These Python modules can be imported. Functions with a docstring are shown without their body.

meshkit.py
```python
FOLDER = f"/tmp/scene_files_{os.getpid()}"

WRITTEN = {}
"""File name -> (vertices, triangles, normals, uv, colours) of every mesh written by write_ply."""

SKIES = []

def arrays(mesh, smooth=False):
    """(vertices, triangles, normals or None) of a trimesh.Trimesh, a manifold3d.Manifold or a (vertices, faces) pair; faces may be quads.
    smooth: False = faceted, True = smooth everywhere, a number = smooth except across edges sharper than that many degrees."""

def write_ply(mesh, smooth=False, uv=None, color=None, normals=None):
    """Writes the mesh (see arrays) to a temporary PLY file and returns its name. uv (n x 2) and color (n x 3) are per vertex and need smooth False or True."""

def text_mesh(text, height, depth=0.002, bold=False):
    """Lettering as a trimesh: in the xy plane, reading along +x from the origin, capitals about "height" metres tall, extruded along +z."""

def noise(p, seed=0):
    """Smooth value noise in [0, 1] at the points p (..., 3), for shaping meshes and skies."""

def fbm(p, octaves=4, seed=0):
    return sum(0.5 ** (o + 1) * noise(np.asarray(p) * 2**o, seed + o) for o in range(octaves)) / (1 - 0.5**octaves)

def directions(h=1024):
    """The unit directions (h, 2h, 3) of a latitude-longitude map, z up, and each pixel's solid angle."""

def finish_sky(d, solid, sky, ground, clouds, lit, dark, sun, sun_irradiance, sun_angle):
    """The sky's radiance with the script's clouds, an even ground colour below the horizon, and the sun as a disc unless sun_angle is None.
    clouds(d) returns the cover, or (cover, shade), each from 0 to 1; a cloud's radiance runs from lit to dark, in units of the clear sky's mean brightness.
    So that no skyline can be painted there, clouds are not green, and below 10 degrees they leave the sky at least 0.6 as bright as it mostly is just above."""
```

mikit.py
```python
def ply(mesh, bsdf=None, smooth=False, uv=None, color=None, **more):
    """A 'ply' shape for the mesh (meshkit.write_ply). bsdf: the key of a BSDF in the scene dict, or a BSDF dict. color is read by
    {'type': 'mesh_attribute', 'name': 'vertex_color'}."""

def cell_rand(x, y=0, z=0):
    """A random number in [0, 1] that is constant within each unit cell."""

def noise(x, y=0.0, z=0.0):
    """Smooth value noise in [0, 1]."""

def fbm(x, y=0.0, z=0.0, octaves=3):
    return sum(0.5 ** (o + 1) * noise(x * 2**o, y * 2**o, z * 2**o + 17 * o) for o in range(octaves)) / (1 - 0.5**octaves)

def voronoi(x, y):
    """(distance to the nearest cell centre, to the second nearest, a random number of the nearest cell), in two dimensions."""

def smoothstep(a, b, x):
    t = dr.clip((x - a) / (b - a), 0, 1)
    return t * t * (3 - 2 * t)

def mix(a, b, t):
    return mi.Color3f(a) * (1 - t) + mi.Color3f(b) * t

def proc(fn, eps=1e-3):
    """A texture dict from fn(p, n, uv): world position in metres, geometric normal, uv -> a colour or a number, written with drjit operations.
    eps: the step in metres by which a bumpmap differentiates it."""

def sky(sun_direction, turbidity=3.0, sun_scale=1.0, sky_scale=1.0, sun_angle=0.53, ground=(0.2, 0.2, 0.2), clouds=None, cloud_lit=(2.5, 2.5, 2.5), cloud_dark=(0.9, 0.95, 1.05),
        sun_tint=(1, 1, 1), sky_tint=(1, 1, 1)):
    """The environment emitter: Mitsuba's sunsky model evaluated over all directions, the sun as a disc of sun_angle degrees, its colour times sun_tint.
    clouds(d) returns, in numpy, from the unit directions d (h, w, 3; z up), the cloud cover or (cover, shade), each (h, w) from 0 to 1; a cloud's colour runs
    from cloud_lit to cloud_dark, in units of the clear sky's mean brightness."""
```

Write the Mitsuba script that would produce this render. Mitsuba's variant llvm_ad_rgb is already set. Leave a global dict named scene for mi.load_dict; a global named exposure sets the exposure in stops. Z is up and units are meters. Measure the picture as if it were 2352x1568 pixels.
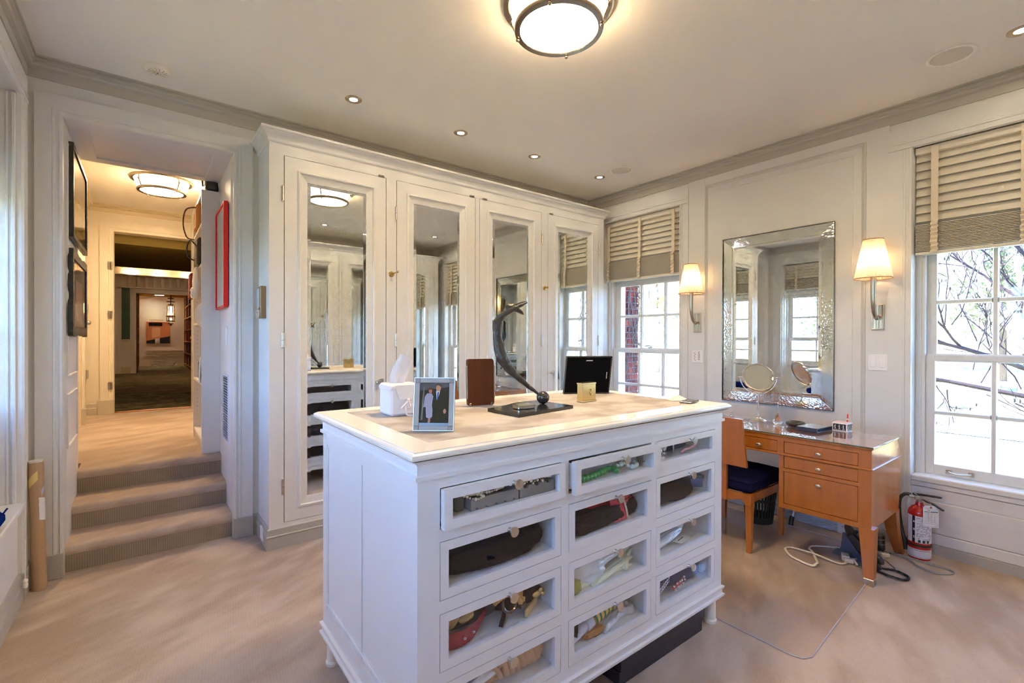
import math, random
import numpy as np, trimesh, drjit as dr, mitsuba as mi, mikit, meshkit
import manifold3d as m3
from shapely.geometry import Polygon, Point
from mikit import proc, noise, fbm, smoothstep, mix
mi.set_log_level(mi.LogLevel.Error)
T = mi.ScalarTransform4f
scene, labels = {}, {}
# ---------------------------------------------------------------- camera, sky, exposure
exposure = 1.9
YAW, PITCH, ROLL, FOC = math.radians(37.8), math.radians(-0.237), math.radians(0.151), 1084.8
FW = np.array([math.sin(YAW)*math.cos(PITCH), math.cos(YAW)*math.cos(PITCH), math.sin(PITCH)])
_r = np.array([math.cos(YAW), -math.sin(YAW), 0.0]); _u = np.cross(_r, FW)
UP = -math.sin(ROLL)*_r + math.cos(ROLL)*_u
scene['camera'] = {'type': 'perspective', 'fov': 2*math.degrees(math.atan(1176/FOC)), 'fov_axis': 'x', 'near_clip': 0.02, 'far_clip': 3000.0,
                   'to_world': T().look_at(origin=[0, 0, 1.35], target=[float(FW[0]), float(FW[1]), 1.35+float(FW[2])], up=[float(x) for x in UP])}
scene['sky'] = {**mikit.sky([0.0, 0.78, 0.62], turbidity=3.0, sun_scale=0.0, sky_scale=22.0, ground=(0.06, 0.07, 0.05), sky_tint=(0.80, 0.95, 1.26)), 'sampling_weight': 40.0}
scene['sun'] = {'type': 'directional', 'direction': [0.0, -0.78, -0.62], 'irradiance': {'type': 'rgb', 'value': [40.0, 37.0, 33.0]}, 'sampling_weight': 5.0}
LAMP, LAMP_SIDE, SPOT, SCONCE = 32.0, 6.0, 110.0, 25.0
WARM = np.array([1.0, 0.72, 0.42])

# ---------------------------------------------------------------- materials
def lin(c):
    c = np.asarray(c, float)/255.0
    return np.where(c <= 0.04045, c/12.92, ((c+0.055)/1.055)**2.4)
def rgb(c): return {'type': 'rgb', 'value': [float(x) for x in c]}
def two(b): return {'type': 'twosided', 'bsdf': b}
VC = {'type': 'mesh_attribute', 'name': 'vertex_color'}
scene['matte'] = two({'type': 'diffuse', 'reflectance': VC})
scene['satin'] = two({'type': 'principled', 'base_color': VC, 'roughness': 0.38, 'specular': 0.5})
scene['gloss'] = two({'type': 'principled', 'base_color': VC, 'roughness': 0.12, 'specular': 0.6, 'clearcoat': 0.5, 'clearcoat_gloss': 0.9})
scene['metal'] = two({'type': 'principled', 'base_color': VC, 'roughness': 0.22, 'metallic': 1.0})
scene['leaf'] = {'type': 'principledthin', 'base_color': VC, 'roughness': 0.6, 'diff_trans': 0.8}
scene['mirror'] = two({'type': 'conductor', 'specular_reflectance': rgb((0.86, 0.89, 0.86))})
scene['chrome'] = two({'type': 'roughconductor', 'alpha': 0.05, 'specular_reflectance': rgb((0.78, 0.77, 0.75))})
scene['pane'] = {'type': 'thindielectric', 'int_ior': 1.5}
scene['mat_sheet'] = {'type': 'thindielectric', 'int_ior': 1.35}
scene['drawer_pane'] = {'type': 'thindielectric', 'int_ior': 1.33}
scene['crystal'] = {'type': 'dielectric', 'int_ior': 1.5}
VCM = ('matte', 'satin', 'gloss', 'metal', 'leaf')

def carpet_fn(p, n, uv):
    big = fbm(p.x*2.3+5, p.y*2.3, p.z*2.3, 3)
    streak = fbm(p.x*3.0+p.y*2.0, p.y*9.0-p.x*5.0, p.z*4.0, 3)
    rib = 0.5+0.5*dr.sin((p.x-p.y*0.12)*560.0)
    fine = noise(p.x*240.0, p.y*240.0, p.z*240.0)
    t = dr.clip(0.15+0.7*smoothstep(0.32, 0.68, 0.45*big+0.55*streak)+0.25*(fine-0.5)+0.12*(rib-0.5), 0, 1)
    return mix((0.345, 0.255, 0.195), (0.515, 0.415, 0.345), t)
scene['carpet'] = two({'type': 'diffuse', 'reflectance': proc(carpet_fn)})
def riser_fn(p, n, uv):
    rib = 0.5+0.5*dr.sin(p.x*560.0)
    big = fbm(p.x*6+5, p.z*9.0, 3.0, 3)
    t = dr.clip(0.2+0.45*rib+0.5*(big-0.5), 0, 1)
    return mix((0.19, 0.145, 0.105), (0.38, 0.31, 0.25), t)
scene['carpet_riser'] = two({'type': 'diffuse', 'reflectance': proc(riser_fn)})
def wood_fn(a, b, s):
    def f(p, n, uv):
        g = fbm(p.x*s[0], p.y*s[1], p.z*s[2], 3)
        l = fbm(p.x*s[0]*4+3, p.y*s[1]*4, p.z*s[2]*4, 2)
        return mix(a, b, dr.clip(0.25+0.75*(0.65*g+0.35*l-0.2)*1.3, 0, 1))
    return f
CHERRY = ((0.27, 0.075, 0.008), (0.44, 0.142, 0.018))
scene['cherry'] = two({'type': 'principled', 'base_color': proc(wood_fn(*CHERRY, (22.0, 22.0, 2.2))), 'roughness': 0.20, 'specular': 0.6, 'clearcoat': 1.0, 'clearcoat_gloss': 0.97})
scene['walnut'] = two({'type': 'principled', 'base_color': proc(wood_fn((0.055, 0.013, 0.004), (0.11, 0.030, 0.010), (120.0, 40.0, 3.0))), 'roughness': 0.45, 'specular': 0.25})
def suede_fn(p, n, uv):
    a = fbm(p.x*7+p.y*3, p.y*9-p.x*2, 1.0, 4)
    return mix((0.40, 0.355, 0.315), (0.56, 0.52, 0.475), smoothstep(0.3, 0.7, a))
scene['suede'] = two({'type': 'diffuse', 'reflectance': proc(suede_fn)})
def grass_fn(p, n, uv):
    a = fbm(p.x*0.35, p.y*0.35, 0.0, 4); b = noise(p.x*9, p.y*9, 0.0)
    return mix((0.20, 0.24, 0.09), (0.42, 0.40, 0.24), dr.clip(0.6*a+0.5*b-0.1, 0, 1))
scene['grass_mat'] = two({'type': 'diffuse', 'reflectance': proc(grass_fn)})
def rug_fn(p, n, uv):
    a = fbm(p.x*14, p.y*22, 0.0, 3); c = noise(p.x*3, p.y*60, 4.0)
    return mix((0.045, 0.036, 0.020), (0.16, 0.13, 0.075), smoothstep(0.35, 0.7, 0.5*a+0.5*c))
scene['rug_mat'] = two({'type': 'diffuse', 'reflectance': proc(rug_fn)})
scene['venetian'] = {'type': 'twosided'}
scene['venetian']['bsdf'] = {'type': 'bumpmap', 'nested_bsdf': {'type': 'conductor', 'specular_reflectance': rgb((0.72, 0.76, 0.72))}, 'scale': 1.0,
                             'nested_texture': proc(lambda p, n, uv: 0.0006*fbm(p.y*110, p.z*110, p.x*110, 2), eps=2e-3)}

WHITE = lin((212, 209, 202)); TRIM = lin((211, 208, 202)); GREY = lin((166, 162, 154)); CEIL = lin((232, 227, 217))
CREAM = lin((226, 216, 196)); NICKEL = np.array([0.62, 0.58, 0.53]); BLACK = np.array([0.008, 0.008, 0.009])
NAVY = np.array([0.006, 0.006, 0.028]); BRONZE = np.array([0.035, 0.030, 0.027]); GOLD = np.array([0.72, 0.52, 0.24])

# ---------------------------------------------------------------- mesh helpers
def tm(v, f): return trimesh.Trimesh(np.asarray(v, float), np.asarray(f), process=False)
def cat(*ms):
    ms = [m for a in ms for m in (a if isinstance(a, (list, tuple)) else [a])]
    return trimesh.util.concatenate(ms) if len(ms) > 1 else ms[0]
_BF = np.array([[0,1,3],[0,3,2],[4,6,7],[4,7,5],[0,4,5],[0,5,1],[2,3,7],[2,7,6],[0,2,6],[0,6,4],[1,5,7],[1,7,3]])
def box(x0, x1, y0, y1, z0, z1, b=0.0):
    x0, x1 = min(x0, x1), max(x0, x1); y0, y1 = min(y0, y1), max(y0, y1); z0, z1 = min(z0, z1), max(z0, z1)
    if b <= 0:
        return tm([[x, y, z] for x in (x0, x1) for y in (y0, y1) for z in (z0, z1)], _BF)
    b = min(b, 0.45*min(x1-x0, y1-y0, z1-z0))
    pts = []
    for sx in (0, 1):
        for sy in (0, 1):
            for sz in (0, 1):
                c = np.array([x1 if sx else x0, y1 if sy else y0, z1 if sz else z0]); d = np.array([-1 if sx else 1, -1 if sy else 1, -1 if sz else 1])*b
                for k in range(3):
                    e = d.copy(); e[k] = 0; pts.append(c+e)
    return trimesh.Trimesh(pts, process=False).convex_hull
def xf(m, rz=0.0, loc=(0, 0, 0), rx=0.0, ry=0.0, s=1.0):
    m = m.copy(); M = np.eye(4)
    for ax, a in (([1, 0, 0], rx), ([0, 1, 0], ry), ([0, 0, 1], rz)):
        if a: M = trimesh.transformations.rotation_matrix(a, ax) @ M
    M[:3, :3] = M[:3, :3]*s; M[:3, 3] = loc
    m.apply_transform(M); return m
def frame_xf(m, o, ex, ey, ez):
    m = m.copy(); M = np.eye(4); M[:3, 0], M[:3, 1], M[:3, 2], M[:3, 3] = ex, ey, ez, o
    m.apply_transform(M); return m
def extr(poly, h):
    if not isinstance(poly, Polygon): poly = Polygon(poly)
    return trimesh.creation.extrude_polygon(poly, h, engine='earcut')
def prism(poly, axis, a0, a1):
    """poly in the two other axes (x: (y,z), y: (x,z), z: (x,y)), extruded from a0 to a1 along axis."""
    m = extr(poly, abs(a1-a0)); v = m.vertices.copy(); lo = min(a0, a1)
    if axis == 'y': m.invert()
    m.vertices = {'x': np.c_[v[:, 2]+lo, v[:, 0], v[:, 1]], 'y': np.c_[v[:, 0], v[:, 2]+lo, v[:, 1]], 'z': np.c_[v[:, 0], v[:, 1], v[:, 2]+lo]}[axis]
    return m
def sweep(prof, path, up, closed=False):
    prof, path, up = np.asarray(prof, float), np.asarray(path, float), np.asarray(up, float)
    n = len(path); rings = []
    def side(i, j):
        d = path[j % n]-path[i % n]; d = d/np.linalg.norm(d); return np.cross(up, d)
    for i in range(n):
        if closed or 0 < i < n-1:
            s1, s2 = side((i-1) % n, i), side(i, (i+1) % n); m = (s1+s2)/(1+s1@s2)
        else: m = side(0, 1) if i == 0 else side(n-2, n-1)
        rings.append(path[i]+prof[:, :1]*m+prof[:, 1:]*up)
    k = len(prof); v = np.vstack(rings); f = []
    for i in range(n if closed else n-1):
        for j in range(k):
            a, b = i*k+j, i*k+(j+1) % k; c, d = ((i+1) % n)*k+j, ((i+1) % n)*k+(j+1) % k
            f += [[a, b, d], [a, d, c]]
    if not closed:
        tv, tf = trimesh.creation.triangulate_polygon(Polygon(prof), engine='earcut')
        idx = [int(np.argmin(((prof-p)**2).sum(1))) for p in tv]
        f += [[idx[t[0]], idx[t[1]], idx[t[2]]] for t in tf] + [[(n-1)*k+idx[t[2]], (n-1)*k+idx[t[1]], (n-1)*k+idx[t[0]]] for t in tf]
    m = tm(v, f)
    if m.volume < 0: m.invert()
    return m
def lathe(prof, seg=32, loc=(0, 0, 0)):
    prof = np.asarray(prof, float); k = len(prof); a = np.arange(seg)*2*math.pi/seg
    v = np.vstack([np.c_[prof[:, 0]*math.cos(t), prof[:, 0]*math.sin(t), prof[:, 1]] for t in a])+np.asarray(loc, float); f = []
    for i in range(seg):
        for j in range(k-1):
            p, q, r, s = i*k+j, i*k+j+1, ((i+1) % seg)*k+j, ((i+1) % seg)*k+j+1
            if prof[j, 0] > 1e-9: f.append([p, r, q])
            if prof[j+1, 0] > 1e-9: f.append([q, r, s])
    m = tm(v, f); m.merge_vertices(); return m
def crv(pts, n=8, closed=False):
    P = np.asarray(pts, float); N = len(P); out = []
    for i in range(N if closed else N-1):
        g = (lambda j: P[j % N]) if closed else (lambda j: P[min(max(j, 0), N-1)])
        p0, p1, p2, p3 = g(i-1), g(i), g(i+1), g(i+2)
        for t in np.arange(n)/n:
            out.append(0.5*((2*p1)+(-p0+p2)*t+(2*p0-5*p1+4*p2-p3)*t*t+(-p0+3*p1-3*p2+p3)*t**3))
    if not closed: out.append(P[-1])
    return np.array(out)
def tube(path, r, seg=8, closed=False, flat=1.0, up0=None):
    path = np.asarray(path, float); n = len(path); r = np.broadcast_to(np.asarray(r, float), (n,))
    tg = np.gradient(path, axis=0) if not closed else np.roll(path, -1, 0)-np.roll(path, 1, 0)
    tg /= np.linalg.norm(tg, axis=1, keepdims=True)+1e-12
    u = np.array(up0 if up0 is not None else ([0, 0, 1.0] if abs(tg[0, 2]) < 0.9 else [1.0, 0, 0])); rings = []
    for i in range(n):
        u = u-tg[i]*(u@tg[i]); u /= np.linalg.norm(u)+1e-12; w = np.cross(tg[i], u)
        rings.append([path[i]+r[i]*(math.cos(a)*w+flat*math.sin(a)*u) for a in np.arange(seg)*2*math.pi/seg])
    v = np.array(rings).reshape(-1, 3); f = []
    for i in range(n if closed else n-1):
        for j in range(seg):
            a, b, c, d = i*seg+j, i*seg+(j+1) % seg, ((i+1) % n)*seg+j, ((i+1) % n)*seg+(j+1) % seg
            f += [[a, b, d], [a, d, c]]
    if not closed:
        v = np.vstack([v, path[0], path[-1]])
        f += [[n*seg, (j+1) % seg, j] for j in range(seg)]+[[n*seg+1, (n-1)*seg+j, (n-1)*seg+(j+1) % seg] for j in range(seg)]
    return tm(v, np.asarray(f)[:, ::-1])
def ball(r, loc, sub=2, sc=(1, 1, 1)):
    m = trimesh.creation.icosphere(subdivisions=sub, radius=1.0); m.vertices = m.vertices*r*np.asarray(sc, float)+np.asarray(loc, float); return m
def disc(r, loc, seg=32, up=True):
    a = np.arange(seg)*2*math.pi/seg; v = np.vstack([[[0, 0, 0]], np.c_[r*np.cos(a), r*np.sin(a), 0*a]])+np.asarray(loc, float)
    f = [[0, 1+i, 1+(i+1) % seg] if up else [0, 1+(i+1) % seg, 1+i] for i in range(seg)]
    return tm(v, f)
def cyl(p0, p1, r0, r1=None, seg=16):
    return tube([p0, p1], [r0, r0 if r1 is None else r1], seg)
def mani(m): return m3.Manifold(m3.Mesh(np.asarray(m.vertices, np.float32), np.asarray(m.faces, np.uint32)))
def unmani(x):
    q = x.to_mesh(); return tm(q.vert_properties[:, :3], q.tri_verts)
def chain(joints, bones, edge=0.01, iters=8, seg=20):
    """one skin over bones: hulls of the spheres at two joints, joined, refined, smoothed."""
    tot = None
    for a, b in bones:
        h = m3.Manifold.batch_hull([m3.Manifold.sphere(float(joints[k][1]), seg).translate([float(t) for t in joints[k][0]]) for k in (a, b)])
        tot = h if tot is None else tot+h
    m = unmani(tot.refine_to_length(edge)); m.merge_vertices()
    trimesh.smoothing.filter_taubin(m, iterations=iters); return m
def blob(sx, sy, sz, loc, amp=0.25, fr=3.0, seed=0, sub=3, flat=None, sq=0.50):
    m = trimesh.creation.icosphere(subdivisions=sub); v = m.vertices
    if flat is not None:
        v = np.sign(v)*np.abs(v)**sq; v = v/np.maximum(1, np.linalg.norm(v, axis=1, keepdims=True)/1.25)
    d = 1+amp*2*(meshkit.fbm(v*fr+seed*7.3+20, 3, seed)-0.5)
    v = v*d[:, None]*np.array([sx, sy, sz])
    if flat is not None: v[:, 2] = np.maximum(v[:, 2], flat*sz)
    m.vertices = v+np.asarray(loc, float); return m
def cloth(w, d, loc, h=0.02, seed=0, n=24, rz=0.0, wav=6.0, th=0.004):
    """a loosely folded piece of cloth lying at loc, a closed sheet."""
    g = np.linspace(-0.5, 0.5, n); X, Y = np.meshgrid(g, g, indexing='ij'); p = np.stack([X*wav, Y*wav, 0*X+seed*3.1], -1)
    z = h*meshkit.fbm(p+11, 3, seed); k = 1+0.25*(meshkit.noise(p*0.5+5, seed+3)-0.5)
    edge = np.clip(1-np.maximum(abs(X), abs(Y))*2, 0, 1); z = z*(0.25+0.75*np.minimum(1, edge*4))
    top = np.stack([X*w*k, Y*d*k, z+th], -1).reshape(-1, 3); bot = top.copy(); bot[:, 2] = 0.0
    f = []
    for i in range(n-1):
        for j in range(n-1):
            a, b, c, e = i*n+j, (i+1)*n+j, (i+1)*n+j+1, i*n+j+1
            f += [[a, b, c], [a, c, e], [a+n*n, c+n*n, b+n*n], [a+n*n, e+n*n, c+n*n]]
    ring = [i*n for i in range(n)]+[(n-1)*n+j for j in range(1, n)]+[i*n+n-1 for i in range(n-2, -1, -1)]+[j for j in range(n-2, 0, -1)]
    for a, b in zip(ring, ring[1:]+ring[:1]): f += [[a, a+n*n, b], [b, a+n*n, b+n*n]]
    return xf(tm(np.vstack([top, bot]), f), rz, loc)

# ---------------------------------------------------------------- scene entries
def fresh(name):
    used = lambda k: k in scene or k in labels or any(q.startswith(k+'__') for q in scene)
    if not used(name): return name
    i = _count.get(name, 0)
    while True:
        i += 1; k = f'{name}_{i:03d}'
        if not used(k): _count[name] = i; return k
_count, _keys = {}, set()
def thing(name, label, category, group=None, kind=None):
    key = name; i = 0
    while key in _keys: i += 1; key = f'{name}_{i:03d}'
    _keys.add(key); labels[key] = {'label': label, 'category': category}
    if group: labels[key]['group'] = group
    if kind: labels[key]['kind'] = kind
    return key
def shape(mesh, mat, col=None, smooth=0, emit=None, weight=1.0):
    mesh = mesh.copy()
    if smooth:
        mesh.merge_vertices(); mesh = trimesh.graph.smooth_shade(mesh, angle=math.radians(smooth), facet_minarea=None)
    color = np.tile(np.asarray(col if col is not None else (0.5, 0.5, 0.5), float), (len(mesh.vertices), 1)) if mat in VCM else None
    more = {'emitter': {'type': 'area', 'radiance': rgb(emit), 'sampling_weight': weight}} if emit is not None else {}
    return mikit.ply(tm(mesh.vertices, mesh.faces), mat, smooth=bool(smooth), color=color, **more)
def part(parent, name, mesh, mat, col=None, smooth=0, label=None, emit=None, kind=None, weight=1.0):
    key = f'{parent}__{name}'; i = _count.get(key, 0); k = key
    while k in scene or k in _keys: i += 1; k = f'{key}_{i:03d}'
    _count[key] = i
    scene[k] = shape(mesh, mat, col, smooth, emit, weight); _keys.add(k)
    e = {}
    if label: e['label'] = label
    if kind: e['kind'] = kind
    if e: labels[k] = e
    return k
def ppart(parent, name, ply_dict, label=None):
    key = f'{parent}__{name}'; i = _count.get(key, 0); k = key
    while k in scene or k in _keys: i += 1; k = f'{key}_{i:03d}'
    _count[key] = i; scene[k] = ply_dict; _keys.add(k)
    if label: labels[k] = {'label': label}
    return k
def solo(name, mesh, mat, col, label, category, smooth=0, group=None, emit=None, kind=None, weight=1.0):
    k = thing(name, label, category, group, kind); scene[k] = shape(mesh, mat, col, smooth, emit, weight); return k
def struct(name, mesh, mat, col=None, label=None, smooth=0):
    k = name; i = 0
    while k in _keys: i += 1; k = f'{name}_{i:03d}'
    _keys.add(k); scene[k] = shape(mesh, mat, col, smooth); labels[k] = {'kind': 'structure', 'label': label or name.replace('_', ' ')}
    return k
def sgroup(name, label):
    _keys.add(name); labels[name] = {'kind': 'structure', 'label': label}; return name
# ================================================================ room shell
XL, XR, YF, YB, H = -0.52, 3.95, -0.70, 3.68, 2.90
JL, JR, OT = -0.368, 0.468, 2.597                       # doorway opening: left, right, top
struct('floor', box(XL-0.3, 4.35, YF-0.2, YB+0.06, -0.12, 0), 'carpet', None, 'worn beige cut-pile carpet of the dressing room')
struct('ceiling', box(XL-0.38, 4.35, YF-0.2, YB+0.12, H, H+0.15), 'matte', CEIL, 'smooth off-white ceiling of the dressing room')
struct('wall_front', box(XL-0.3, 4.35, YF-0.2, YF, 0, H), 'matte', WHITE, 'wall behind the camera')
struct('wall_back', cat(box(XL-0.3, JL, YB, YB+0.12, 0, H), box(JR, 4.35, YB, YB+0.12, 0, H), box(JL, JR, YB, YB+0.12, OT, H)), 'matte', WHITE, 'cream wall around the doorway to the stairs')
# window openings in the side walls: (y0, y1, z0, z1)
SILL, HEAD = 0.487, 1.99
W1, W2 = (2.50, 3.448), (-0.20, 0.833)
def side_wall(x0, x1, ya, yb, holes):
    ms, y = [], ya
    for a, b in holes:
        ms += [box(x0, x1, y, a, 0, H), box(x0, x1, a, b, 0, SILL-0.03), box(x0, x1, a, b, HEAD, H)]; y = b
    return cat(ms+[box(x0, x1, y, yb, 0, H)])
def right_wall():
    ms, y = [], YF
    for a, b in (W2, W1):
        ms += [box(XR, 4.30, y, a, 0, H), box(4.02, 4.30, a, b, 0, SILL-0.03), box(XR, 4.02, a, b, 0, 0.36), box(4.02, 4.30, a, b, HEAD, H), box(XR, 4.02, a, b, 2.61, H)]; y = b
    return cat(ms+[box(XR, 4.30, y, YB, 0, H)])
struct('wall_right', right_wall(), 'satin', WHITE, 'white panelled wall with the mirror, the desk and two windows')
L1, L2 = (2.20, 3.465), (-0.25, 0.95)
def left_wall():
    ms, y = [], YF
    for a, b in (L2, L1):
        ms += [box(XL-0.38, XL, y, a, 0, H), box(XL-0.38, XL-0.22, a, b, 0, 0.93), box(XL-0.22, XL, a, b, 0, 0.48), box(XL-0.38, XL-0.22, a, b, 2.12, H), box(XL-0.22, XL, a, b, 2.61, H)]; y = b
    return cat(ms+[box(XL-0.38, XL, y, YB, 0, H)])
struct('wall_left', left_wall(), 'satin', WHITE, 'white wall at the left edge with a window seat')
# crown mouldings
CROWN = [(0, 0), (0.052, 0), (0.052, -0.010), (0.040, -0.012), (0.040, -0.017), (0.046, -0.021), (0.046, -0.030), (0.034, -0.034), (0.034, -0.039), (0.036, -0.044), (0.030, -0.054), (0.016, -0.060), (0.010, -0.062), (0.010, -0.112), (0, -0.112)]
crown_path = [[XL, YF, H], [XR, YF, H], [XR, YB, H], [XL, YB, H]]
k = sgroup('trim_1', 'stepped grey-beige crown moulding around the dressing room ceiling')
scene[k] = shape(sweep(CROWN, crown_path, [0, 0, 1], True), 'satin', lin((176, 170, 160)))
# baseboards of the main room
BASE = [(0, 0), (0.020, 0), (0.020, 0.075), (0.016, 0.082), (0.014, 0.125), (0.006, 0.14), (0, 0.14)]
struct('baseboard_left', cat(sweep(BASE, [[XL, YB, 0], [XL, YF, 0]], [0, 0, 1]), sweep(BASE, [[JL-0.125, YB, 0], [XL, YB, 0]], [0, 0, 1])), 'satin', GREY, 'grey painted baseboard by the window seat')
struct('baseboard_back', sweep(BASE, [[0.63, YB, 0], [JR+0.12, YB, 0]], [0, 0, 1]), 'satin', GREY, 'grey painted baseboard between doorway and wardrobe')
struct('baseboard_right', sweep([(0, 0), (0.018, 0), (0.018, 0.058), (0.010, 0.066), (0, 0.066)], [[XR, YF, 0], [XR, YB, 0]], [0, 0, 1]), 'satin', GREY, 'low painted baseboard under the right windows')
# casing profile: a runs from the outer edge inwards, b stands off the wall
def casing(w, d=0.024):
    return [(0, 0), (0, d*0.80), (w*0.62, d*0.80), (w*0.64, d*0.95), (w*0.72, d*0.95), (w*0.74, d*0.72), (w*0.86, d*0.72), (w*0.88, d), (w*0.97, d), (w, d*0.6), (w, 0)]
def loop_in_wall(p, plane, c, u0, u1, z0, z1, sgn):
    """casing along three sides of an opening: plane 'x' at x=c, facing sgn."""
    if plane == 'y': pts = [[u0, c, z0], [u0, c, z1], [u1, c, z1], [u1, c, z0]]; up = [0, sgn, 0]
    else: pts = [[c, u0, z0], [c, u0, z1], [c, u1, z1], [c, u1, z0]]; up = [sgn, 0, 0]
    d = np.array(pts[1])-pts[0]; s = np.cross(up, d/np.linalg.norm(d)); inw = np.array(pts[2])-pts[1]
    if s@inw < 0: pts = pts[::-1]
    return sweep(p, pts, up)
# doorway casing: grey plinth blocks, stepped white architrave
k = sgroup('trim_2', 'white stepped architrave of the doorway to the stairs')
part(k, 'architrave', loop_in_wall(casing(0.115, 0.03), 'y', YB, JL-0.115, JR+0.115, 0.14, OT+0.115, -1), 'satin', TRIM)
for a, b in ((JL-0.117, JL), (JR, JR+0.117)):
    part(k, 'plinth_block', box(a, b, YB-0.034, YB, 0, 0.14, 0.003), 'satin', GREY, label='grey plinth block at the foot of the architrave')
# passage behind the doorway
struct('wall_passage_left', box(JL-0.16, JL, YB+0.12, 4.40, 0, 2.80), 'satin', lin((214, 214, 214)), 'white jamb wall with two dark framed pictures')
struct('wall_passage_right', box(JR, JR+0.20, YB+0.12, 7.43, 0, 3.05), 'satin', lin((214, 214, 214)), 'white jamb wall with the red frame and the vent')
# the recessed soffit
SF = cat(box(JL, JR, YB, 4.45, OT+0.012, 2.76), box(JL, JR, YB, 3.80, OT, OT+0.012), box(JL, JR, 4.36, 4.45, OT, OT+0.012), box(JL, JL+0.10, 3.80, 4.36, OT, OT+0.012), box(JR-0.10, JR, 3.80, 4.36, OT, OT+0.012))
struct('ceiling_passage', SF, 'satin', lin((206, 206, 208)), 'panelled white soffit over the steps')
# recessed panels of the left jamb
k = sgroup('trim_3', 'raised white moulding of the left jamb panels')
PM = [(0, 0), (0.012, 0), (0.010, 0.008), (0.004, 0.010), (0, 0.006)]
for z0, z1 in ((0.70, 1.02), (1.12, 2.50)):
    part(k, 'panel_moulding', sweep(PM, [[JL, 3.80, z0], [JL, 4.30, z0], [JL, 4.30, z1], [JL, 3.80, z1]], [1, 0, 0], True), 'satin', TRIM)
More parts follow.
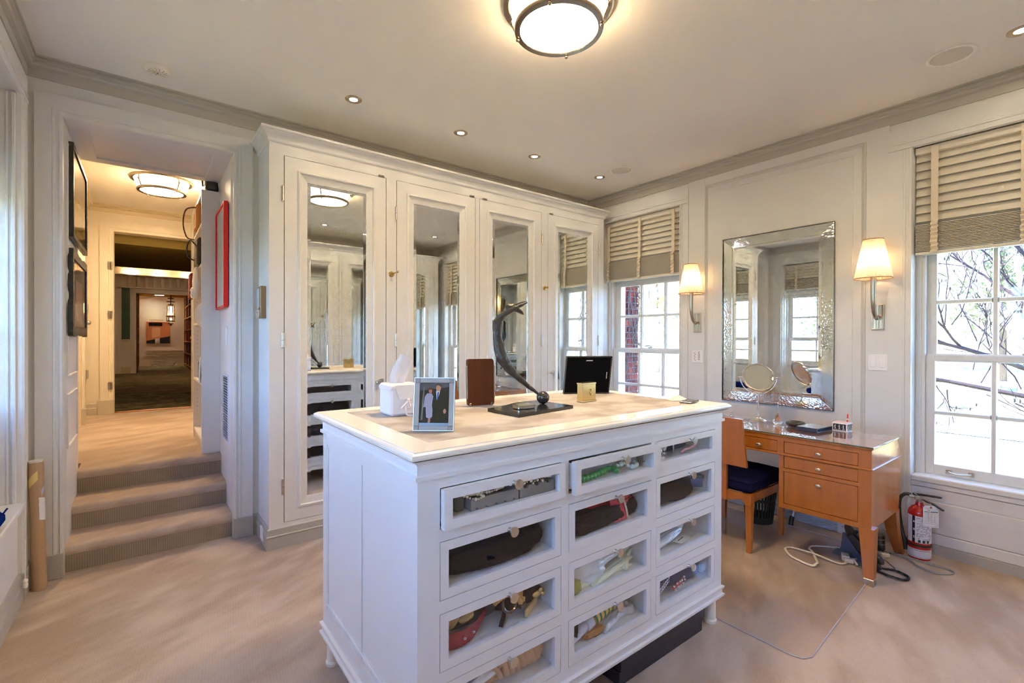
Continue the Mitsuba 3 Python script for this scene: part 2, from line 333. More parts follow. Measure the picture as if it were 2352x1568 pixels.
# steps: three carpeted treads up to the hall
RISE, YS = 0.15, (3.725, 4.02, 4.33)
st = sgroup('floor_stairs', 'three carpeted steps up to the hall')
def step_mesh(i):
    y0, z1 = YS[i], RISE*(i+1); y1 = YS[i+1] if i < 2 else 4.62; a = np.linspace(math.pi*1.0, math.pi*0.5, 7)
    r = 0.035
    poly = [(y0+0.012, RISE*i-0.02), (y0+0.012, z1-0.062), (y0-0.008, z1-0.050)]+[(y0-0.012+r+r*math.cos(t), z1-r+r*math.sin(t)) for t in a]+[(y1+0.05, z1), (y1+0.05, RISE*i-0.02)]
    return poly
for i in range(3):
    m = prism(step_mesh(i), 'x', JL, JR)
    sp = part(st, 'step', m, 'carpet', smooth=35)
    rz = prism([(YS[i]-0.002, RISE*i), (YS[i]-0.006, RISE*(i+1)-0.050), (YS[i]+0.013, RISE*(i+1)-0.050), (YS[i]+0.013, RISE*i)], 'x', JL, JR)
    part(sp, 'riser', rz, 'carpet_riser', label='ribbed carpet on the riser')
# ---------------------------------------------------------------- hall beyond
HZ, HY, HC = 0.45, 7.43, 2.945
struct('floor_hall', box(-1.2, 1.2, 4.60, 7.50, HZ-0.1, HZ), 'carpet', None, 'beige carpet of the hall above the steps')
struct('ceiling_hall', box(-1.2, 1.2, 4.45, 7.55, HC, HC+0.12), 'matte', CEIL, 'hall ceiling with the drum light')
struct('wall_hall_left', cat(box(-0.75, -0.53, 4.40, 6.72, 0, HC), box(-0.75, -0.60, 6.72, 7.43, 0, HC)), 'satin', CREAM, 'cream left wall of the hall')
struct('wall_hall_front', cat(box(-0.75, JL-0.16, 4.28, 4.40, 0, HC), box(JL-0.2, JR+0.2, 4.33, 4.45, 2.76, HC+0.05)), 'satin', CREAM, 'hall side of the doorway wall')
FL, FR_, FT = -0.30, 0.51, 2.634
struct('wall_hall_back', cat(box(-0.75, FL, HY, HY+0.14, HZ-0.1, HC), box(FR_, 1.2, HY, HY+0.14, HZ-0.1, HC), box(FL, FR_, HY, HY+0.14, FT, HC)), 'satin', CREAM, 'cream end wall of the hall around the far doorway')
hall_crown = [(0, 0), (0.045, 0), (0.045, -0.014), (0.034, -0.022), (0.034, -0.034), (0.018, -0.045), (0.010, -0.088), (0, -0.088)]
k = sgroup('trim_4', 'stepped crown moulding of the hall')
scene[k] = shape(sweep(hall_crown, [[JR, HY, HC], [-0.53, HY, HC], [-0.53, 4.45, HC]], [0, 0, 1]), 'satin', lin((198, 182, 150)))
k = sgroup('trim_5', 'cream architrave of the far doorway with nickel hinges')
part(k, 'architrave', loop_in_wall(casing(0.13, 0.03), 'y', HY, FL-0.13, FR_+0.13, HZ+0.165, FT+0.127, -1), 'satin', CREAM)
part(k, 'plinth_block', box(FL-0.152, FL, HY-0.034, HY, HZ, HZ+0.165, 0.003), 'satin', lin((190, 180, 158)), label='grey plinth block')
part(k, 'plinth_block', box(FR_, FR_+0.14, HY-0.034, HY, HZ, HZ+0.165, 0.003), 'satin', lin((190, 180, 158)))
for z in (2.222, 1.632, 0.785):
    part(k, 'hinge', cat(box(FL-0.055, FL-0.032, HY-0.045, HY-0.028, z-0.045, z+0.045, 0.002), cyl([FL-0.022, HY-0.045, z-0.045], [FL-0.022, HY-0.045, z+0.045], 0.008)), 'metal', NICKEL*0.55, 30, label='dark nickel hinge leaf')
struct('baseboard_hall', cat(sweep(BASE, [[FL-0.15, HY, HZ], [-0.60, HY, HZ]], [0, 0, 1])), 'satin', lin((190, 180, 158)), 'grey baseboard at the end of the hall')
# left hall door with its casing
d = sgroup('door_1', 'cream panelled door in the left wall of the hall')
part(d, 'leaf', box(-0.575, -0.552, 6.74, 7.36, HZ+0.01, 2.70, 0.003), 'satin', CREAM)
for z in (2.45, 1.70, 0.93):
    part(d, 'hinge', cyl([-0.538, 7.372, z-0.05], [-0.538, 7.372, z+0.05], 0.011), 'metal', NICKEL, 30, label='nickel butt hinge')
part(d, 'knob', cat(cyl([-0.552, 6.82, 1.52], [-0.50, 6.82, 1.52], 0.009), ball(0.026, [-0.492, 6.82, 1.52])), 'metal', NICKEL, 40, label='round nickel knob')
k = sgroup('trim_6', 'cream casing around the left hall door')
part(k, 'architrave', cat(box(-0.60, -0.505, 6.62, 6.74, HZ+0.165, 2.76, 0.006), box(-0.53, -0.508, 6.60, 6.66, HZ+0.165, 2.76, 0.004)), 'satin', CREAM)
part(k, 'plinth_block', box(-0.60, -0.50, 6.60, 6.74, HZ, HZ+0.165, 0.003), 'satin', lin((190, 180, 158)))
# ---------------------------------------------------------------- rooms seen through the far doorway
DARK = lin((120, 104, 62)); WARMW = lin((205, 190, 172))
struct('floor_far', box(-2.5, 3.5, 7.50, 20.0, HZ-0.1, HZ-0.012), 'rug_mat', None, 'dark patterned floor of the rooms beyond the hall')
solo('threshold_strip', box(FL, FR_, HY-0.005, HY+0.09, HZ-0.01, HZ+0.008, 0.003), 'satin', lin((150, 84, 30)), 'wooden threshold strip in the far doorway', 'threshold')
struct('ceiling_vestibule', box(-1.6, 2.0, 7.57, 10.0, 2.52, 3.3), 'matte', DARK, 'dark olive lowered ceiling beyond the hall')
struct('wall_vestibule', cat(box(-0.8, -0.42, 7.57, 10.0, HZ-0.1, 2.6), box(0.80, 1.2, 7.57, 10.0, HZ-0.1, 2.6)), 'matte', DARK, 'olive side walls of the vestibule')
struct('door_2', box(-0.372, -0.332, 7.60, 8.35, HZ, 2.50, 0.004), 'satin', lin((170, 150, 96)), 'olive door folded back at the left of the far doorway')
struct('wall_gallery', cat(box(-2.0, -0.196, 15.8, 16.0, HZ-0.1, 3.3), box(1.05, 3.2, 15.8, 16.0, HZ-0.1, 3.3), box(-0.196, 1.05, 15.8, 16.0, 2.55, 3.3), box(-2.0, -1.8, 10.0, 15.8, HZ-0.1, 3.3), box(2.9, 3.2, 10, 15.8, HZ-0.1, 3.3), box(-2.0, -0.40, 9.98, 10.1, HZ-0.1, 3.3), box(0.80, 3.2, 9.98, 10.1, HZ-0.1, 3.3)), 'matte', WARMW, 'pale walls of the gallery around the library opening')
struct('ceiling_gallery', box(-2.0, 3.2, 10.0, 16.0, 3.26, 3.4), 'matte', WARMW, 'uplit gallery ceiling')
k = sgroup('trim_7', 'frieze of upright blocks over the library opening')
part(k, 'ledge', cat(box(-0.60, 1.3, 15.62, 15.8, 2.975, 3.0, 0.004), box(-0.60, 1.3, 15.74, 15.8, 2.66, 2.70, 0.004)), 'satin', WARMW)
for i in range(9):
    x = -0.36+0.17*i
    part(k, 'block', box(x, x+0.075, 15.735, 15.8, 2.70, 2.975, 0.006), 'satin', WARMW)
k = sgroup('trim_8', 'pale casing of the library opening')
part(k, 'architrave', loop_in_wall(casing(0.10, 0.03), 'y', 15.8, -0.30, 1.15, HZ, 2.64, -1), 'satin', WARMW)
solo('wall_panel', cat(box(-0.49, -0.324, 15.775, 15.80, 1.331, 2.677, 0.004)), 'matte', lin((66, 86, 76)), 'dark green fabric panel beside the library opening', 'wall panel')
struct('trim_9', cat(box(-0.50, -0.31, 15.76, 15.80, 1.30, 1.33, 0.004), box(-0.50, -0.31, 15.77, 15.8, HZ, HZ+0.16, 0.004)), 'satin', lin((190, 170, 130)), 'chair rail and baseboard under the green panel')
struct('wall_library', cat(box(-0.8, -0.5, 16.0, 20, HZ-0.1, 3.0), box(1.42, 1.7, 16.0, 20, HZ-0.1, 3.0), box(-0.8, 1.7, 19.705, 19.9, HZ-0.1, 3.0)), 'matte', lin((226, 214, 196)), 'white end wall of the library')
struct('ceiling_library', box(-0.8, 1.7, 16.0, 20, 2.75, 3.0), 'matte', lin((150, 110, 50)), 'brown library ceiling')
k = sgroup('trim_10', 'white rails and grille along the library end wall')
for z in (0.949, 0.86, 0.783): part(k, 'rail', box(0.0, 1.0, 19.66, 19.7, z-0.012, z+0.012, 0.003), 'satin', lin((232, 222, 206)))
part(k, 'grille', box(0.22, 0.50, 19.68, 19.7, 0.60, 0.635), 'satin', lin((150, 140, 125)))
# ================================================================ right wall: panel, casings, windows, blinds
PY0, PY1 = 0.955, 2.437
pw = sgroup('trim_11', 'raised white panel field behind the mirror, with a grey outer moulding')
XP = XR-0.014
part(pw, 'stile_board', cat(box(XP, XR, PY0, 1.085, 0.07, 2.79, 0.002), box(XP, XR, 2.277, PY1, 0.07, 2.79, 0.002), box(XP, XR, 1.085, 2.277, 2.722, 2.79, 0.002)), 'satin', TRIM)
part(pw, 'outer_moulding', sweep([(0, 0), (0, 0.012), (0.006, 0.018), (0.014, 0.018), (0.018, 0.008), (0.028, 0.004), (0.028, 0)], [[XR, 2.277, 0.20], [XR, 2.277, 2.722], [XR, 1.085, 2.722], [XR, 1.085, 0.20]], [-1, 0, 0]) if False else sweep([(0, 0), (0, 0.016), (0.010, 0.020), (0.018, 0.012), (0.028, 0.006), (0.028, 0)], [[XR, 1.085, 0.20], [XR, 1.085, 2.722], [XR, 2.277, 2.722], [XR, 2.277, 0.20]], [-1, 0, 0]), 'satin', lin((196, 192, 184)), label='grey outer moulding')
def panel_slope():
    return [(0, 0), (0, 0.004), (0.074, 0.010), (0.078, 0.014), (0.080, 0.014), (0.080, 0)]
part(pw, 'panel_bevel', sweep(panel_slope(), [[XR, 1.085+0.0, 0.20], [XR, 1.085+0.0, 2.722-0.0], [XR, 2.277, 2.722], [XR, 2.277, 0.20]], [-1, 0, 0]), 'satin', TRIM)
part(pw, 'panel_field', box(XR-0.014, XR, 1.165, 2.197, 0.20, 2.642), 'satin', TRIM)
def tidy_casing(name, label, y0, y1, w0, w1, z1, wt, x=XR, sgn=-1, z0=0.07):
    """white casing around a side-wall window: y0..y1 clear opening, head at z1."""
    k = sgroup(name, label)
    p = casing(1.0, 0.026)
    def bar(poly_w, ya, yb, flip):
        pr = [(a*poly_w, b) for a, b in p]
        return pr
    d = 0.026
    def post(yo, yi):
        s = 1 if yi > yo else -1; w = abs(yi-yo)
        poly = [(yo+s*a, x+sgn*b) for a, b in casing(w, d)]
        return prism([(q[1], q[0]) for q in poly], 'z', z0, z1+wt*0.0)
    part(k, 'side_casing', post(y0-w0, y0), 'satin', TRIM)
    part(k, 'side_casing', post(y1+w1, y1), 'satin', TRIM)
    hp = [(x+sgn*b, z1+wt-a) for a, b in casing(wt, d)]
    part(k, 'head_casing', prism(hp, 'y', y0-w0, y1+w1), 'satin', TRIM)
    return k
tidy_casing('trim_12', 'white casing of the window beside the wardrobe', 2.524, 3.448, 0.087, 0.11, 2.606, 0.155)
tidy_casing('trim_13', 'white casing of the window above the fire extinguisher', -0.20, 0.833, 0.12, 0.127, 2.601, 0.141)

def sash_window(n, label, y0, y1, zb, zt, x_lo, x_up, panes_y, rows_lo, rows_up, out, meet):
    """double-hung window: two sashes of stiles, rails, muntins and single panes. out: +1 outside is +x."""
    k = sgroup(n, label); C = lin((214, 220, 230)) if False else TRIM
    def sash(x, za, zb_, rows, nm):
        t = 0.018
        sk = part(k, nm, cat(box(x-t, x+t, y0, panes_y[0][0], za, zb_, 0.002), box(x-t, x+t, panes_y[-1][1], y1, za, zb_, 0.002),
             box(x-t, x+t, panes_y[0][0], panes_y[-1][1], za, rows[0][0], 0.002), box(x-t, x+t, panes_y[0][0], panes_y[-1][1], rows[-1][1], zb_, 0.002)), 'satin', C)
        for (a, b), (c, d) in zip(panes_y, panes_y[1:]):
            part(sk, 'muntin', prism([(x-t, b+0.006), (x-t, c-0.006), (x, c), (x+t, c-0.006), (x+t, b+0.006), (x, b)], 'z', rows[0][0], rows[-1][1]), 'satin', C)
        for (a, b), (c, d) in zip(rows, rows[1:]):
            part(sk, 'muntin', cat(*[prism([(x-t, b+0.006), (x-t, c-0.006), (x, c), (x+t, c-0.006), (x+t, b+0.006), (x, b)], 'y', p, q) for p, q in panes_y]), 'satin', C)
        for p, q in panes_y:
            for a, b in rows:
                part(sk, 'pane', tm([[x, p, a], [x, q, a], [x, q, b], [x, p, b]], [[0, 1, 2], [0, 2, 3]]), 'pane')
        return sk
    lo = sash(x_lo, zb, meet+0.004, rows_lo, 'lower_sash'); up = sash(x_up, meet-0.04, zt, rows_up, 'upper_sash')
    return k, lo, up
rows_lo, rows_up = ((0.550, 0.869), (0.899, 1.222)), ((1.266, 1.585), (1.615, 1.920))
cols2 = [(0.738-0.285*i-0.255, 0.738-0.285*i) for i in (2, 1, 0)]
cols1 = [(2.553, 2.765), (2.796, 3.049), (3.083, 3.331)]
wA, loA, upA = sash_window('window_1', 'white double-hung window beside the wardrobe', W1[0], 3.40, SILL, HEAD, 4.06, 4.098, cols1, rows_lo, rows_up, 1, 1.254)
wB, loB, upB = sash_window('window_2', 'white double-hung window above the fire extinguisher', -0.15, 0.785, SILL, HEAD, 4.06, 4.098, cols2, rows_lo, rows_up, 1, 1.254)
part(loA, 'sash_lock', cat(ball(0.014, [4.045, 2.93, 1.272], sc=(1, 1.6, 0.6)), tube(crv([[4.04, 2.90, 1.275], [4.035, 2.93, 1.292], [4.04, 2.985, 1.285]], 5), 0.006)), 'metal', NICKEL, 40, label='nickel sash lock')
part(loB, 'sash_pull', cat(*[box(4.030, 4.042, y-0.014, y+0.014, z-0.014, z+0.014, 0.003) for y, z in ((0.668, 0.517), (0.563, 0.520))], tube(crv([[4.03, 0.668, 0.517], [4.012, 0.65, 0.514], [4.008, 0.615, 0.512], [4.012, 0.58, 0.516], [4.03, 0.563, 0.52]], 6), 0.005)), 'metal', NICKEL, 40, label='nickel sash pull')
part(loB, 'sash_lock', ball(0.014, [4.045, 0.33, 1.272], sc=(1, 1.8, 0.7)), 'metal', NICKEL, 40)
# jambs, stools and aprons of the two windows
for n, lab, y0, y1 in (('trim_14', 'white jambs and stool of the window beside the wardrobe', 2.500, 3.448), ('trim_15', 'white jambs and stool of the window above the fire extinguisher', -0.20, 0.833)):
    k = sgroup(n, lab)
    ys1 = 3.40 if y1 > 3 else 0.785; ys0 = 2.50 if y1 > 3 else -0.15
    part(k, 'jamb', cat(box(4.02, 4.06, ys1, y1, 0.47, 2.61), box(4.06, 4.13, ys1, y1, 0.47, 2.0), box(4.012, 4.022, ys1+0.016, y1-0.008, 0.47, 2.0)), 'satin', TRIM)
    if y1 < 3: part(k, 'jamb', cat(box(4.02, 4.13, y0, ys0, 0.47, 2.0)), 'satin', TRIM)
    part(k, 'head_board', box(4.035, 4.06, y0, y1, 1.985, 2.61), 'satin', TRIM)
    part(k, 'stool', box(3.925, 4.12, y0-0.0, y1, SILL-0.040, SILL-0.004, 0.006), 'satin', TRIM)
    part(k, 'apron', cat(box(3.936, 3.955, y0, y1, 0.415, SILL-0.040, 0.003), box(3.944, 3.955, y0, y1, 0.335, 0.412, 0.002), box(3.938, 3.955, y0, y1, 0.135, 0.328, 0.002), box(3.932, 3.955, y0, y1, 0.066, 0.130, 0.003)), 'satin', TRIM)
# wooden blinds: hanging slats one by one, the raised stack joined, fabric tapes
BLIND = lin((214, 205, 186)); TAPE = lin((222, 208, 184))
def slat(x, y0, y1, z, tilt, w=0.050, t=0.003, s=1):
    m = box(-t/2, t/2, y0, y1, -w/2, w/2, 0.001); return xf(m, ry=tilt*s, loc=(x, 0, z))
def blind(name, label, x, y0, y1, ztop, zstack, zbot, tapes, s=1, step=0.0565):
    k = thing(name, label, 'blind')
    part(k, 'head_rail', box(x-0.028, x+0.022, y0, y1, ztop-0.045, ztop, 0.003), 'satin', BLIND)
    z = ztop-0.066; n = int((z-zstack)/step)+1; step = (z-zstack)/(n-0.25)
    for i in range(n):
        part(k, 'slat', slat(x, y0+0.002, y1-0.002, z-step*i, 0.42, s=s, w=0.060), 'satin', BLIND)
    ms, zz, i = [], zstack-0.006, 0
    rnd = random.Random(5)
    while zz > zbot+0.02:
        ms.append(box(x-0.026+rnd.uniform(-.002, .002), x+0.024, y0+0.002, y1-0.002, zz-0.0042, zz, 0.0012)); zz -= 0.0092
    part(k, 'stacked_slats', cat(ms), 'satin', BLIND, kind='stuff')
    part(k, 'bottom_rail', box(x-0.027, x+0.025, y0+0.002, y1-0.002, zbot, zbot+0.018, 0.003), 'satin', BLIND)
    for j, (a, b) in enumerate(tapes):
        f = x-s*0.036
        part(k, 'tape', box(f-0.001, f+0.001, a, b, zstack-0.004, ztop-0.01), 'matte', TAPE, label='fabric ladder tape')
        pts, rr = [], random.Random(j+3)
        zz = zstack
        c = (a+b)/2
        for q in range(15):
            pts.append([f-s*(0.004+0.012*(q % 2)+rr.uniform(0, .006)), c+rr.uniform(-.003, .003), zz]); zz -= (zstack-zbot+0.015)/15
        pp = np.array(pts); hw = (b-a)/2
        v = np.vstack([np.c_[pp[:, 0], pp[:, 1]-hw, pp[:, 2]], np.c_[pp[:, 0], pp[:, 1]+hw, pp[:, 2]]]); n_ = len(pp)
        fc = [[i, i+1, n_+i+1] for i in range(n_-1)]+[[i, n_+i+1, n_+i] for i in range(n_-1)]
        part(k, 'tape_fold', tm(v, fc), 'matte', TAPE, label='gathered tape')
    return k
blind('wooden_blind', 'raised beige wooden blind in the window beside the wardrobe', 3.995, 2.528, 3.444, 2.606, 2.187, 1.972, [(3.384, 3.416), (2.985, 3.017), (2.597, 2.629)])
blind('wooden_blind', 'raised beige wooden blind in the window above the fire extinguisher', 3.995, -0.196, 0.829, 2.60, 2.105, 1.905, [(0.712, 0.747), (0.320, 0.355), (-0.07, -0.035)])
# ---------------------------------------------------------------- left wall windows
colsL = lambda a, b: [(a+0.07+(b-a-0.14+0.03)/3*i, a+0.07+(b-a-0.14+0.03)/3*(i+1)-0.03) for i in range(3)]
for n, tn, tn2, (a, b), lab in (('window_3', 'trim_16', 'trim_17', L1, 'white double-hung window over the window seat at the left edge'), ('window_4', 'trim_18', 'trim_19', L2, 'white double-hung window in the left wall beside the camera')):
    sash_window(n, lab, a, b, 0.945, 2.13, XL-0.24, XL-0.278, colsL(a, b), ((1.01, 1.165), (1.195, 1.355)), ((1.40, 1.715), (1.745, 2.06)), -1, 1.385)
    tidy_casing(tn, 'white casing of the '+lab, a, b, 0.13, 0.13, 2.60, 0.14, x=XL, sgn=1, z0=0.14)
    k = sgroup(tn2, 'white sill and jambs of the '+lab)
    part(k, 'seat_board', box(XL-0.22, XL+0.03, a, b, 0.475, 0.505, 0.006), 'satin', TRIM)
    part(k, 'sill', box(XL-0.28, XL-0.19, a, b, 0.925, 0.947, 0.004), 'satin', TRIM)
    part(k, 'head_board', box(XL-0.22, XL-0.20, a, b, 2.115, 2.61), 'satin', TRIM)
    for q0, q1, dd in ((0.004, 0.018, 0.012), (0.030, 0.040, 0.007), (0.085, 0.100, 0.010), (0.19, 0.22, 0.016)): part(k, 'jamb_bead', cat(box(XL-q1, XL-q0, b-dd, b, 0.505, 2.60, 0.002), box(XL-q1, XL-q0, a, a+dd, 0.505, 2.60, 0.002)), 'satin', TRIM)
k = sgroup('trim_20', 'grey plinth blocks of the left window casing')
part(k, 'plinth_block', box(XL, XL+0.028, 3.463, 3.597, 0, 0.14, 0.003), 'satin', GREY)
part(k, 'plinth_block', box(XL, XL+0.028, 2.068, 2.202, 0, 0.14, 0.003), 'satin', GREY)
blind('wooden_blind', 'raised beige wooden blind over the window seat at the left edge', XL-0.15, L1[0]+0.004, L1[1]-0.004, 2.60, 2.36, 2.18, [(3.27, 3.305), (2.82, 2.855), (2.36, 2.395)], s=-1)
blind('wooden_blind', 'raised beige wooden blind in the left window beside the camera', XL-0.15, L2[0]+0.004, L2[1]-0.004, 2.60, 2.36, 2.18, [(0.80, 0.835), (0.33, 0.365), (-0.135, -0.10)], s=-1)
# ================================================================ mirrored wardrobes
def door(parent, x0, x1, z0, z1, yfront, s, hinge_x, knob_x, sub):
    """s=+1: the door faces -y (front plane at yfront, body behind at larger y)."""
    Y = lambda b: yfront-s*b
    d = 0.020
    prof = [(0, -d), (0, 0), (0.079, 0), (0.081, 0.007), (0.092, 0.009), (0.098, 0.003), (0.0985, -0.004), (0.102, -0.003), (0.143, -0.013), (0.143, -d)]
    a, b = (x0, x1) if s > 0 else (x1, x0)
    path = [[a, yfront, z0], [b, yfront, z0], [b, yfront, z1], [a, yfront, z1]]
    k = part(parent, 'door', sweep(prof, path, [0, -s, 0], True), 'satin', TRIM)
    i = 0.143; bev = 0.022; yb, yt = Y(-0.0165), Y(-0.0135)
    o = [[x0+i, yb, z0+i], [x1-i, yb, z0+i], [x1-i, yb, z1-i], [x0+i, yb, z1-i]]
    n = [[x0+i+bev, yt, z0+i+bev], [x1-i-bev, yt, z0+i+bev], [x1-i-bev, yt, z1-i-bev], [x0+i+bev, yt, z1-i-bev]]
    part(k, 'mirror', tm(o+n, [[4, 5, 6], [4, 6, 7]]+[q for j in range(4) for q in ([j, (j+1) % 4, 4+(j+1) % 4], [j, 4+(j+1) % 4, 4+j])]), 'mirror', label='bevelled mirror pane')
    if hinge_x is not None:
        for z in (2.292, 1.343, 0.393):
            part(k, 'hinge', cat(cyl([hinge_x, Y(0.004), z-0.044], [hinge_x, Y(0.004), z-0.002], 0.0085), cyl([hinge_x, Y(0.004), z+0.002], [hinge_x, Y(0.004), z+0.044], 0.0085), ball(0.008, [hinge_x, Y(0.004), z+0.046]), ball(0.008, [hinge_x, Y(0.004), z-0.046])), 'metal', NICKEL, 40, label='nickel hinge')
    if knob_x is not None:
        m = lathe([(0.0, 0), (0.013, 0), (0.011, 0.006), (0.006, 0.016), (0.008, 0.026), (0.017, 0.034), (0.019, 0.041), (0.015, 0.046), (0, 0.047)], 20)
        m = xf(m, rx=math.pi/2 if s > 0 else -math.pi/2, loc=(knob_x, Y(0), 1.037)); part(k, 'knob', m, 'metal', NICKEL, 40, label='nickel knob')
        pl = box(knob_x+0.01, knob_x+0.05, Y(0), Y(0.006), 1.015, 1.06, 0.002)
        if sub: part(k, 'latch_plate', pl, 'metal', NICKEL*1.1)
    return k
def wardrobe(label, yf, yb, s, full):
    k = thing('wardrobe', label, 'wardrobe')
    X0, X1 = 0.622, 3.797
    f0 = yf+s*0.022
    part(k, 'body', box(X0+0.01, X1-0.01, yf+s*0.05, yb, 0.02, 2.68), 'satin', TRIM)
    part(k, 'side_panel', box(X0, X0+0.02, yf+s*0.002, yb, 0.05, 2.68, 0.001), 'satin', TRIM); part(k, 'side_panel', box(X1-0.02, X1, yf+s*0.002, yb, 0.05, 2.68, 0.001), 'satin', TRIM)
    doors = [(0.711, 1.404), (1.487, 2.190), (2.232, 2.929), (3.010, 3.714)]
    g = 0.0022; Z0, Z1 = 0.158, 2.538
    st = [(X0, doors[0][0]), (doors[0][1], doors[1][0]), (doors[2][1], doors[3][0]), (doors[3][1], X1)]
    ms = [box(a+(0 if i == 0 else g), b-(0 if i == 3 else g), yf, yf+s*0.05, 0.10, 2.60) for i, (a, b) in enumerate(st)]
    ms += [box(X0, X1, yf, yf+s*0.05, Z1+g, 2.62), box(X0, X1, yf, yf+s*0.05, 0.10, Z0-g)]
    part(k, 'face_frame', cat(ms), 'satin', TRIM)
    part(k, 'astragal', box(2.190+g, 2.232-g, yf-s*0.003, yf+s*0.03, Z0, Z1, 0.002), 'satin', TRIM)
    # cornice (with returns) and frieze line
    cor = [(0, 0), (0.004, 0), (0.010, 0.008), (0.014, 0.024), (0.030, 0.050), (0.044, 0.058), (0.044, 0.064), (0.054, 0.068), (0.054, 0.082), (0, 0.082)]
    p = [[X0, yb, 2.610], [X0, yf, 2.610], [X1, yf, 2.610], [X1, yb, 2.610]]
    p = p[::-1] if s < 0 else p
    q = np.cross([0, 0, 1], np.array(p[1], float)-p[0]);
    prof = [(-a, b) for a, b in cor] if (q[0] > 0) == (p[0][0] < 1) else cor
    part(k, 'cornice', sweep(prof, p, [0, 0, 1]), 'satin', TRIM)
    bs = [(0, 0), (0.016, 0), (0.016, 0.078), (0.020, 0.081), (0.020, 0.085), (0.013, 0.089), (0.012, 0.128), (0.004, 0.136), (0, 0.136)]
    p2 = [[a[0], a[1], 0.0] for a in p]
    part(k, 'plinth', sweep([(-a, b) for a, b in bs] if prof is not cor else bs, p2, [0, 0, 1]), 'satin', GREY, label='grey painted plinth')
    hx = [0.702, 1.481, 2.938, 3.722]; kx = [1.335, None, None, 3.058]
    for i, (a, b) in enumerate(doors):
        door(k, a+g, b-g, Z0, Z1, yf, s, hx[i], kx[i], full)
    if full:
        for x in (1.366, 2.155, 2.285, 3.05): part(k, 'catch', box(x-0.022, x+0.022, yf-0.006, yf+0.01, 2.536, 2.552, 0.002), 'metal', NICKEL*0.5, label='small metal catch')
        part(k, 'coat_hook', cat(xf(lathe([(0, 0), (0.022, 0), (0.022, 0.004), (0.018, 0.008), (0, 0.009)], 20), rx=math.pi/2, loc=(1.445, yf, 1.834)), tube([[1.447, yf-0.006, 1.834], [1.452, yf-0.09, 1.842]], 0.0055), ball(0.010, [1.452, yf-0.094, 1.842])), 'metal', GOLD*0.75, 40, label='brass peg hook')
        part(k, 'coat_hook', cat(xf(lathe([(0, 0), (0.022, 0), (0.022, 0.004), (0.018, 0.008), (0, 0.009)], 20), rx=math.pi/2, loc=(2.97, yf, 1.836)), tube([[2.97, yf-0.006, 1.836], [2.97, yf-0.04, 1.836]], 0.006), ball(0.011, [2.97, yf-0.042, 1.836])), 'metal', GOLD*0.75, 40)
        part(k, 'outlet', cat(box(X0-0.022, X0-0.014, 3.42, 3.50, 0.03, 0.115, 0.002)), 'satin', lin((235, 235, 235)), label='white outlet plate')
    return k
wardrobe('long white wardrobe with four mirrored doors along the back wall', 3.33, YB, 1, True)
wardrobe('white wardrobe with mirrored doors seen only in the mirrors, opposite the island', -0.19, YF, -1, False)
# little framed icon on the wardrobe's left end
k = thing('icon_plaque', 'small framed plaque with a silver filigree corner on the wardrobe end', 'plaque')
part(k, 'board', box(0.588, 0.621, 3.42, 3.535, 1.485, 1.695, 0.003), 'satin', lin((128, 104, 70)))
part(k, 'picture', box(0.583, 0.588, 3.44, 3.522, 1.555, 1.68, 0.001), 'satin', lin((160, 170, 172)), label='pale painted figure panel')
rr = random.Random(4)
part(k, 'filigree', cat([ball(0.006, [0.582, 3.425+rr.random()*0.10, 1.488+rr.random()*0.065], 1) for _ in range(60)]), 'metal', np.array([0.6, 0.58, 0.52]), 40, label='silver filigree')
# ================================================================ the island
IX0, IX1, IY0, IY1 = 0.586, 2.190, 1.175, 2.040
ISL = thing('dresser_island', 'white island of glass-fronted drawers with a suede-inlaid top', 'island cabinet')
COLS = [(0.656, 1.128), (1.163, 1.634), (1.668, 2.128)]
ROWS = [(0.813, 0.930), (0.609, 0.777), (0.405, 0.572), (0.207, 0.370)]
ITOP = 1.046
WI = lin((216, 214, 212))
def island_front(yf, s):
    ms, t, g = [], 0.022, 0.0015
    xs = [IX0]+[v for c in COLS for v in c]+[IX1]
    for a, b in zip(xs[0::2], xs[1::2]):
        if b-a > 0.03: pass
    edges = [(IX0, COLS[0][0]), (COLS[0][1], COLS[1][0]), (COLS[1][1], COLS[2][0]), (COLS[2][1], IX1)]
    for a, b in edges: ms.append(box(a, b, yf, yf+s*t, 0.12, 1.0))
    for c0, c1 in COLS:
        zz = [0.12]+[v for r in ROWS[::-1] for v in r]+[1.0]
        for a, b in zip(zz[0::2], zz[1::2]): ms.append(box(c0, c1, yf, yf+s*t, a, b))
    return cat(ms)
part(ISL, 'face_frame', island_front(IY0, 1), 'satin', WI); part(ISL, 'face_frame', island_front(IY1, -1), 'satin', WI)
MID = 0.5*(IY0+IY1)
inner = [box(IX0+0.004, IX0+0.02, IY0+0.02, IY1-0.02, 0.12, 1.0), box(IX1-0.02, IX1-0.004, IY0+0.02, IY1-0.02, 0.12, 1.0), box(IX0, IX1, IY0, IY1, 0.12, 0.14), box(IX0, IX1, MID-0.01, MID+0.01, 0.12, 1.0), box(IX0, IX1, IY0, IY1, 0.99, 1.005)]
for e in (0.5*(COLS[0][1]+COLS[1][0]), 0.5*(COLS[1][1]+COLS[2][0])): inner.append(box(e-0.009, e+0.009, IY0+0.02, IY1-0.02, 0.12, 1.0))
part(ISL, 'carcass', cat(inner), 'satin', WI)
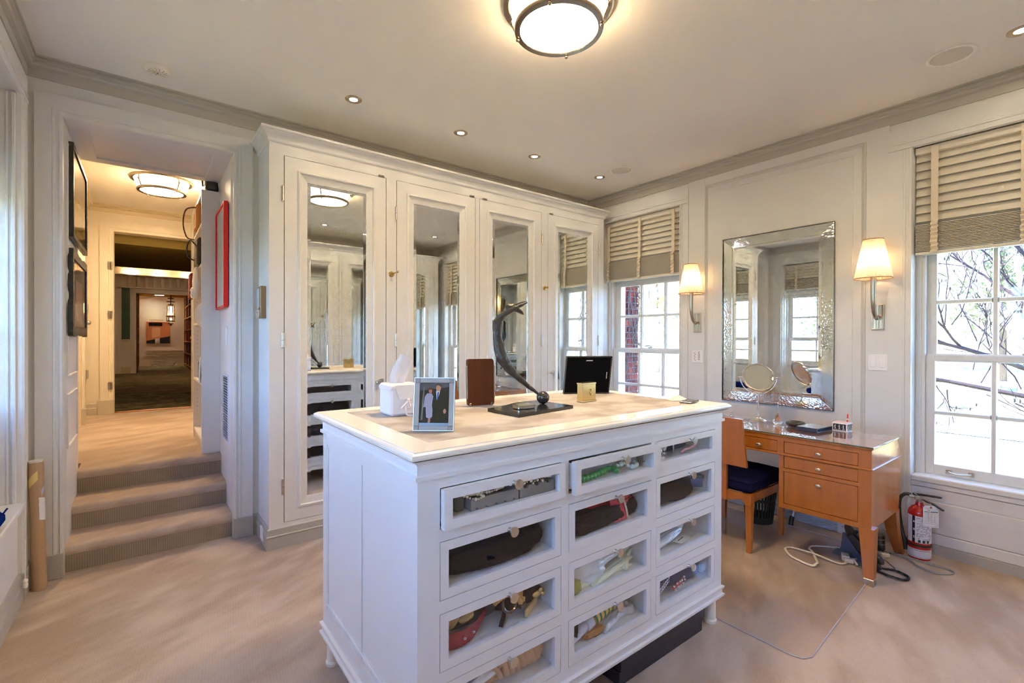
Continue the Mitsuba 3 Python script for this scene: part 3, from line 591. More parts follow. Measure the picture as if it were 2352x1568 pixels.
# side panels: frame around a recessed field with a moulding
for x, s in ((IX0, 1), (IX1, -1)):
    fr = cat(box(x, x+s*0.006, IY0, IY0+0.0, 0.12, 1.0) if False else box(x, x+s*0.02, IY1-0.05, IY1, 0.12, 1.0, 0.001), box(x, x+s*0.02, IY0, IY0+0.022, 0.12, 1.0), box(x, x+s*0.02, IY0+0.022, IY1-0.05, 0.12, 0.245), box(x, x+s*0.02, IY0+0.022, IY1-0.05, 0.918, 1.0))
    part(ISL, 'side_frame', fr, 'satin', WI)
    part(ISL, 'side_panel', box(x+s*0.006, x+s*0.02, IY0+0.022, IY1-0.05, 0.245, 0.918), 'satin', WI)
    part(ISL, 'panel_moulding', cat(box(x-s*0.003, x+s*0.008, IY0+0.024, IY1-0.062, 0.262, 0.272, 0.002), box(x+s*0.0005, x+s*0.008, IY1-0.066, IY1-0.052, 0.262, 0.91, 0.002)), 'satin', WI)
rect = [[IX0, IY0, 0], [IX0, IY1, 0], [IX1, IY1, 0], [IX1, IY0, 0]]
def around(prof, z):  # outward offsets positive
    return sweep([(a, b) for a, b in prof], [[p[0], p[1], z] for p in rect], [0, 0, 1], True)
part(ISL, 'cornice', around([(0, 0), (0.010, 0), (0.010, 0.012), (0.002, 0.014), (0.002, 0.040), (0.006, 0.046), (0.018, 0.056), (0.024, 0.058), (0, 0.058)], 0.962), 'satin', WI, label='stepped moulding below the top')
part(ISL, 'base_moulding', around([(0, 0), (0.008, 0.0), (0.012, 0.006), (0.012, 0.014), (0.004, 0.018), (0.004, 0.036), (0.010, 0.040), (0.012, 0.050), (0.002, 0.054), (0, 0.054)], 0.118), 'satin', WI, label='twin bead moulding at the base')
OV = 0.032
tp = [[IX0, IY0, 0], [IX0, IY1, 0], [IX1, IY1, 0], [IX1, IY0, 0]]
W_IN = 0.104
prof = [(-W_IN+OV, -0.022), (OV-0.010, -0.022), (OV-0.002, -0.018), (OV, -0.011), (OV-0.002, -0.004), (OV-0.008, 0.0), (OV-0.012, 0.0), (OV-0.013, 0.003), (-W_IN+OV, 0.003)]
part(ISL, 'top_border', sweep(prof, [[p[0], p[1], ITOP-0.003] for p in tp], [0, 0, 1], True), 'gloss', lin((226, 220, 206)), 30, label='glossy cream top border with a rounded edge')
a = W_IN-OV
part(ISL, 'top_inlay', box(IX0+a-0.001, IX1-a+0.001, IY0+a-0.001, IY1-a+0.001, ITOP-0.02, ITOP-0.001), 'suede', label='pale suede inlay of the top')
leg = lathe([(0, 0), (0.030, 0), (0.031, 0.012), (0.026, 0.020), (0.0255, 0.10), (0.028, 0.121), (0, 0.121)], 24)
for x, y in ((IX0+0.033, IY0+0.030), (IX1-0.046, IY0+0.030), (IX0+0.033, IY1-0.033), (IX1-0.046, IY1-0.033)):
    part(ISL, 'leg', xf(leg, loc=(x, y, 0)), 'satin', lin((232, 228, 216)), 30)
KNOB = lathe([(0, 0), (0.0085, 0), (0.0075, 0.003), (0.005, 0.009), (0.0052, 0.014), (0.010, 0.019), (0.0155, 0.022), (0.0165, 0.025), (0.0155, 0.028), (0, 0.0288)], 22)
def drawer(c, r, pull, yf, s, full=True):
    x0, x1 = COLS[c]; z0, z1 = ROWS[r]; g = 0.0018; Y = lambda d: yf-s*pull+s*d
    fr = 0.029; T_ = 0.020
    ms = [box(x0+g, x0+fr, Y(0), Y(T_), z0+g, z1-g), box(x1-fr, x1-g, Y(0), Y(T_), z0+g, z1-g), box(x0+fr, x1-fr, Y(0), Y(T_), z0+g, z0+fr), box(x0+fr, x1-fr, Y(0), Y(T_), z1-fr, z1-g)]
    k = part(ISL, 'drawer', cat(ms), 'satin', WI)
    yg = Y(0.012)
    part(k, 'pane', tm([[x0+fr, yg, z0+fr], [x1-fr, yg, z0+fr], [x1-fr, yg, z1-fr], [x0+fr, yg, z1-fr]], [[0, 1, 2], [0, 2, 3]]), 'drawer_pane')
    part(k, 'knob', xf(KNOB, rx=math.pi/2*s, loc=((x0+x1)/2+0.012, Y(0), z1-0.024)), 'metal', NICKEL, 40, label='nickel knob')
    d = 0.375; t = 0.008
    part(k, 'tray', cat(box(x0+0.008, x1-0.008, Y(T_), Y(d), z0+0.016, z0+0.024), box(x0+0.008, x0+0.016, Y(T_), Y(d), z0+0.024, z1-0.012), box(x1-0.016, x1-0.008, Y(T_), Y(d), z0+0.024, z1-0.012), box(x0+0.008, x1-0.008, Y(d-t), Y(d), z0+0.024, z1-0.012)), 'satin', lin((224, 222, 214)), label='white drawer box')
    return k
PULL = {(0, 0): 0.022, (1, 0): 0.033, (2, 0): 0.004, (1, 1): 0.003}
for r in range(4):
    for c in range(3): drawer(c, r, PULL.get((c, r), 0.0), IY0, 1)
for r in range(4):
    for c in range(3): drawer(c, r, 0.0, IY1, -1)
# ---------------------------------------------------------------- what lies in the drawers
def dz(r): return ROWS[r][0]+0.0245
def ring_of(n, path, r, jitter=0, seed=0, sub=1):
    P = np.asarray(path, float); d = np.r_[0, np.cumsum(np.linalg.norm(np.diff(P, axis=0), axis=1))]
    t = np.linspace(0, d[-1], n); q = np.stack([np.interp(t, d, P[:, k]) for k in range(3)], 1)
    rn = random.Random(seed)
    return [ball(r*(1+jitter*(rn.random()-.5)), p, sub) for p in q]
z = dz(0)
# left top drawer
k = thing('jewellery_tray', 'grey velvet tray with notched edge under the pearls, in the left top drawer', 'jewellery tray')
def velvet_tray(x0, x1, y0, y1, notch):
    poly = [(x0, z)]
    n = int((x1-x0)/0.03)
    for i in range(n):
        xa = x0+(x1-x0)*(i+0.5)/n; poly += [(xa-0.007, z), (xa-0.004, z+0.008), (xa+0.004, z+0.008), (xa+0.007, z)]
    poly += [(x1, z), (x1, z+0.036), (x0, z+0.036)]
    up = [(x0, z), (x1, z)]
    n2 = int((x1-x0)/0.045)
    for i in range(n2)[::-1]:
        xa = x0+(x1-x0)*(i+0.5)/n2; up += [(xa+0.012, z+0.038), (xa+0.007, z+0.030), (xa-0.007, z+0.030), (xa-0.012, z+0.038)]
    front = prism(poly if not notch else [up[0], up[1], (x1, z+0.038)]+up[2:]+[(x0, z+0.038)], 'y', y0, y0+0.008)
    return cat(front, box(x0, x1, y1-0.008, y1, z, z+0.036), box(x0, x0+0.008, y0+0.008, y1-0.008, z, z+0.036), box(x1-0.008, x1, y0+0.008, y1-0.008, z, z+0.036), box(x0+0.008, x1-0.008, y0+0.008, y1-0.008, z, z+0.012))
part(k, 'tray', velvet_tray(0.765, 0.945, 1.182, 1.30, False), 'matte', lin((122, 122, 122)))
k = thing('jewellery_tray', 'grey velvet tray with scalloped rim at the right of the left top drawer', 'jewellery tray')
part(k, 'tray', velvet_tray(0.952, 1.098, 1.182, 1.30, True), 'matte', lin((124, 124, 122)))
solo('velvet_pouch', cat(box(0.685, 0.715, 1.21, 1.30, z, z+0.05, 0.006), box(0.722, 0.755, 1.20, 1.30, z, z+0.048, 0.006)), 'matte', lin((74, 80, 82)), 'slate grey velvet pouches at the left of the left top drawer', 'pouch')
pp = crv([[0.715, 1.195, z+0.056], [0.745, 1.183, z+0.050], [0.765, 1.176, z+0.040], [0.79, 1.175, z+0.036], [0.805, 1.178, z+0.042], [0.785, 1.19, z+0.046], [0.76, 1.195, z+0.048], [0.79, 1.185, z+0.050], [0.83, 1.185, z+0.046], [0.86, 1.188, z+0.047], [0.89, 1.195, z+0.048]], 8)
k = thing('pearl_necklace', 'pearl necklace heaped on the grey tray in the left top drawer', 'necklace')
for b in ring_of(30, pp, 0.0042, 0.7, 3, 2): part(k, 'pearl', b, 'gloss', lin((214, 204, 178)), 60)
k = thing('silver_chain', 'silver chain and charms on the scalloped grey tray', 'necklace')
rr = random.Random(2)
part(k, 'links', cat([ball(0.004+0.003*rr.random(), [0.95+0.10*rr.random(), 1.18+0.03*rr.random(), z+0.042+0.018*rr.random()], 1) for _ in range(46)]), 'chrome', label='silver links')
part(k, 'pearl', ball(0.0075, [0.915, 1.186, z+0.055]), 'gloss', lin((220, 215, 200)), 60)
k = thing('shell_brooch', 'white beaded brooch at the right end of the left top drawer', 'brooch')
part(k, 'beads', cat([ball(0.005, [1.062+0.02*rr.random()*1.3, 1.184+0.012*rr.random(), z+0.050+0.016*rr.random()], 1) for _ in range(36)]), 'gloss', lin((230, 226, 205)), 50)
solo('teal_card', xf(box(-0.05, 0.05, -0.03, 0.03, 0, 0.004), 0.1, (0.93, 1.27, z+0.060)), 'satin', lin((20, 130, 140)), 'teal card at the back of the left top drawer', 'card')
# middle top drawer: pulled out
y0 = IY0-0.033+0.03
k = thing('green_necklace', 'necklace of large green beads in the middle top drawer', 'necklace')
gp = crv([[1.215, y0+0.015, z+0.014], [1.25, y0+0.012, z+0.013], [1.29, y0+0.015, z+0.013], [1.33, y0+0.022, z+0.013], [1.37, y0+0.03, z+0.014], [1.41, y0+0.04, z+0.015], [1.435, y0+0.03, z+0.014], [1.425, y0+0.012, z+0.013]], 8)
for b in ring_of(12, gp, 0.0126, 0.2, 1, 2): part(k, 'bead', b, 'gloss', lin((24, 140, 60)), 60)
part(k, 'ring', xf(trimesh.creation.torus(0.012, 0.003), rx=math.pi/2, loc=(1.203, y0+0.004, z+0.016)), 'satin', lin((214, 206, 186)), 60, label='cream ring clasp')
k = thing('white_necklace', 'necklace of milky glass beads in the middle top drawer', 'necklace')
wp = crv([[1.45, y0+0.05, z+0.016], [1.475, y0+0.03, z+0.022], [1.50, y0+0.045, z+0.022], [1.52, y0+0.012, z+0.012], [1.555, y0+0.016, z+0.012], [1.58, y0+0.04, z+0.013]], 8)
for b in ring_of(11, wp, 0.0088, 0.3, 4, 2): part(k, 'bead', b, 'gloss', lin((206, 222, 216)), 60)
solo('paper_wad', cat(xf(box(-0.12, 0.12, -0.02, 0.02, 0, 0.012, 0.003), 0.05, (1.32, y0+0.10, z+0.034)), xf(box(-0.04, 0.05, -0.03, 0.03, 0, 0.018, 0.003), -0.1, (1.45, y0+0.12, z+0.040)), box(1.21, 1.50, y0+0.08, y0+0.2, z, z+0.034)), 'matte', lin((196, 198, 202)), 'folded white papers behind the green necklace', 'paper')
k = thing('twig_brooch', 'tangled grey brooch at the right of the middle top drawer', 'brooch')
part(k, 'wires', cat([tube([[1.57+0.03*rr.random(), y0+0.02+0.03*rr.random(), z], [1.56+0.05*rr.random(), y0+0.03*rr.random()+0.01, z+0.055*rr.random()+0.01]], 0.002, 5) for _ in range(22)]), 'metal', lin((150, 140, 130)))
# right top drawer
y0 = IY0+0.03
k = thing('crystal_brooch', 'sparkling crystal brooch at the left of the right top drawer', 'brooch')
for i in range(22):
    m = trimesh.creation.icosphere(subdivisions=0, radius=0.009); m = xf(m, rr.random()*6, (1.715+0.085*rr.random(), y0+0.012+0.03*rr.random(), z+0.010+0.045*rr.random()), rx=rr.random()*6)
    part(k, 'stone', m, 'chrome' if i % 2 else 'gloss', lin((200, 205, 214)))
solo('slip_of_paper', cat(xf(box(-0.05, 0.05, -0.0008, 0.0008, -0.03, 0.03), 0.5, (1.93, y0+0.06, z+0.03), ry=-0.5), xf(box(-0.03, 0.03, -0.03, 0.03, 0, 0.014), 0.0, (1.725, y0+0.02, z))), 'matte', lin((214, 212, 204)), 'loose white paper slips in the right top drawer', 'paper')
solo('pink_bracelet', tube(crv([[1.90, y0+0.005, z+0.008], [1.93, y0+0.0, z+0.022], [1.965, y0+0.012, z+0.014], [2.0, y0+0.006, z+0.024], [2.04, y0+0.02, z+0.016]], 6), 0.006, 6), 'gloss', lin((206, 150, 158)), 'pink beaded bracelet in the right top drawer', 'bracelet', 50)
solo('blue_pouch', blob(0.14, 0.08, 0.034, (1.93, y0+0.14, z+0.03), 0.2, 2, 5, flat=-0.9), 'matte', lin((34, 52, 84)), 'dark blue pouch at the back of the right top drawer', 'pouch', 60)
# second row
z = dz(1); y0 = IY0+0.03
solo('black_clutch', cat(blob(0.222, 0.14, 0.066, (0.884, y0+0.128, z+0.058), 0.14, 2.0, 1, 4, -0.85), xf(blob(0.05, 0.055, 0.042, (0, 0, 0), 0.2, 2, 3, 3, -0.9), 0.3, (1.045, y0+0.12, z+0.04))), 'matte', lin((16, 19, 25)), 'slouchy black cloth bag filling the left drawer of the second row', 'bag', 60)
solo('black_shoe_bag', cat(blob(0.175, 0.13, 0.040, (1.345, y0+0.118, z+0.036), 0.20, 2.2, 8, 4, -0.85), blob(0.05, 0.07, 0.036, (1.572, y0+0.085, z+0.034), 0.18, 2.2, 9, 3, -0.85)), 'matte', lin((22, 24, 28)), 'crumpled black pouches in the middle drawer of the second row', 'pouch', 60)
k = thing('red_scarf', 'red silk scarf draped over the black pouches in the second row', 'scarf')
def ribbon(path, w, up, th=0.003):
    P = np.asarray(path, float); up = np.asarray(up, float); tg = np.gradient(P, axis=0); sd = np.cross(tg, up); sd /= np.linalg.norm(sd, axis=1, keepdims=True)+1e-9
    nn = np.cross(sd, tg); nn /= np.linalg.norm(nn, axis=1, keepdims=True)+1e-9; n = len(P); w = np.broadcast_to(w, (n,))[:, None]
    v = np.vstack([P-sd*w/2, P+sd*w/2, P+sd*w/2+nn*th, P-sd*w/2+nn*th]); f = []
    for i in range(n-1):
        for q in range(4):
            a, b, c, d = q*n+i, q*n+i+1, ((q+1) % 4)*n+i, ((q+1) % 4)*n+i+1; f += [[a, c, d], [a, d, b]]
    for i in (0, n-1): f += [[i, n+i, 2*n+i], [i, 2*n+i, 3*n+i]]
    return tm(v, f)
part(k, 'drape', ribbon(crv([[1.19, y0+0.085, z+0.070], [1.26, y0+0.07, z+0.078], [1.33, y0+0.065, z+0.084], [1.42, y0+0.06, z+0.088], [1.50, y0+0.055, z+0.094], [1.565, y0+0.06, z+0.098]], 6), 0.10, [0, -0.5, 1]), 'satin', lin((176, 10, 34)), 50)
part(k, 'tail', ribbon(crv([[1.455, y0+0.05, z+0.106], [1.462, y0+0.018, z+0.092], [1.466, y0+0.012, z+0.06], [1.475, y0+0.006, z+0.022], [1.476, y0+0.002, z+0.004]], 6), np.linspace(0.06, 0.085, 25), [0, -1, 0.1]), 'satin', lin((180, 12, 36)), 50)
part(k, 'tail', ribbon(crv([[1.54, y0+0.03, z+0.115], [1.53, y0+0.02, z+0.085], [1.50, y0+0.014, z+0.055]], 6), np.linspace(0.06, 0.03, 13), [0, -1, 0.1]), 'satin', lin((170, 8, 30)), 50)
part(k, 'hem', ribbon(crv([[1.495, y0+0.018, z+0.12], [1.512, y0+0.006, z+0.06], [1.522, y0+0.001, z+0.012]], 5), 0.008, [0, -1, 0.1]), 'matte', lin((200, 190, 176)), label='pale hem')
solo('brown_belt_roll', blob(0.185, 0.135, 0.056, (1.855, y0+0.125, z+0.050), 0.12, 1.8, 12, 4, -0.9), 'matte', lin((34, 30, 31)), 'dark brown rolled wrap in the right drawer of the second row', 'wrap', 60)
k = thing('blue_box', 'flat dark blue box leaning in the right drawer of the second row', 'box')
part(k, 'body', xf(box(-0.085, 0.085, -0.08, 0.08, 0, 0.042, 0.002), -0.35, (2.015, y0+0.10, z+0.034), ry=0.08), 'satin', lin((26, 58, 110)))
part(k, 'lid', xf(box(-0.088, 0.088, -0.083, 0.083, 0.042, 0.056, 0.002), -0.35, (2.015, y0+0.10, z+0.034), ry=0.08), 'satin', lin((24, 40, 76)))
# third row
z = dz(2)
k = thing('red_belt', 'curved dark red leather belt with eyelets in the left drawer of the third row', 'belt')
bp = crv([[0.682, y0+0.10, z+0.03], [0.688, y0+0.02, z+0.028], [0.74, y0-0.003, z+0.028], [0.80, y0+0.01, z+0.03], [0.86, y0+0.05, z+0.036], [0.92, y0+0.10, z+0.045]], 8)
part(k, 'strap', ribbon(bp, np.r_[np.full(20, 0.050), np.linspace(0.05, 0.016, 21)], [0.3, 1, 0.0], 0.004) if False else tm(np.vstack([bp-[0, 0, 0.024]*np.r_[np.ones(20), np.linspace(1, .3, 21)][:, None], bp+[0, 0, 0.024]*np.r_[np.ones(20), np.linspace(1, .3, 21)][:, None]]), [q for i in range(40) for q in ([i, i+1, 42+i], [i, 42+i, 41+i])]), 'satin', lin((112, 28, 44)), 60)
for q in (18, 23): part(k, 'eyelet', xf(trimesh.creation.torus(0.0035, 0.0012, major_sections=14, minor_sections=6), rx=math.pi/2, loc=tuple(bp[q]+[0, -0.004, -0.002])), 'chrome', label='metal eyelet')
solo('cream_socks', cat(blob(0.035, 0.02, 0.02, (0.705, y0+0.05, z+0.065), 0.3, 2, 4), xf(blob(0.016, 0.02, 0.034, (0, 0, 0), 0.2, 2, 5), 0, (0.745, y0+0.045, z+0.068), ry=0.6), xf(blob(0.032, 0.018, 0.014, (0, 0, 0), 0.2, 2, 6), 0.2, (0.785, y0+0.04, z+0.06))), 'matte', lin((200, 172, 128)), 'pair of cream socks tucked behind the red belt', 'socks', 60)
solo('grey_felt_roll', blob(0.165, 0.11, 0.060, (0.83, y0+0.175, z+0.054), 0.10, 1.5, 2, 4, -0.9), 'matte', lin((66, 70, 80)), 'grey felt roll behind the red belt', 'felt roll', 60)
solo('black_felt_roll', blob(0.105, 0.12, 0.062, (1.015, y0+0.155, z+0.056), 0.08, 1.5, 3, 4, -0.9), 'matte', lin((24, 24, 29)), 'black felt roll at the right of the left third-row drawer', 'felt roll', 60)
k = thing('rope_belt', 'tan twisted rope belt with a horn buckle in the third row', 'belt')
rp = crv([[0.880, y0+0.02, z+0.075], [0.895, y0+0.006, z+0.094], [0.93, y0+0.002, z+0.102], [0.96, y0+0.004, z+0.094], [0.968, y0+0.0, z+0.066], [0.978, y0+0.0, z+0.052], [0.988, y0+0.006, z+0.070]], 10)
part(k, 'rope', tube(rp, 0.0085*(1+0.15*np.sin(np.arange(len(rp))*2.0)), 8), 'matte', lin((196, 162, 106)), 60)
part(k, 'tab', box(0.968, 0.995, y0+0.012, y0+0.018, z+0.05, z+0.118, 0.003), 'satin', lin((186, 140, 70)))
part(k, 'buckle', cat(xf(trimesh.creation.torus(0.026, 0.006, major_sections=20, minor_sections=8), rx=math.pi/2-0.3, loc=(0.925, y0+0.0, z+0.072)), tube([[0.965, y0-0.006, z+0.047], [0.988, y0-0.006, z+0.052]], 0.008)), 'gloss', lin((52, 34, 30)), 40, label='dark horn buckle')
k = thing('gilt_belt', 'tan belt with a gilt clasp at the right of the left third-row drawer', 'belt')
part(k, 'strap', xf(box(-0.05, 0.05, -0.004, 0.004, 0, 0.026, 0.002), 0.5, (1.035, y0+0.02, z+0.001)), 'satin', lin((196, 168, 116)))
part(k, 'clasp', cat(ball(0.016, [1.06, y0+0.02, z+0.05], sc=(1.3, 0.6, 0.8)), ball(0.009, [1.075, y0+0.018, z+0.062]), ball(0.009, [1.085, y0+0.018, z+0.045])), 'metal', GOLD, 40)
k = thing('black_strap', 'thin black strap end lying in the left third-row drawer', 'strap')
scene[k] = shape(ribbon(crv([[0.95, y0+0.05, z+0.03], [0.925, y0+0.03, z+0.012], [0.895, y0+0.004, z+0.003]], 6), 0.014, [0, 0, 1]), 'matte', lin((24, 24, 28)))
solo('plastic_bag', cat(blob(0.115, 0.075, 0.058, (1.30, y0+0.085, z+0.060), 0.35, 2.6, 21, 4, -1), xf(cloth(0.26, 0.16, (0, 0, 0), 0.06, 3), 0.2, (1.47, y0+0.11, z+0.05))), 'gloss', lin((206, 212, 216)), 'crumpled clear plastic bag in the middle third-row drawer', 'plastic bag', 60)
solo('tissue_sheets', cat(xf(cloth(0.26, 0.05, (0, 0, 0), 0.016, 5), 0.12, (1.45, y0+0.03, z+0.012), ry=-0.12), xf(cloth(0.36, 0.07, (0, 0, 0), 0.02, 7), 0.0, (1.39, y0+0.05, z+0.001)), xf(cloth(0.12, 0.06, (0, 0, 0), 0.02, 9), 0.5, (1.55, y0+0.05, z+0.02), ry=-0.3)), 'matte', lin((222, 226, 202)), 'pale green tissue sheets under the plastic bag', 'tissue paper', 60)
solo('olive_sachet', blob(0.035, 0.025, 0.025, (1.225, y0+0.02, z+0.022), 0.35, 3, 31, 3, -0.9), 'matte', lin((160, 158, 96)), 'olive sachet at the left of the middle third-row drawer', 'sachet', 60)
solo('dark_roll', xf(cyl([-0.11, 0, 0], [0.11, 0, 0], 0.045, seg=24), 0.05, (1.48, y0+0.24, z+0.075)), 'matte', lin((46, 42, 48)), 'dark felt roll behind the plastic bag', 'felt roll', 40)
k = thing('wrapped_garment', 'garment wrapped in clear film in the right third-row drawer', 'wrapped garment')
part(k, 'film', cat(xf(blob(0.14, 0.022, 0.022, (0, 0, 0), 0.25, 2.5, 41, 4), 0.06, (1.82, y0+0.03, z+0.04), ry=-0.10), xf(blob(0.13, 0.045, 0.034, (0, 0, 0), 0.3, 2.5, 42, 4), 0.12, (1.82, y0+0.10, z+0.078), ry=-0.20), xf(blob(0.055, 0.02, 0.03, (0, 0, 0), 0.3, 3, 43, 4), 0.1, (1.955, y0+0.05, z+0.075), ry=-0.7)), 'gloss', lin((196, 208, 218)), 60)
part(k, 'label', xf(box(-0.05, 0.05, -0.02, 0.02, 0, 0.002), 0.2, (1.93, y0+0.02, z+0.012)), 'matte', lin((226, 222, 208)))
part(k, 'print', cat(*[xf(box(-0.012, 0.012, -0.002, 0.002, 0, 0.0005), 0.2, (1.91+0.03*i, y0+0.018+0.006*i, z+0.0145)) for i in range(2)]), 'matte', lin((60, 60, 80)))
solo('dark_scarf', blob(0.15, 0.06, 0.05, (1.83, y0+0.21, z+0.055), 0.2, 2, 51, 4, -0.9), 'matte', lin((50, 44, 50)), 'dark scarf at the back of the right third-row drawer', 'scarf', 60)
# bottom row
z = dz(3)
def folds(n, x0, x1, y, zc, r, seed, col):
    rn = random.Random(seed); out = []
    for i in range(n):
        t = i/(n-1); c = x0+(x1-x0)*t
        out.append(tube(crv([[c-0.05, y+0.06*rn.random()+0.02, zc+0.02*rn.random()], [c-0.01, y+0.012*rn.random(), zc+0.05+0.03*rn.random()], [c+0.03, y+0.012*rn.random(), zc+0.04+0.03*rn.random()], [c+0.05, y+0.01, zc+0.008]], 6), r*(0.8+0.4*rn.random()), 10, flat=0.7))
    return cat(out)
solo('beige_shawl', cat(folds(8, 0.86, 1.02, y0+0.015, z+0.015, 0.013, 3, 0), blob(0.075, 0.12, 0.066, (1.03, y0+0.135, z+0.06), 0.12, 1.6, 61, 4, -0.9), blob(0.14, 0.11, 0.055, (0.87, y0+0.14, z+0.05), 0.2, 2, 63, 3, -0.9)), 'satin', lin((192, 160, 130)), 'folded beige satin shawl in the left bottom drawer', 'shawl', 60)
solo('lace_cloth', cloth(0.14, 0.10, (0.82, y0+0.06, z+0.045), 0.055, 12, 30, 0.2, 9), 'matte', lin((222, 224, 230)), 'white lace cloth beside the beige shawl', 'lace', 60)
solo('brown_scarf', blob(0.075, 0.10, 0.045, (0.745, y0+0.12, z+0.042), 0.3, 2.5, 66, 3, -0.9), 'matte', lin((120, 84, 62)), 'brown scarf at the left of the left bottom drawer', 'scarf', 60)
k = thing('striped_belt_roll', 'rolled belt with green and yellow bands in the middle bottom drawer', 'rolled belt')
rl = lambda a, b, r: cyl([1.30+0.20*a, y0+0.035+0.02*a, z+0.035+0.035*a], [1.30+0.20*b, y0+0.035+0.02*b, z+0.035+0.035*b], r, seg=20)
part(k, 'core', rl(0.26, 1.0, 0.028), 'satin', lin((214, 186, 92)), 40)
for i in range(6): part(k, 'band', rl(0.27+0.125*i, 0.315+0.125*i, 0.0292), 'satin', lin((30, 100, 62)), 40, label='green band')
part(k, 'cuff', cat(rl(0.05, 0.24, 0.026), rl(-0.45, 0.05, 0.022)), 'matte', lin((204, 208, 226)), 40, label='pale grey cloth end')
part(k, 'tip', cat(xf(box(-0.045, 0.045, -0.006, 0.006, -0.012, 0.012, 0.004), 0.1, (1.545, y0+0.05, z+0.092), ry=-0.25), xf(box(-0.02, 0.02, -0.0075, -0.005, -0.005, 0.005, 0.001), 0.1, (1.55, y0+0.049, z+0.094), ry=-0.25)), 'satin', lin((222, 220, 214)), label='white strap end')
solo('red_felt', xf(box(-0.045, 0.045, -0.004, 0.004, -0.03, 0.03, 0.003), 0.0, (1.375, y0+0.06, z+0.088), ry=-0.25), 'matte', lin((180, 22, 30)), 'red felt square behind the striped roll', 'felt')
solo('black_stocking', blob(0.05, 0.09, 0.066, (1.222, y0+0.10, z+0.060), 0.1, 1.6, 71, 3, -0.9), 'matte', lin((34, 36, 34)), 'balled black stocking at the left of the middle bottom drawer', 'stocking', 60)
solo('film_scraps', cat(cloth(0.16, 0.08, (1.46, y0+0.05, z+0.001), 0.03, 15, 22, 0.2, 8), cloth(0.10, 0.06, (1.55, y0+0.05, z+0.002), 0.05, 16, 22, -0.3, 8)), 'gloss', lin((206, 206, 208)), 'scraps of clear film beneath the striped roll', 'film', 60)
solo('tan_sachet', blob(0.05, 0.02, 0.014, (1.34, y0+0.02, z+0.013), 0.3, 3, 77, 3, -0.9), 'matte', lin((176, 132, 84)), 'tan sachet under the striped roll', 'sachet', 60)
solo('dark_wrap', blob(0.21, 0.08, 0.062, (1.40, y0+0.2, z+0.058), 0.12, 1.6, 78, 4, -0.9), 'matte', lin((52, 46, 48)), 'dark wrap at the back of the middle bottom drawer', 'wrap', 60)
k = thing('checked_belt', 'black and white triangle-patterned belt in the right bottom drawer', 'belt')
part(k, 'strap', cat(xf(box(0, 0.155, -0.003, 0.003, 0, 0.030, 0.001), 0.18, (1.705, y0+0.002, z+0.010), ry=-0.20), xf(box(0, 0.155, -0.003, 0.003, 0, 0.030, 0.001), 0.18, (1.705, y0+0.022, z+0.036), ry=-0.20)), 'satin', lin((28, 28, 44)))
tri = []
for row in (0, 1):
    for i in range(9):
        for j in (0, 1):
            x = 0.004+0.0168*i; h0 = 0.002+0.014*j
            tri.append(xf(prism([(x, h0), (x+0.014, h0+0.006), (x, h0+0.012)], 'y', -0.0042, -0.0031), 0.18, (1.705, y0+0.002+0.020*row, z+0.010+0.026*row), ry=-0.20))
part(k, 'triangles', cat(tri), 'matte', lin((226, 226, 236)), label='white triangles')
k = thing('red_bracelet', 'red and white cut-out bracelet in the right bottom drawer', 'bracelet')
bp = crv([[1.842, y0+0.005, z+0.018], [1.872, y0+0.002, z+0.03], [1.905, y0+0.008, z+0.026], [1.94, y0+0.015, z+0.036]], 6)
part(k, 'band', cat(*[ball(0.011, p, 1, (1.1, 0.4, 1)) for p in bp[1::3]]), 'gloss', lin((150, 24, 30)), 40)
part(k, 'beads', cat(*[ball(0.0045, p+[0.005, -0.005, 0.010*(-1)**i], 1) for i, p in enumerate(bp[::2])]), 'gloss', lin((226, 220, 214)), 40)
solo('navy_pouch', blob(0.145, 0.11, 0.066, (1.965, y0+0.118, z+0.060), 0.08, 1.4, 81, 4, -0.9), 'matte', lin((42, 50, 84)), 'slim navy pouch in the right bottom drawer', 'pouch', 60)
solo('grey_pouch', blob(0.075, 0.09, 0.06, (1.765, y0+0.13, z+0.058), 0.08, 1.4, 83, 4, -0.9), 'matte', lin((84, 86, 98)), 'grey felt pouch behind the triangle-patterned belt', 'pouch', 60)
# rear drawers, seen in the wardrobe mirrors: dark folded things
rr = random.Random(9); n = 0
GW = ['left', 'middle', 'right']; RW = ['top', 'second', 'third', 'bottom']
for r in range(4):
    for c in range(3):
        x0, x1 = COLS[c]; h = (ROWS[r][1]-ROWS[r][0])*0.33
        solo('folded_garment', blob(0.19, 0.10, h, ((x0+x1)/2, IY1-0.16, dz(r)+h*0.9), 0.12, 1.7, 90+n, 3, -0.9), 'matte', lin(rr.choice([(30, 32, 38), (40, 36, 36), (56, 44, 40), (28, 30, 48)])), f'dark folded garment in the {GW[c]} {RW[r]} drawer at the back of the island', 'garment', 60); n += 1
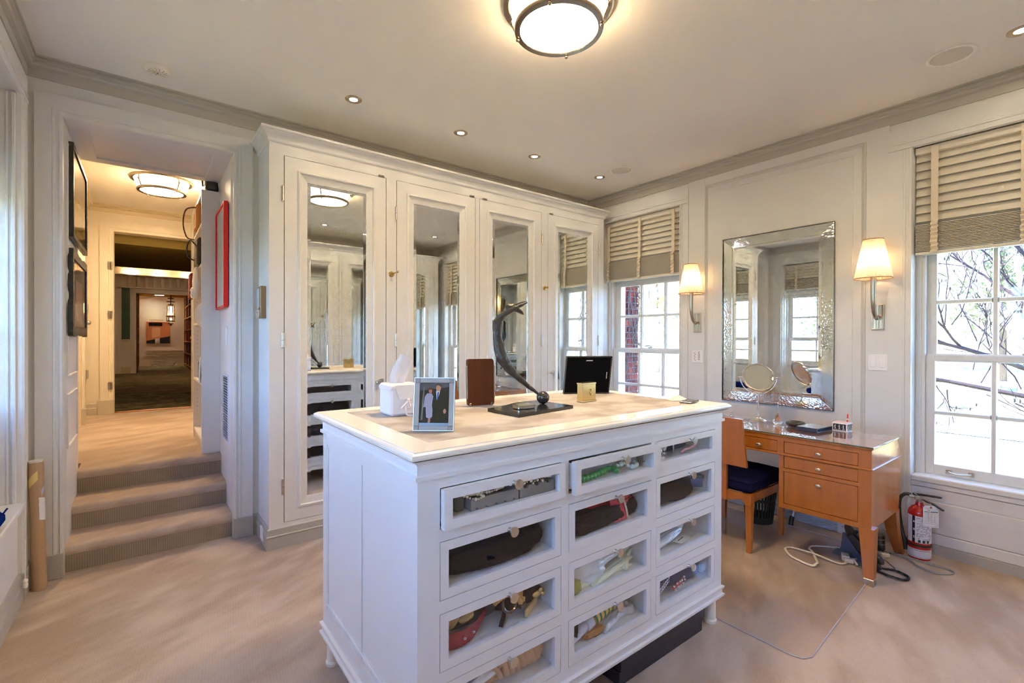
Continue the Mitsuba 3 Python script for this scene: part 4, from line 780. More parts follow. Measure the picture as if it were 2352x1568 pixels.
# boxes under the island
def shoe_box(name, lab, x0, x1, y0, y1, z0, h, lid):
    k = thing(name, lab, 'box')
    part(k, 'body', box(x0+0.003, x1-0.003, y0+0.003, y1-0.003, z0, z0+h-0.008, 0.002), 'satin', np.array([0.012, 0.013, 0.024]))
    part(k, 'lid', box(x0, x1, y0, y1, z0+h-lid, z0+h, 0.002), 'satin', np.array([0.013, 0.014, 0.027]))
shoe_box('shoe_box', 'flat black lidded box on the carpet under the island, lower of two', 1.452, 2.048, 1.185, 1.62, 0.0, 0.058, 0.012)
shoe_box('shoe_box', 'flat black lidded box under the island, on top of another', 1.452, 2.050, 1.178, 1.62, 0.058, 0.050, 0.044)
solo('dark_pouch', blob(0.12, 0.10, 0.035, (1.29, 1.36, 0.034), 0.2, 2, 99, 3, -0.9), 'satin', np.array([0.012, 0.014, 0.03]), 'crumpled dark pouch in the shade under the island', 'pouch', 60)
# ================================================================ things on the island top
TZ = ITOP
# bronze diver on a black plate
k = thing('diver_sculpture', 'slender bronze diving figure balanced on a ball above a black plate, on the island', 'sculpture')
plate = crv([[1.143, 1.640], [1.155, 1.435], [1.33, 1.462], [1.500, 1.490], [1.495, 1.62], [1.487, 1.712], [1.38, 1.715], [1.28, 1.665]], 6, True)
plate = np.array([[1.143, 1.640], [1.150, 1.437], [1.497, 1.487], [1.488, 1.716], [1.42, 1.722], [1.34, 1.710], [1.26, 1.672], [1.20, 1.650]])
part(k, 'base', xf(prism([tuple(p) for p in plate], 'z', 0, 0.013), loc=(0, 0, TZ)), 'gloss', np.array([0.010, 0.011, 0.013]), label='polished black plate')
BC = np.array([1.423, 1.605, TZ+0.013+0.029])
part(k, 'ball', ball(0.029, BC, 3), 'gloss', BRONZE*0.8, 60, label='dark bronze ball')
ex, ez = np.array([math.cos(YAW), -math.sin(YAW), 0]), np.array([0, 0, 1.0]); ey = np.array([math.sin(YAW), math.cos(YAW), 0])
def sp(u, v, d=0.0): return BC+ex*(u-845)*0.000393-ez*(v-1300)*0.000393+ey*d
J = {'toe': (sp(792, 1258), 0.0050), 'foot': (sp(745, 1222), 0.0085), 'ankle': (sp(690, 1185), 0.0090), 'calf': (sp(610, 1115), 0.0140), 'knee': (sp(535, 1050), 0.0155), 'knee2': (sp(545, 1062, 0.012), 0.0140), 'calf2': (sp(618, 1122, 0.010), 0.0130),
     'thigh': (sp(440, 955), 0.0215), 'thigh2': (sp(452, 945, 0.016), 0.0205), 'hip': (sp(372, 845, -0.006), 0.0270), 'hip2': (sp(372, 840, 0.018), 0.0260), 'belly': (sp(342, 730), 0.0265), 'waist': (sp(320, 620), 0.0205), 'ribs': (sp(318, 530), 0.0215), 'bust': (sp(306, 440, -0.008), 0.0185), 'bust2': (sp(304, 440, 0.012), 0.0170), 'nip': (sp(276, 425), 0.0050), 'chest': (sp(342, 398), 0.0185),
     'sh': (sp(385, 350, -0.016), 0.0125), 'sh2': (sp(385, 342, 0.020), 0.0120), 'neck': (sp(408, 312), 0.0100), 'head': (sp(447, 268), 0.0190), 'crown': (sp(490, 258), 0.0160), 'hair': (sp(548, 292), 0.0105), 'hair2': (sp(590, 314), 0.0080), 'hair3': (sp(613, 338), 0.0040),
     'elb': (sp(520, 274, -0.016), 0.0100), 'wr': (sp(610, 228, -0.006), 0.0064), 'hand': (sp(652, 205, 0.0), 0.0045), 'elb2': (sp(530, 250, 0.022), 0.0090), 'wr2': (sp(605, 208, 0.012), 0.0060), 'hand2': (sp(644, 197, 0.006), 0.0042), 'chin': (sp(424, 296), 0.0105), 'nose': (sp(428, 246), 0.0050)}
Bn = [('toe', 'foot'), ('foot', 'ankle'), ('ankle', 'calf'), ('calf', 'knee'), ('ankle', 'calf2'), ('calf2', 'knee2'), ('knee', 'thigh'), ('knee2', 'thigh2'), ('thigh', 'hip'), ('thigh2', 'hip2'), ('hip', 'belly'), ('hip2', 'belly'), ('hip', 'hip2'), ('belly', 'waist'), ('waist', 'ribs'), ('ribs', 'bust'), ('ribs', 'bust2'), ('bust', 'nip'), ('ribs', 'chest'), ('bust', 'chest'), ('bust2', 'chest'), ('chest', 'sh'), ('chest', 'sh2'), ('chest', 'neck'), ('neck', 'head'), ('head', 'crown'), ('chin', 'head'), ('head', 'nose'), ('crown', 'hair'), ('hair', 'hair2'), ('hair2', 'hair3'), ('sh', 'elb'), ('elb', 'wr'), ('wr', 'hand'), ('sh2', 'elb2'), ('elb2', 'wr2'), ('wr2', 'hand2')]
fig = chain(J, Bn, 0.005, 3, 16)
v = fig.vertices; nrm = fig.vertex_normals
fig.vertices = v+nrm*((meshkit.fbm(v*70, 3, 4)-0.5)*0.006)[:, None]
part(k, 'figure', fig, 'satin', BRONZE*0.8, 60, label='dark bronze figure of a diver')
k = thing('silver_box', 'small square silver box on the black sculpture plate', 'box')
part(k, 'body', xf(box(-0.042, 0.042, -0.026, 0.026, 0, 0.013, 0.003), -0.12, (1.262, 1.545, TZ+0.013)), 'metal', lin((200, 200, 196)))
part(k, 'lid', xf(box(-0.043, 0.043, -0.027, 0.027, 0.0132, 0.019, 0.003), -0.12, (1.262, 1.545, TZ+0.013)), 'metal', lin((214, 214, 210)))
# fabric tissue box
k = thing('tissue_box', 'white fabric-wrapped tissue box with a ribbon bow on the island', 'tissue box')
tx0, tx1, ty0, ty1, th = 0.758, 0.882, 1.746, 1.866, 0.122
CLT = lin((232, 230, 232))
m = box(tx0, tx1, ty0, ty1, TZ, TZ+th, 0.009); m = m.subdivide().subdivide().subdivide(); vv = m.vertices.copy()
m.vertices = vv+m.vertex_normals*((meshkit.fbm(vv*22, 3, 2)-0.5)*0.006)[:, None]*np.clip((vv[:, 2:]-TZ)*40, 0, 1)
part(k, 'cover', m, 'matte', CLT, 60)
part(k, 'lid_flap', cat(box(tx0-0.003, tx1+0.003, ty0-0.003, ty1+0.003, TZ+th-0.026, TZ+th+0.004, 0.009)), 'matte', CLT, 60)
fl = prism([(tx0+0.012, TZ+th), (tx1-0.004, TZ+th), (tx1-0.010, TZ+0.068), (tx0+0.032, TZ+0.066)], 'y', ty0-0.0085, ty0-0.004)
part(k, 'front_flap', fl, 'matte', lin((234, 228, 222)))
part(k, 'bow', cat(tube(crv([[0.826, ty0-0.010, TZ+0.062], [0.813, ty0-0.014, TZ+0.050], [0.811, ty0-0.018, TZ+0.025], [0.815, ty0-0.022, TZ+0.006], [0.84, ty0-0.036, TZ+0.003]], 6), 0.0045, 6, flat=0.35),
     tube(crv([[0.826, ty0-0.010, TZ+0.062], [0.838, ty0-0.013, TZ+0.048], [0.848, ty0-0.014, TZ+0.030]], 6), 0.0055, 6, flat=0.35),
     tube(crv([[0.826, ty0-0.010, TZ+0.062], [0.806, ty0-0.014, TZ+0.045], [0.795, ty0-0.012, TZ+0.033], [0.815, ty0-0.012, TZ+0.045]], 6), 0.005, 6, flat=0.35),
     tube(crv([[0.826, ty0-0.010, TZ+0.062], [0.832, ty0-0.018, TZ+0.04], [0.824, ty0-0.016, TZ+0.032], [0.820, ty0-0.012, TZ+0.052]], 6), 0.005, 6, flat=0.35), ball(0.006, [0.826, ty0-0.011, TZ+0.063], 2)), 'satin', lin((240, 232, 232)), 50, label='organza ribbon bow')
g = []
n1, n2 = 14, 10
for i in range(n1):
    t = i/(n1-1); c = np.array([0.810+0.020*t+0.028*t*t, 1.812-0.004*t, TZ+th+0.072*t+0.028*t*t]); hw = 0.030+0.012*t
    for j in range(n2):
        s = j/(n2-1)*2-1
        g.append(c+np.array([s*hw*0.80, -0.020*math.sin(s*2.2+t*2)*(0.4+t)+0.008*math.sin(5*s+3*t), -0.016*s*t*(1 if s > 0 else 1.6)+0.006*math.sin(4*s+t*3)*t]))
g = np.array(g); f = []
for i in range(n1-1):
    for j in range(n2-1):
        a = i*n2+j; f += [[a, a+1, a+n2+1], [a, a+n2+1, a+n2]]
g2 = g+[0.004, 0.014, 0.0]; N = len(g)
part(k, 'tissue', tm(np.vstack([g, g2]), f+[[a+N, c+N, b+N] for a, b, c in f]), 'matte', lin((236, 228, 222)), 60, label='pulled paper tissue')
# silver photo frame facing the camera
k = thing('photo_frame', 'silver photo frame with a picture of a couple, on the near left of the island', 'photo frame')
o = np.array([0.754, 1.397, TZ]); a = np.array([0.102, -0.083, 0]); a /= np.linalg.norm(a); nrm = np.array([a[1], -a[0], 0.0]); lean = 0.17
uz = np.array([0, 0, math.cos(lean)])-nrm*math.sin(lean)
nf = np.cross(a, uz)
if nf@np.array([-o[0], -o[1], 0]) < 0: nf = -nf
def F(m): return frame_xf(m, o, a, uz, np.cross(a, uz))     # local x right, y up, z towards viewer
zs = 1.0 if np.cross(a, uz)@nf > 0 else -1.0
W, Hh, bw = 0.066, 0.176, 0.0165
def L(x0, x1, y0, y1, z0, z1, b=0.0): return F(box(x0, x1, y0, y1, zs*z0, zs*z1, b))
SIL = lin((122, 116, 106))
part(k, 'back', L(-W, W, 0, Hh, -0.012, -0.002), 'satin', lin((40, 36, 34)))
for q in ((-W, W, 0, bw), (-W, W, Hh-bw, Hh)): part(k, 'rail', L(q[0]+bw, q[1]-bw, q[2], q[3], -0.002, 0.004, 0.001), 'satin', lin((150, 145, 136)), label='reeded silver rail')
for q in ((-W, -W+bw), (W-bw, W)): part(k, 'rail', L(q[0], q[1], bw, Hh-bw, -0.002, 0.004, 0.001), 'satin', lin((150, 145, 136)))
for x in (-W, W-bw):
    for y in (0, Hh-bw): part(k, 'corner', L(x, x+bw, y, y+bw, -0.002, 0.0048, 0.001), 'satin', lin((128, 122, 112)), label='engraved corner square')
part(k, 'edge', cat(L(-W-0.002, W+0.002, -0.0, 0.002, -0.012, 0.006), L(-W-0.002, W+0.002, Hh-0.001, Hh+0.001, -0.012, 0.005), L(-W-0.002, -W, 0, Hh, -0.012, 0.005), L(W, W+0.002, 0, Hh, -0.012, 0.005)), 'metal', lin((150, 146, 140)))
pw_, ph0, ph1 = W-bw, bw+0.008, Hh-bw
part(k, 'mat', L(-pw_, pw_, bw, bw+0.010, -0.002, 0.001), 'satin', lin((120, 140, 160)))
pc = part(k, 'photograph', L(-pw_, pw_, ph0, ph1, -0.002, -0.001), 'matte', lin((58, 58, 54)), label='colour photograph of a couple')
def flat(poly, z, c, nm): part(pc, nm, F(xf(extr(poly, 0.0003), loc=(0, 0, zs*z-(0.0003 if zs < 0 else 0)))), 'matte', lin(c)*0.8)
def ell(cx, cy, rx, ry, n=16): return [(cx+rx*math.cos(t), cy+ry*math.sin(t)) for t in np.arange(n)*2*math.pi/n]
hh = ph1-ph0
PX = lambda x: -pw_+2*pw_*x; PY = lambda y: ph0+hh*y
def pg(pts): return [(PX(x), PY(y)) for x, y in pts]
flat(pg([(0.0, 0.80), (1, 0.90), (1, 1), (0, 1)]), -0.0008, (96, 100, 104), 'ceiling_tone')
flat(pg([(0.05, 0.08), (0.12, 0.9), (0.16, 0.9), (0.12, 0.08)]), -0.0007, (120, 122, 122), 'door_edge')
flat(pg([(0.50, 0.0), (1.0, 0.0), (1.0, 0.74), (0.86, 0.80), (0.64, 0.82), (0.52, 0.78), (0.46, 0.62)]), -0.0006, (62, 62, 54), 'dark_suit')
flat(pg([(0.55, 0.80), (0.69, 0.80), (0.62, 0.60), (0.58, 0.58)]), -0.0003, (226, 230, 236), 'shirt')
flat(pg([(0.60, 0.77), (0.645, 0.77), (0.63, 0.60), (0.59, 0.58)]), -0.0001, (44, 70, 150), 'tie')
flat(ell(PX(0.63), PY(0.875), 0.0085, 0.0125), -0.0003, (206, 158, 132), 'face')
flat(pg([(0.53, 0.90), (0.55, 0.97), (0.64, 0.985), (0.73, 0.95), (0.74, 0.86), (0.70, 0.91), (0.60, 0.945)]), -0.0001, (92, 86, 80), 'hair')
flat(ell(PX(0.86), PY(0.30), 0.005, 0.008), -0.0003, (206, 158, 132), 'hand')
flat(pg([(0.14, 0.42), (0.17, 0.66), (0.26, 0.74), (0.40, 0.74), (0.46, 0.66), (0.42, 0.44), (0.45, 0.34), (0.44, 0.16), (0.38, 0.12), (0.24, 0.14), (0.21, 0.40), (0.10, 0.40)]), -0.0005, (178, 178, 196), 'pale_dress')
flat(ell(PX(0.36), PY(0.80), 0.0058, 0.0092), -0.0003, (190, 130, 112), 'face')
flat(pg([(0.27, 0.78), (0.28, 0.86), (0.36, 0.885), (0.45, 0.85), (0.43, 0.80), (0.38, 0.84), (0.31, 0.82)]), -0.0001, (104, 74, 54), 'hair')
flat(pg([(0.29, 0.0), (0.37, 0.0), (0.39, 0.13), (0.31, 0.13)]), -0.0004, (196, 150, 130), 'legs')
st = L(-0.02, 0.02, 0.02, 0.12, -0.016, -0.0125, 0.001)
part(k, 'easel', xf(cat(frame_xf(box(-0.02, 0.02, 0.0, 0.13, -0.001, 0.001), o-nf*0.058, a, (uz*0.13-(-nf*0.058)*1.0)/np.linalg.norm(uz*0.13+nf*0.058)*1.0, nf)), loc=(0, 0, 0)), 'satin', lin((40, 36, 34)))
# wooden-backed frame with silver corners, seen from behind
k = thing('photo_frame', 'photo frame turned away, its rounded dark wooden back edged in silver', 'photo frame')
o2 = np.array([1.213, 1.795, TZ+0.004]); a2 = np.array([0.132, -0.030, 0]); a2 /= np.linalg.norm(a2); n2 = np.array([-a2[1], a2[0], 0])*-1.0
u2 = np.array([0, 0, math.cos(0.05)])+n2*-math.sin(0.05)
def F2(m): return frame_xf(m, o2, a2, u2, np.cross(a2, u2))
rb = Polygon(ell(0, 0, 0.5, 0.5)).buffer(0)
from shapely.geometry import box as sbox
back = sbox(-0.052, 0.012, 0.052, 0.198).buffer(0.013)
z2 = 1 if np.cross(a2, u2)@n2 > 0 else -1
part(k, 'back', F2(xf(extr(back, 0.012), loc=(0, 0, -0.006))), 'walnut', smooth=40)
part(k, 'silver_edge', F2(cat(xf(extr(sbox(-0.058, 0.008, 0.058, 0.203).buffer(0.008), 0.007), loc=(0, 0, -0.012 if z2 > 0 else 0.005)))), 'metal', lin((170, 166, 160)), 40)
part(k, 'clip', F2(cat(*[box(x-0.006, x+0.006, -0.004, 0.012, -0.008, 0.008, 0.003) for x in (-0.052, 0.052)])), 'metal', lin((170, 166, 160)), label='silver corner foot')
part(k, 'clip', F2(cat(*[box(x-0.003, x+0.003, 0.03, 0.18, -0.009, 0.007, 0.002) for x in (-0.066, 0.066)])), 'metal', lin((170, 166, 160)))
# black frame seen from behind, with its printed labels
k = thing('photo_frame', 'large black photo frame turned away, with small pale printed labels on its back', 'photo frame')
o3 = np.array([1.966, 1.852, TZ]); a3 = np.array([0.237, -0.134, 0]); a3 /= np.linalg.norm(a3); n3 = np.array([a3[1], -a3[0], 0.0])
if n3@(-o3) < 0: n3 = -n3
u3 = np.array([0, 0, math.cos(0.16)])+n3*math.sin(0.10)*0.0+a3*0.055; u3 = u3-n3*-0.12; u3 /= np.linalg.norm(u3)
a3b = a3; q3 = np.cross(a3b, u3); q3 /= np.linalg.norm(q3); s3 = 1 if q3@n3 > 0 else -1
def F3(m): return frame_xf(m, o3, a3b, u3, q3)
part(k, 'back', F3(box(-0.128, 0.128, 0, 0.212, -0.008, 0.008, 0.003)), 'matte', np.array([0.005, 0.005, 0.006]))
part(k, 'bezel', F3(cat(box(-0.131, 0.131, 0, 0.008, -0.010, 0.010, 0.002), box(-0.131, 0.131, 0.206, 0.214, -0.010, 0.010, 0.002), box(-0.133, -0.126, 0, 0.214, -0.010, 0.010, 0.002), box(0.126, 0.133, 0, 0.214, -0.010, 0.010, 0.002))), 'gloss', np.array([0.006, 0.006, 0.007]))
t = meshkit.text_mesh('Picture Frame', 0.0055, 0.0006) if False else cat(*[box(x-0.0018, x+0.0018, -0.0025, 0.0025+0.001*(i % 2), 0, 0.0006) for i, x in enumerate(np.linspace(-0.016, 0.018, 9))])
part(k, 'label_print', F3(xf(t, loc=(0.0, 0.190, s3*0.0085 if s3 > 0 else -0.0091))), 'matte', lin((196, 190, 176)), label='pale printed label')
part(k, 'label_print', F3(xf(t, rz=math.pi/2, loc=(0.108, 0.105, s3*0.0085 if s3 > 0 else -0.0091))), 'matte', lin((170, 166, 160)))
part(k, 'stand', F3(box(-0.02, 0.02, 0.0, 0.004, -0.02 if s3 > 0 else 0.0, 0.0 if s3 > 0 else 0.02)), 'satin', np.array([0.006, 0.006, 0.007]))
# brass cube clock, its back towards the camera
k = thing('desk_clock', 'small square brass clock with setting knobs on its back, on the island', 'clock')
cx, cy, an = 1.718, 1.612, 0.05
R = lambda m: xf(m, an, (cx, cy, TZ))
part(k, 'case', R(box(-0.050, 0.050, -0.016, 0.020, 0.0, 0.092, 0.002)), 'metal', lin((206, 178, 120)))
part(k, 'case_edge', R(cat(box(-0.052, 0.052, -0.018, 0.022, 0.0, 0.010, 0.002), box(-0.052, 0.052, -0.018, 0.022, 0.086, 0.094, 0.002))), 'metal', lin((226, 206, 156)))
for x, z in ((0.012, 0.058), (0.006, 0.044), (0.018, 0.044), (0.013, 0.036)): part(k, 'knob', R(xf(lathe([(0, 0), (0.004, 0), (0.004, 0.005), (0, 0.006)], 12), rx=math.pi/2, loc=(x, -0.016, z))), 'metal', GOLD)
# phone and folded paper at the far corner
k = thing('mobile_phone', 'black glass phone lying at the right corner of the island', 'phone')
part(k, 'body', xf(box(-0.030, 0.030, -0.055, 0.055, 0, 0.008, 0.003), -1.35, (2.100, 1.292, TZ)), 'metal', lin((110, 112, 118)))
part(k, 'screen', xf(box(-0.028, 0.028, -0.053, 0.053, 0.008, 0.0088, 0.0003), -1.35, (2.100, 1.292, TZ)), 'gloss', np.array([0.01, 0.011, 0.015]))
sh = tm([[-0.05, -0.03, 0], [0.05, -0.03, 0], [0.05, 0.03, 0], [-0.05, 0.03, 0], [0.0, 0.005, 0.026]], [[0, 1, 4], [1, 2, 4], [2, 3, 4], [3, 0, 4], [0, 2, 1], [0, 3, 2]])
solo('folded_napkin', xf(sh, -0.6, (2.135, 1.372, TZ)), 'matte', lin((234, 226, 212)), 'peaked cream napkin behind the phone on the island', 'napkin')
# ================================================================ desk, chair and what is around them
DK = thing('writing_desk', 'cherry wood writing desk with a glass top and splayed legs under the mirror', 'desk')
DX, DY0, DY1 = 3.150, 0.835, 2.36
part(DK, 'case', cat(box(DX+0.016, 3.66, DY0+0.012, 1.316, 0.302, 0.640, 0.002), box(DX+0.016, 3.66, DY0+0.012, DY1-0.012, 0.640, 0.745, 0.002), box(DX+0.016, 3.66, 2.02, DY1-0.012, 0.302, 0.640, 0.002)), 'cherry')
def frame_front(y0, y1, z0, z1, holes):
    ys = [y0]+[v for h in holes for v in h[:2]]+[y1]; ms = []
    for a, b in zip(ys[0::2], ys[1::2]): ms.append(box(DX, DX+0.02, a, b, z0, z1))
    for a, b, hs in holes:
        zz = [z0]+[v for q in hs for v in q]+[z1]
        for c, d in zip(zz[0::2], zz[1::2]): ms.append(box(DX, DX+0.02, a, b, c, d))
    return cat(ms)
part(DK, 'front_frame', cat(frame_front(DY0, 1.316, 0.302, 0.745, [(0.897, 1.289, [(0.331, 0.533), (0.554, 0.629), (0.645, 0.719)])]),
     frame_front(1.316, 2.02, 0.630, 0.745, [(1.325, 1.548, [(0.645, 0.719)]), (1.575, 1.785, [(0.645, 0.719)]), (1.80, 2.01, [(0.645, 0.719)])]),
     frame_front(2.02, DY1, 0.302, 0.745, [(2.05, DY1-0.05, [(0.331, 0.533), (0.554, 0.629), (0.645, 0.719)])])), 'cherry')
DKNOB = lathe([(0, 0), (0.005, 0), (0.0045, 0.006), (0.0055, 0.011), (0.012, 0.014), (0.014, 0.018), (0.011, 0.023), (0, 0.025)], 18)
def desk_drawer(a, b, z0, z1):
    d = part(DK, 'drawer', box(DX+0.003, DX+0.018, a+0.002, b-0.002, z0+0.002, z1-0.002, 0.0015), 'cherry')
    k = DKNOB.copy(); k.vertices = k.vertices*[0.75, 1.3, 1]
    part(d, 'knob', xf(k, ry=-math.pi/2, loc=(DX+0.003, (a+b)/2, z1-0.042 if z1-z0 < 0.12 else z1-0.042)), 'metal', lin((206, 200, 190)), 50, label='oval pewter knob')
for z in ((0.331, 0.533), (0.554, 0.629), (0.645, 0.719)): desk_drawer(0.897, 1.289, *z); desk_drawer(2.05, DY1-0.05, *z)
for a, b in ((1.325, 1.548), (1.575, 1.785), (1.80, 2.01)): desk_drawer(a, b, 0.645, 0.719)
side = [(3.155, 0.305), (3.66, 0.305), (3.69, 0.42), (3.700, 0.56), (3.705, 0.632), (3.690, 0.68), (3.640, 0.735), (3.61, 0.757), (3.155, 0.757)]
part(DK, 'end_panel', prism(side, 'y', DY0, DY0+0.016), 'cherry'); part(DK, 'end_panel', prism(side, 'y', DY1-0.016, DY1), 'cherry')
part(DK, 'back', cat(box(3.64, 3.66, 0.85, 2.34, 0.62, 0.745)), 'cherry')
part(DK, 'bead', cat(box(DX-0.006, DX+0.004, DY0-0.005, 1.318, 0.632, 0.641, 0.003), box(DX-0.006, 3.706, DY0-0.007, DY0+0.004, 0.632, 0.641, 0.003), box(DX-0.006, DX+0.004, 1.316, 2.02, 0.6305, 0.6385, 0.003), box(DX-0.006, DX+0.004, 2.02, DY1+0.004, 0.632, 0.641, 0.003)), 'cherry', label='half-round bead around the case')
part(DK, 'top', cat(box(DX-0.008, 3.625, DY0-0.006, DY1+0.006, 0.744, 0.756, 0.004)), 'cherry')
part(DK, 'glass_top', box(DX-0.012, 3.64, DY0-0.010, DY1+0.010, 0.7565, 0.763, 0.0015), 'pane', label='clear glass sheet over the top')
part(DK, 'glass_edge', cat(box(DX-0.0135, DX-0.0118, DY0-0.010, DY1+0.010, 0.7568, 0.7627), box(DX-0.0135, 3.64, DY0-0.0115, DY0-0.0098, 0.7568, 0.7627)), 'gloss', lin((50, 74, 64)), label='green glass edge')
def desk_leg(x, y, sx, sy, flare):
    """tapered leg, its top w x w square, bottom smaller; flare pushes the foot outwards along x."""
    rings, n = [], 12
    for i in range(n):
        t = i/(n-1); z = 0.31*(1-t)+0.0*t; w = 0.072*(1-t)+0.044*t; f = flare*(t**1.8)
        cy = y+sy*(w/2); x0 = x+f; x1 = x0+sx*w
        rings.append([[x0, cy-w/2, z], [x1, cy-w/2, z], [x1, cy+w/2, z], [x0, cy+w/2, z]])
    v = np.array(rings).reshape(-1, 3); f = []
    for i in range(n-1):
        for j in range(4):
            a, b, c, d = i*4+j, i*4+(j+1) % 4, (i+1)*4+j, (i+1)*4+(j+1) % 4; f += [[a, b, d], [a, d, c]]
    f += [[0, 1, 2], [0, 2, 3], [n*4-4, n*4-2, n*4-3], [n*4-4, n*4-1, n*4-2]]
    return tm(v, f), rings
for x, y, sx, sy, fl in ((DX, DY0-0.012, 1, 1, -0.006), (3.685, DY0, -1, 1, 0.13), (DX, DY1+0.012, 1, -1, -0.006), (3.685, DY1, -1, -1, 0.13)):
    m, R_ = desk_leg(x, y, sx, sy, fl); lg = part(DK, 'leg', m, 'cherry', smooth=35)
    if fl < 0:
        w = 0.049; c = R_[-1]; xa = [min(p[0] for p in c), max(p[0] for p in c)]; ya = [min(p[1] for p in c), max(p[1] for p in c)]
        part(lg, 'sabot', box(xa[0]-0.002, xa[1]+0.002, ya[0]-0.002, ya[1]+0.002, 0.0, 0.036, 0.002), 'metal', lin((186, 182, 176)), label='brushed metal foot')
# chair
k = thing('desk_chair', 'cherry wood chair with a navy seat pad, pushed under the desk', 'chair')
cy0, cy1 = 1.420, 1.870; cm = (cy0+cy1)/2
bk = prism([(cy0+0.012, 0.548), (cy1-0.012, 0.548), (cy1-0.036, 0.852), (cy0+0.036, 0.852)], 'x', 2.972, 2.992)
v = bk.vertices; v[:, 0] += -0.06*(v[:, 2]-0.548); bk.vertices = v
part(k, 'backrest', bk, 'cherry')
part(k, 'back_post', prism([(cm-0.072, 0.31), (cm+0.072, 0.31), (cm+0.072, 0.60), (cm-0.072, 0.60)], 'x', 2.992, 3.012), 'cherry')
ap = [(cy0, 0.372), (cy0, 0.300), (cy0+0.035, 0.30), (cy0+0.06, 0.335), (cy0+0.12, 0.318), (cm-0.07, 0.305), (cm+0.07, 0.305), (cy1-0.12, 0.318), (cy1-0.06, 0.335), (cy1-0.035, 0.30), (cy1, 0.300), (cy1, 0.372)]
part(k, 'back_rail', prism(ap, 'x', 3.006, 3.028), 'cherry')
part(k, 'side_rail', box(3.02, 3.48, cy0+0.006, cy0+0.026, 0.318, 0.372, 0.002), 'cherry'); part(k, 'side_rail', box(3.02, 3.48, cy1-0.026, cy1-0.006, 0.318, 0.372, 0.002), 'cherry')
part(k, 'front_rail', box(3.475, 3.497, cy0+0.01, cy1-0.01, 0.318, 0.372, 0.002), 'cherry')
def chair_leg(x, y, zt=0.37):
    rn = []
    for t in np.linspace(0, 1, 8):
        w = 0.021-0.0075*t; rn.append([[x+sx*w, y+sy*w, zt*(1-t)] for sx, sy in ((-1, -1), (1, -1), (1, 1), (-1, 1))])
    v = np.array(rn).reshape(-1, 3); f = []
    for i in range(7):
        for j in range(4):
            a, b, c, d = i*4+j, i*4+(j+1) % 4, (i+1)*4+j, (i+1)*4+(j+1) % 4; f += [[a, b, d], [a, d, c]]
    return tm(v, f+[[0, 1, 2], [0, 2, 3], [28, 30, 29], [28, 31, 30]])
for x, y in ((3.030, cy0+0.020), (3.488, cy0+0.020), (3.488, cy1-0.020), (3.030, cy1-0.020)): part(k, 'leg', chair_leg(x, y), 'cherry')
cu = box(3.020, 3.500, cy0+0.004, cy1-0.004, 0.372, 0.462, 0.022).subdivide().subdivide().subdivide(); vv = cu.vertices.copy()
dome = np.clip(1-((vv[:, 0]-3.26)/0.25)**2, 0, 1)*np.clip(1-((vv[:, 1]-cm)/0.235)**2, 0, 1)
vv[:, 2] += 0.028*dome*(vv[:, 2] > 0.42); vv += cu.vertex_normals*((meshkit.fbm(vv*16, 3, 4)-0.5)*0.008)[:, None]; cu.vertices = vv
part(k, 'seat_pad', cu, 'matte', np.array([0.010, 0.010, 0.040]), 60, label='thick navy blue seat pad')
part(k, 'pad_seam', tube([[3.018, cy0+0.002, 0.438], [3.502, cy0+0.002, 0.438], [3.502, cy1-0.002, 0.438], [3.018, cy1-0.002, 0.438]], 0.003, 6, True), 'matte', np.array([0.006, 0.006, 0.03]))
# clear chair mat on the carpet
mat_poly = Polygon([(2.20, 2.30), (2.185, 0.86), (2.20, 0.82), (2.24, 0.80), (3.16, 0.86), (3.70, 0.90), (3.70, 2.30)]).buffer(0.02).buffer(-0.02)
k = thing('chair_mat', 'clear vinyl chair mat lying on the carpet in front of the desk', 'chair mat')
mt = trimesh.creation.triangulate_polygon(mat_poly, engine='earcut')
part(k, 'sheet', tm(np.c_[mt[0], np.full(len(mt[0]), 0.0035)], mt[1]), 'mat_sheet')
mp = np.array(mat_poly.exterior.coords)[:-1]
part(k, 'rim', tube(np.c_[mp, np.full(len(mp), 0.003)], 0.0035, 6, True), 'gloss', lin((176, 170, 176)), 50, label='pale rim of the mat')
# ---------------------------------------------------------------- things on the desk
DZ = 0.763
k = thing('vanity_mirror', 'round chrome vanity mirror on a slim stem, on the desk', 'mirror')
c0 = np.array([3.545, 1.626, DZ]); hc = np.array([3.545, 1.626, 1.078])
part(k, 'foot', lathe([(0, 0), (0.056, 0), (0.057, 0.004), (0.045, 0.010), (0.022, 0.016), (0.012, 0.024), (0.014, 0.034), (0.007, 0.042), (0, 0.042)], 28, c0), 'chrome', smooth=40)
part(k, 'stem', cyl(c0+[0, 0, 0.04], c0+[0, 0, 0.195], 0.0058), 'chrome', smooth=40)
vn = np.array([-0.70, -0.52, 0.42]); vn /= np.linalg.norm(vn); vu = np.cross([0, 0, 1], vn); vu /= np.linalg.norm(vu); vw = np.cross(vn, vu)
FV = lambda m: frame_xf(m, hc, vu, vw, vn)
part(k, 'glass', FV(cat(lathe([(0, 0.006), (0.098, 0.006)], 40), lathe([(0, -0.006), (0.098, -0.006)], 40))), 'mirror', label='round mirror glass')
part(k, 'rim', FV(lathe([(0.097, -0.009), (0.106, -0.008), (0.110, 0), (0.106, 0.008), (0.097, 0.009)], 48)), 'chrome', smooth=50)
an = np.linspace(math.pi, 2*math.pi, 25)
hw = np.array([vu[0], vu[1], 0]); hw /= np.linalg.norm(hw)
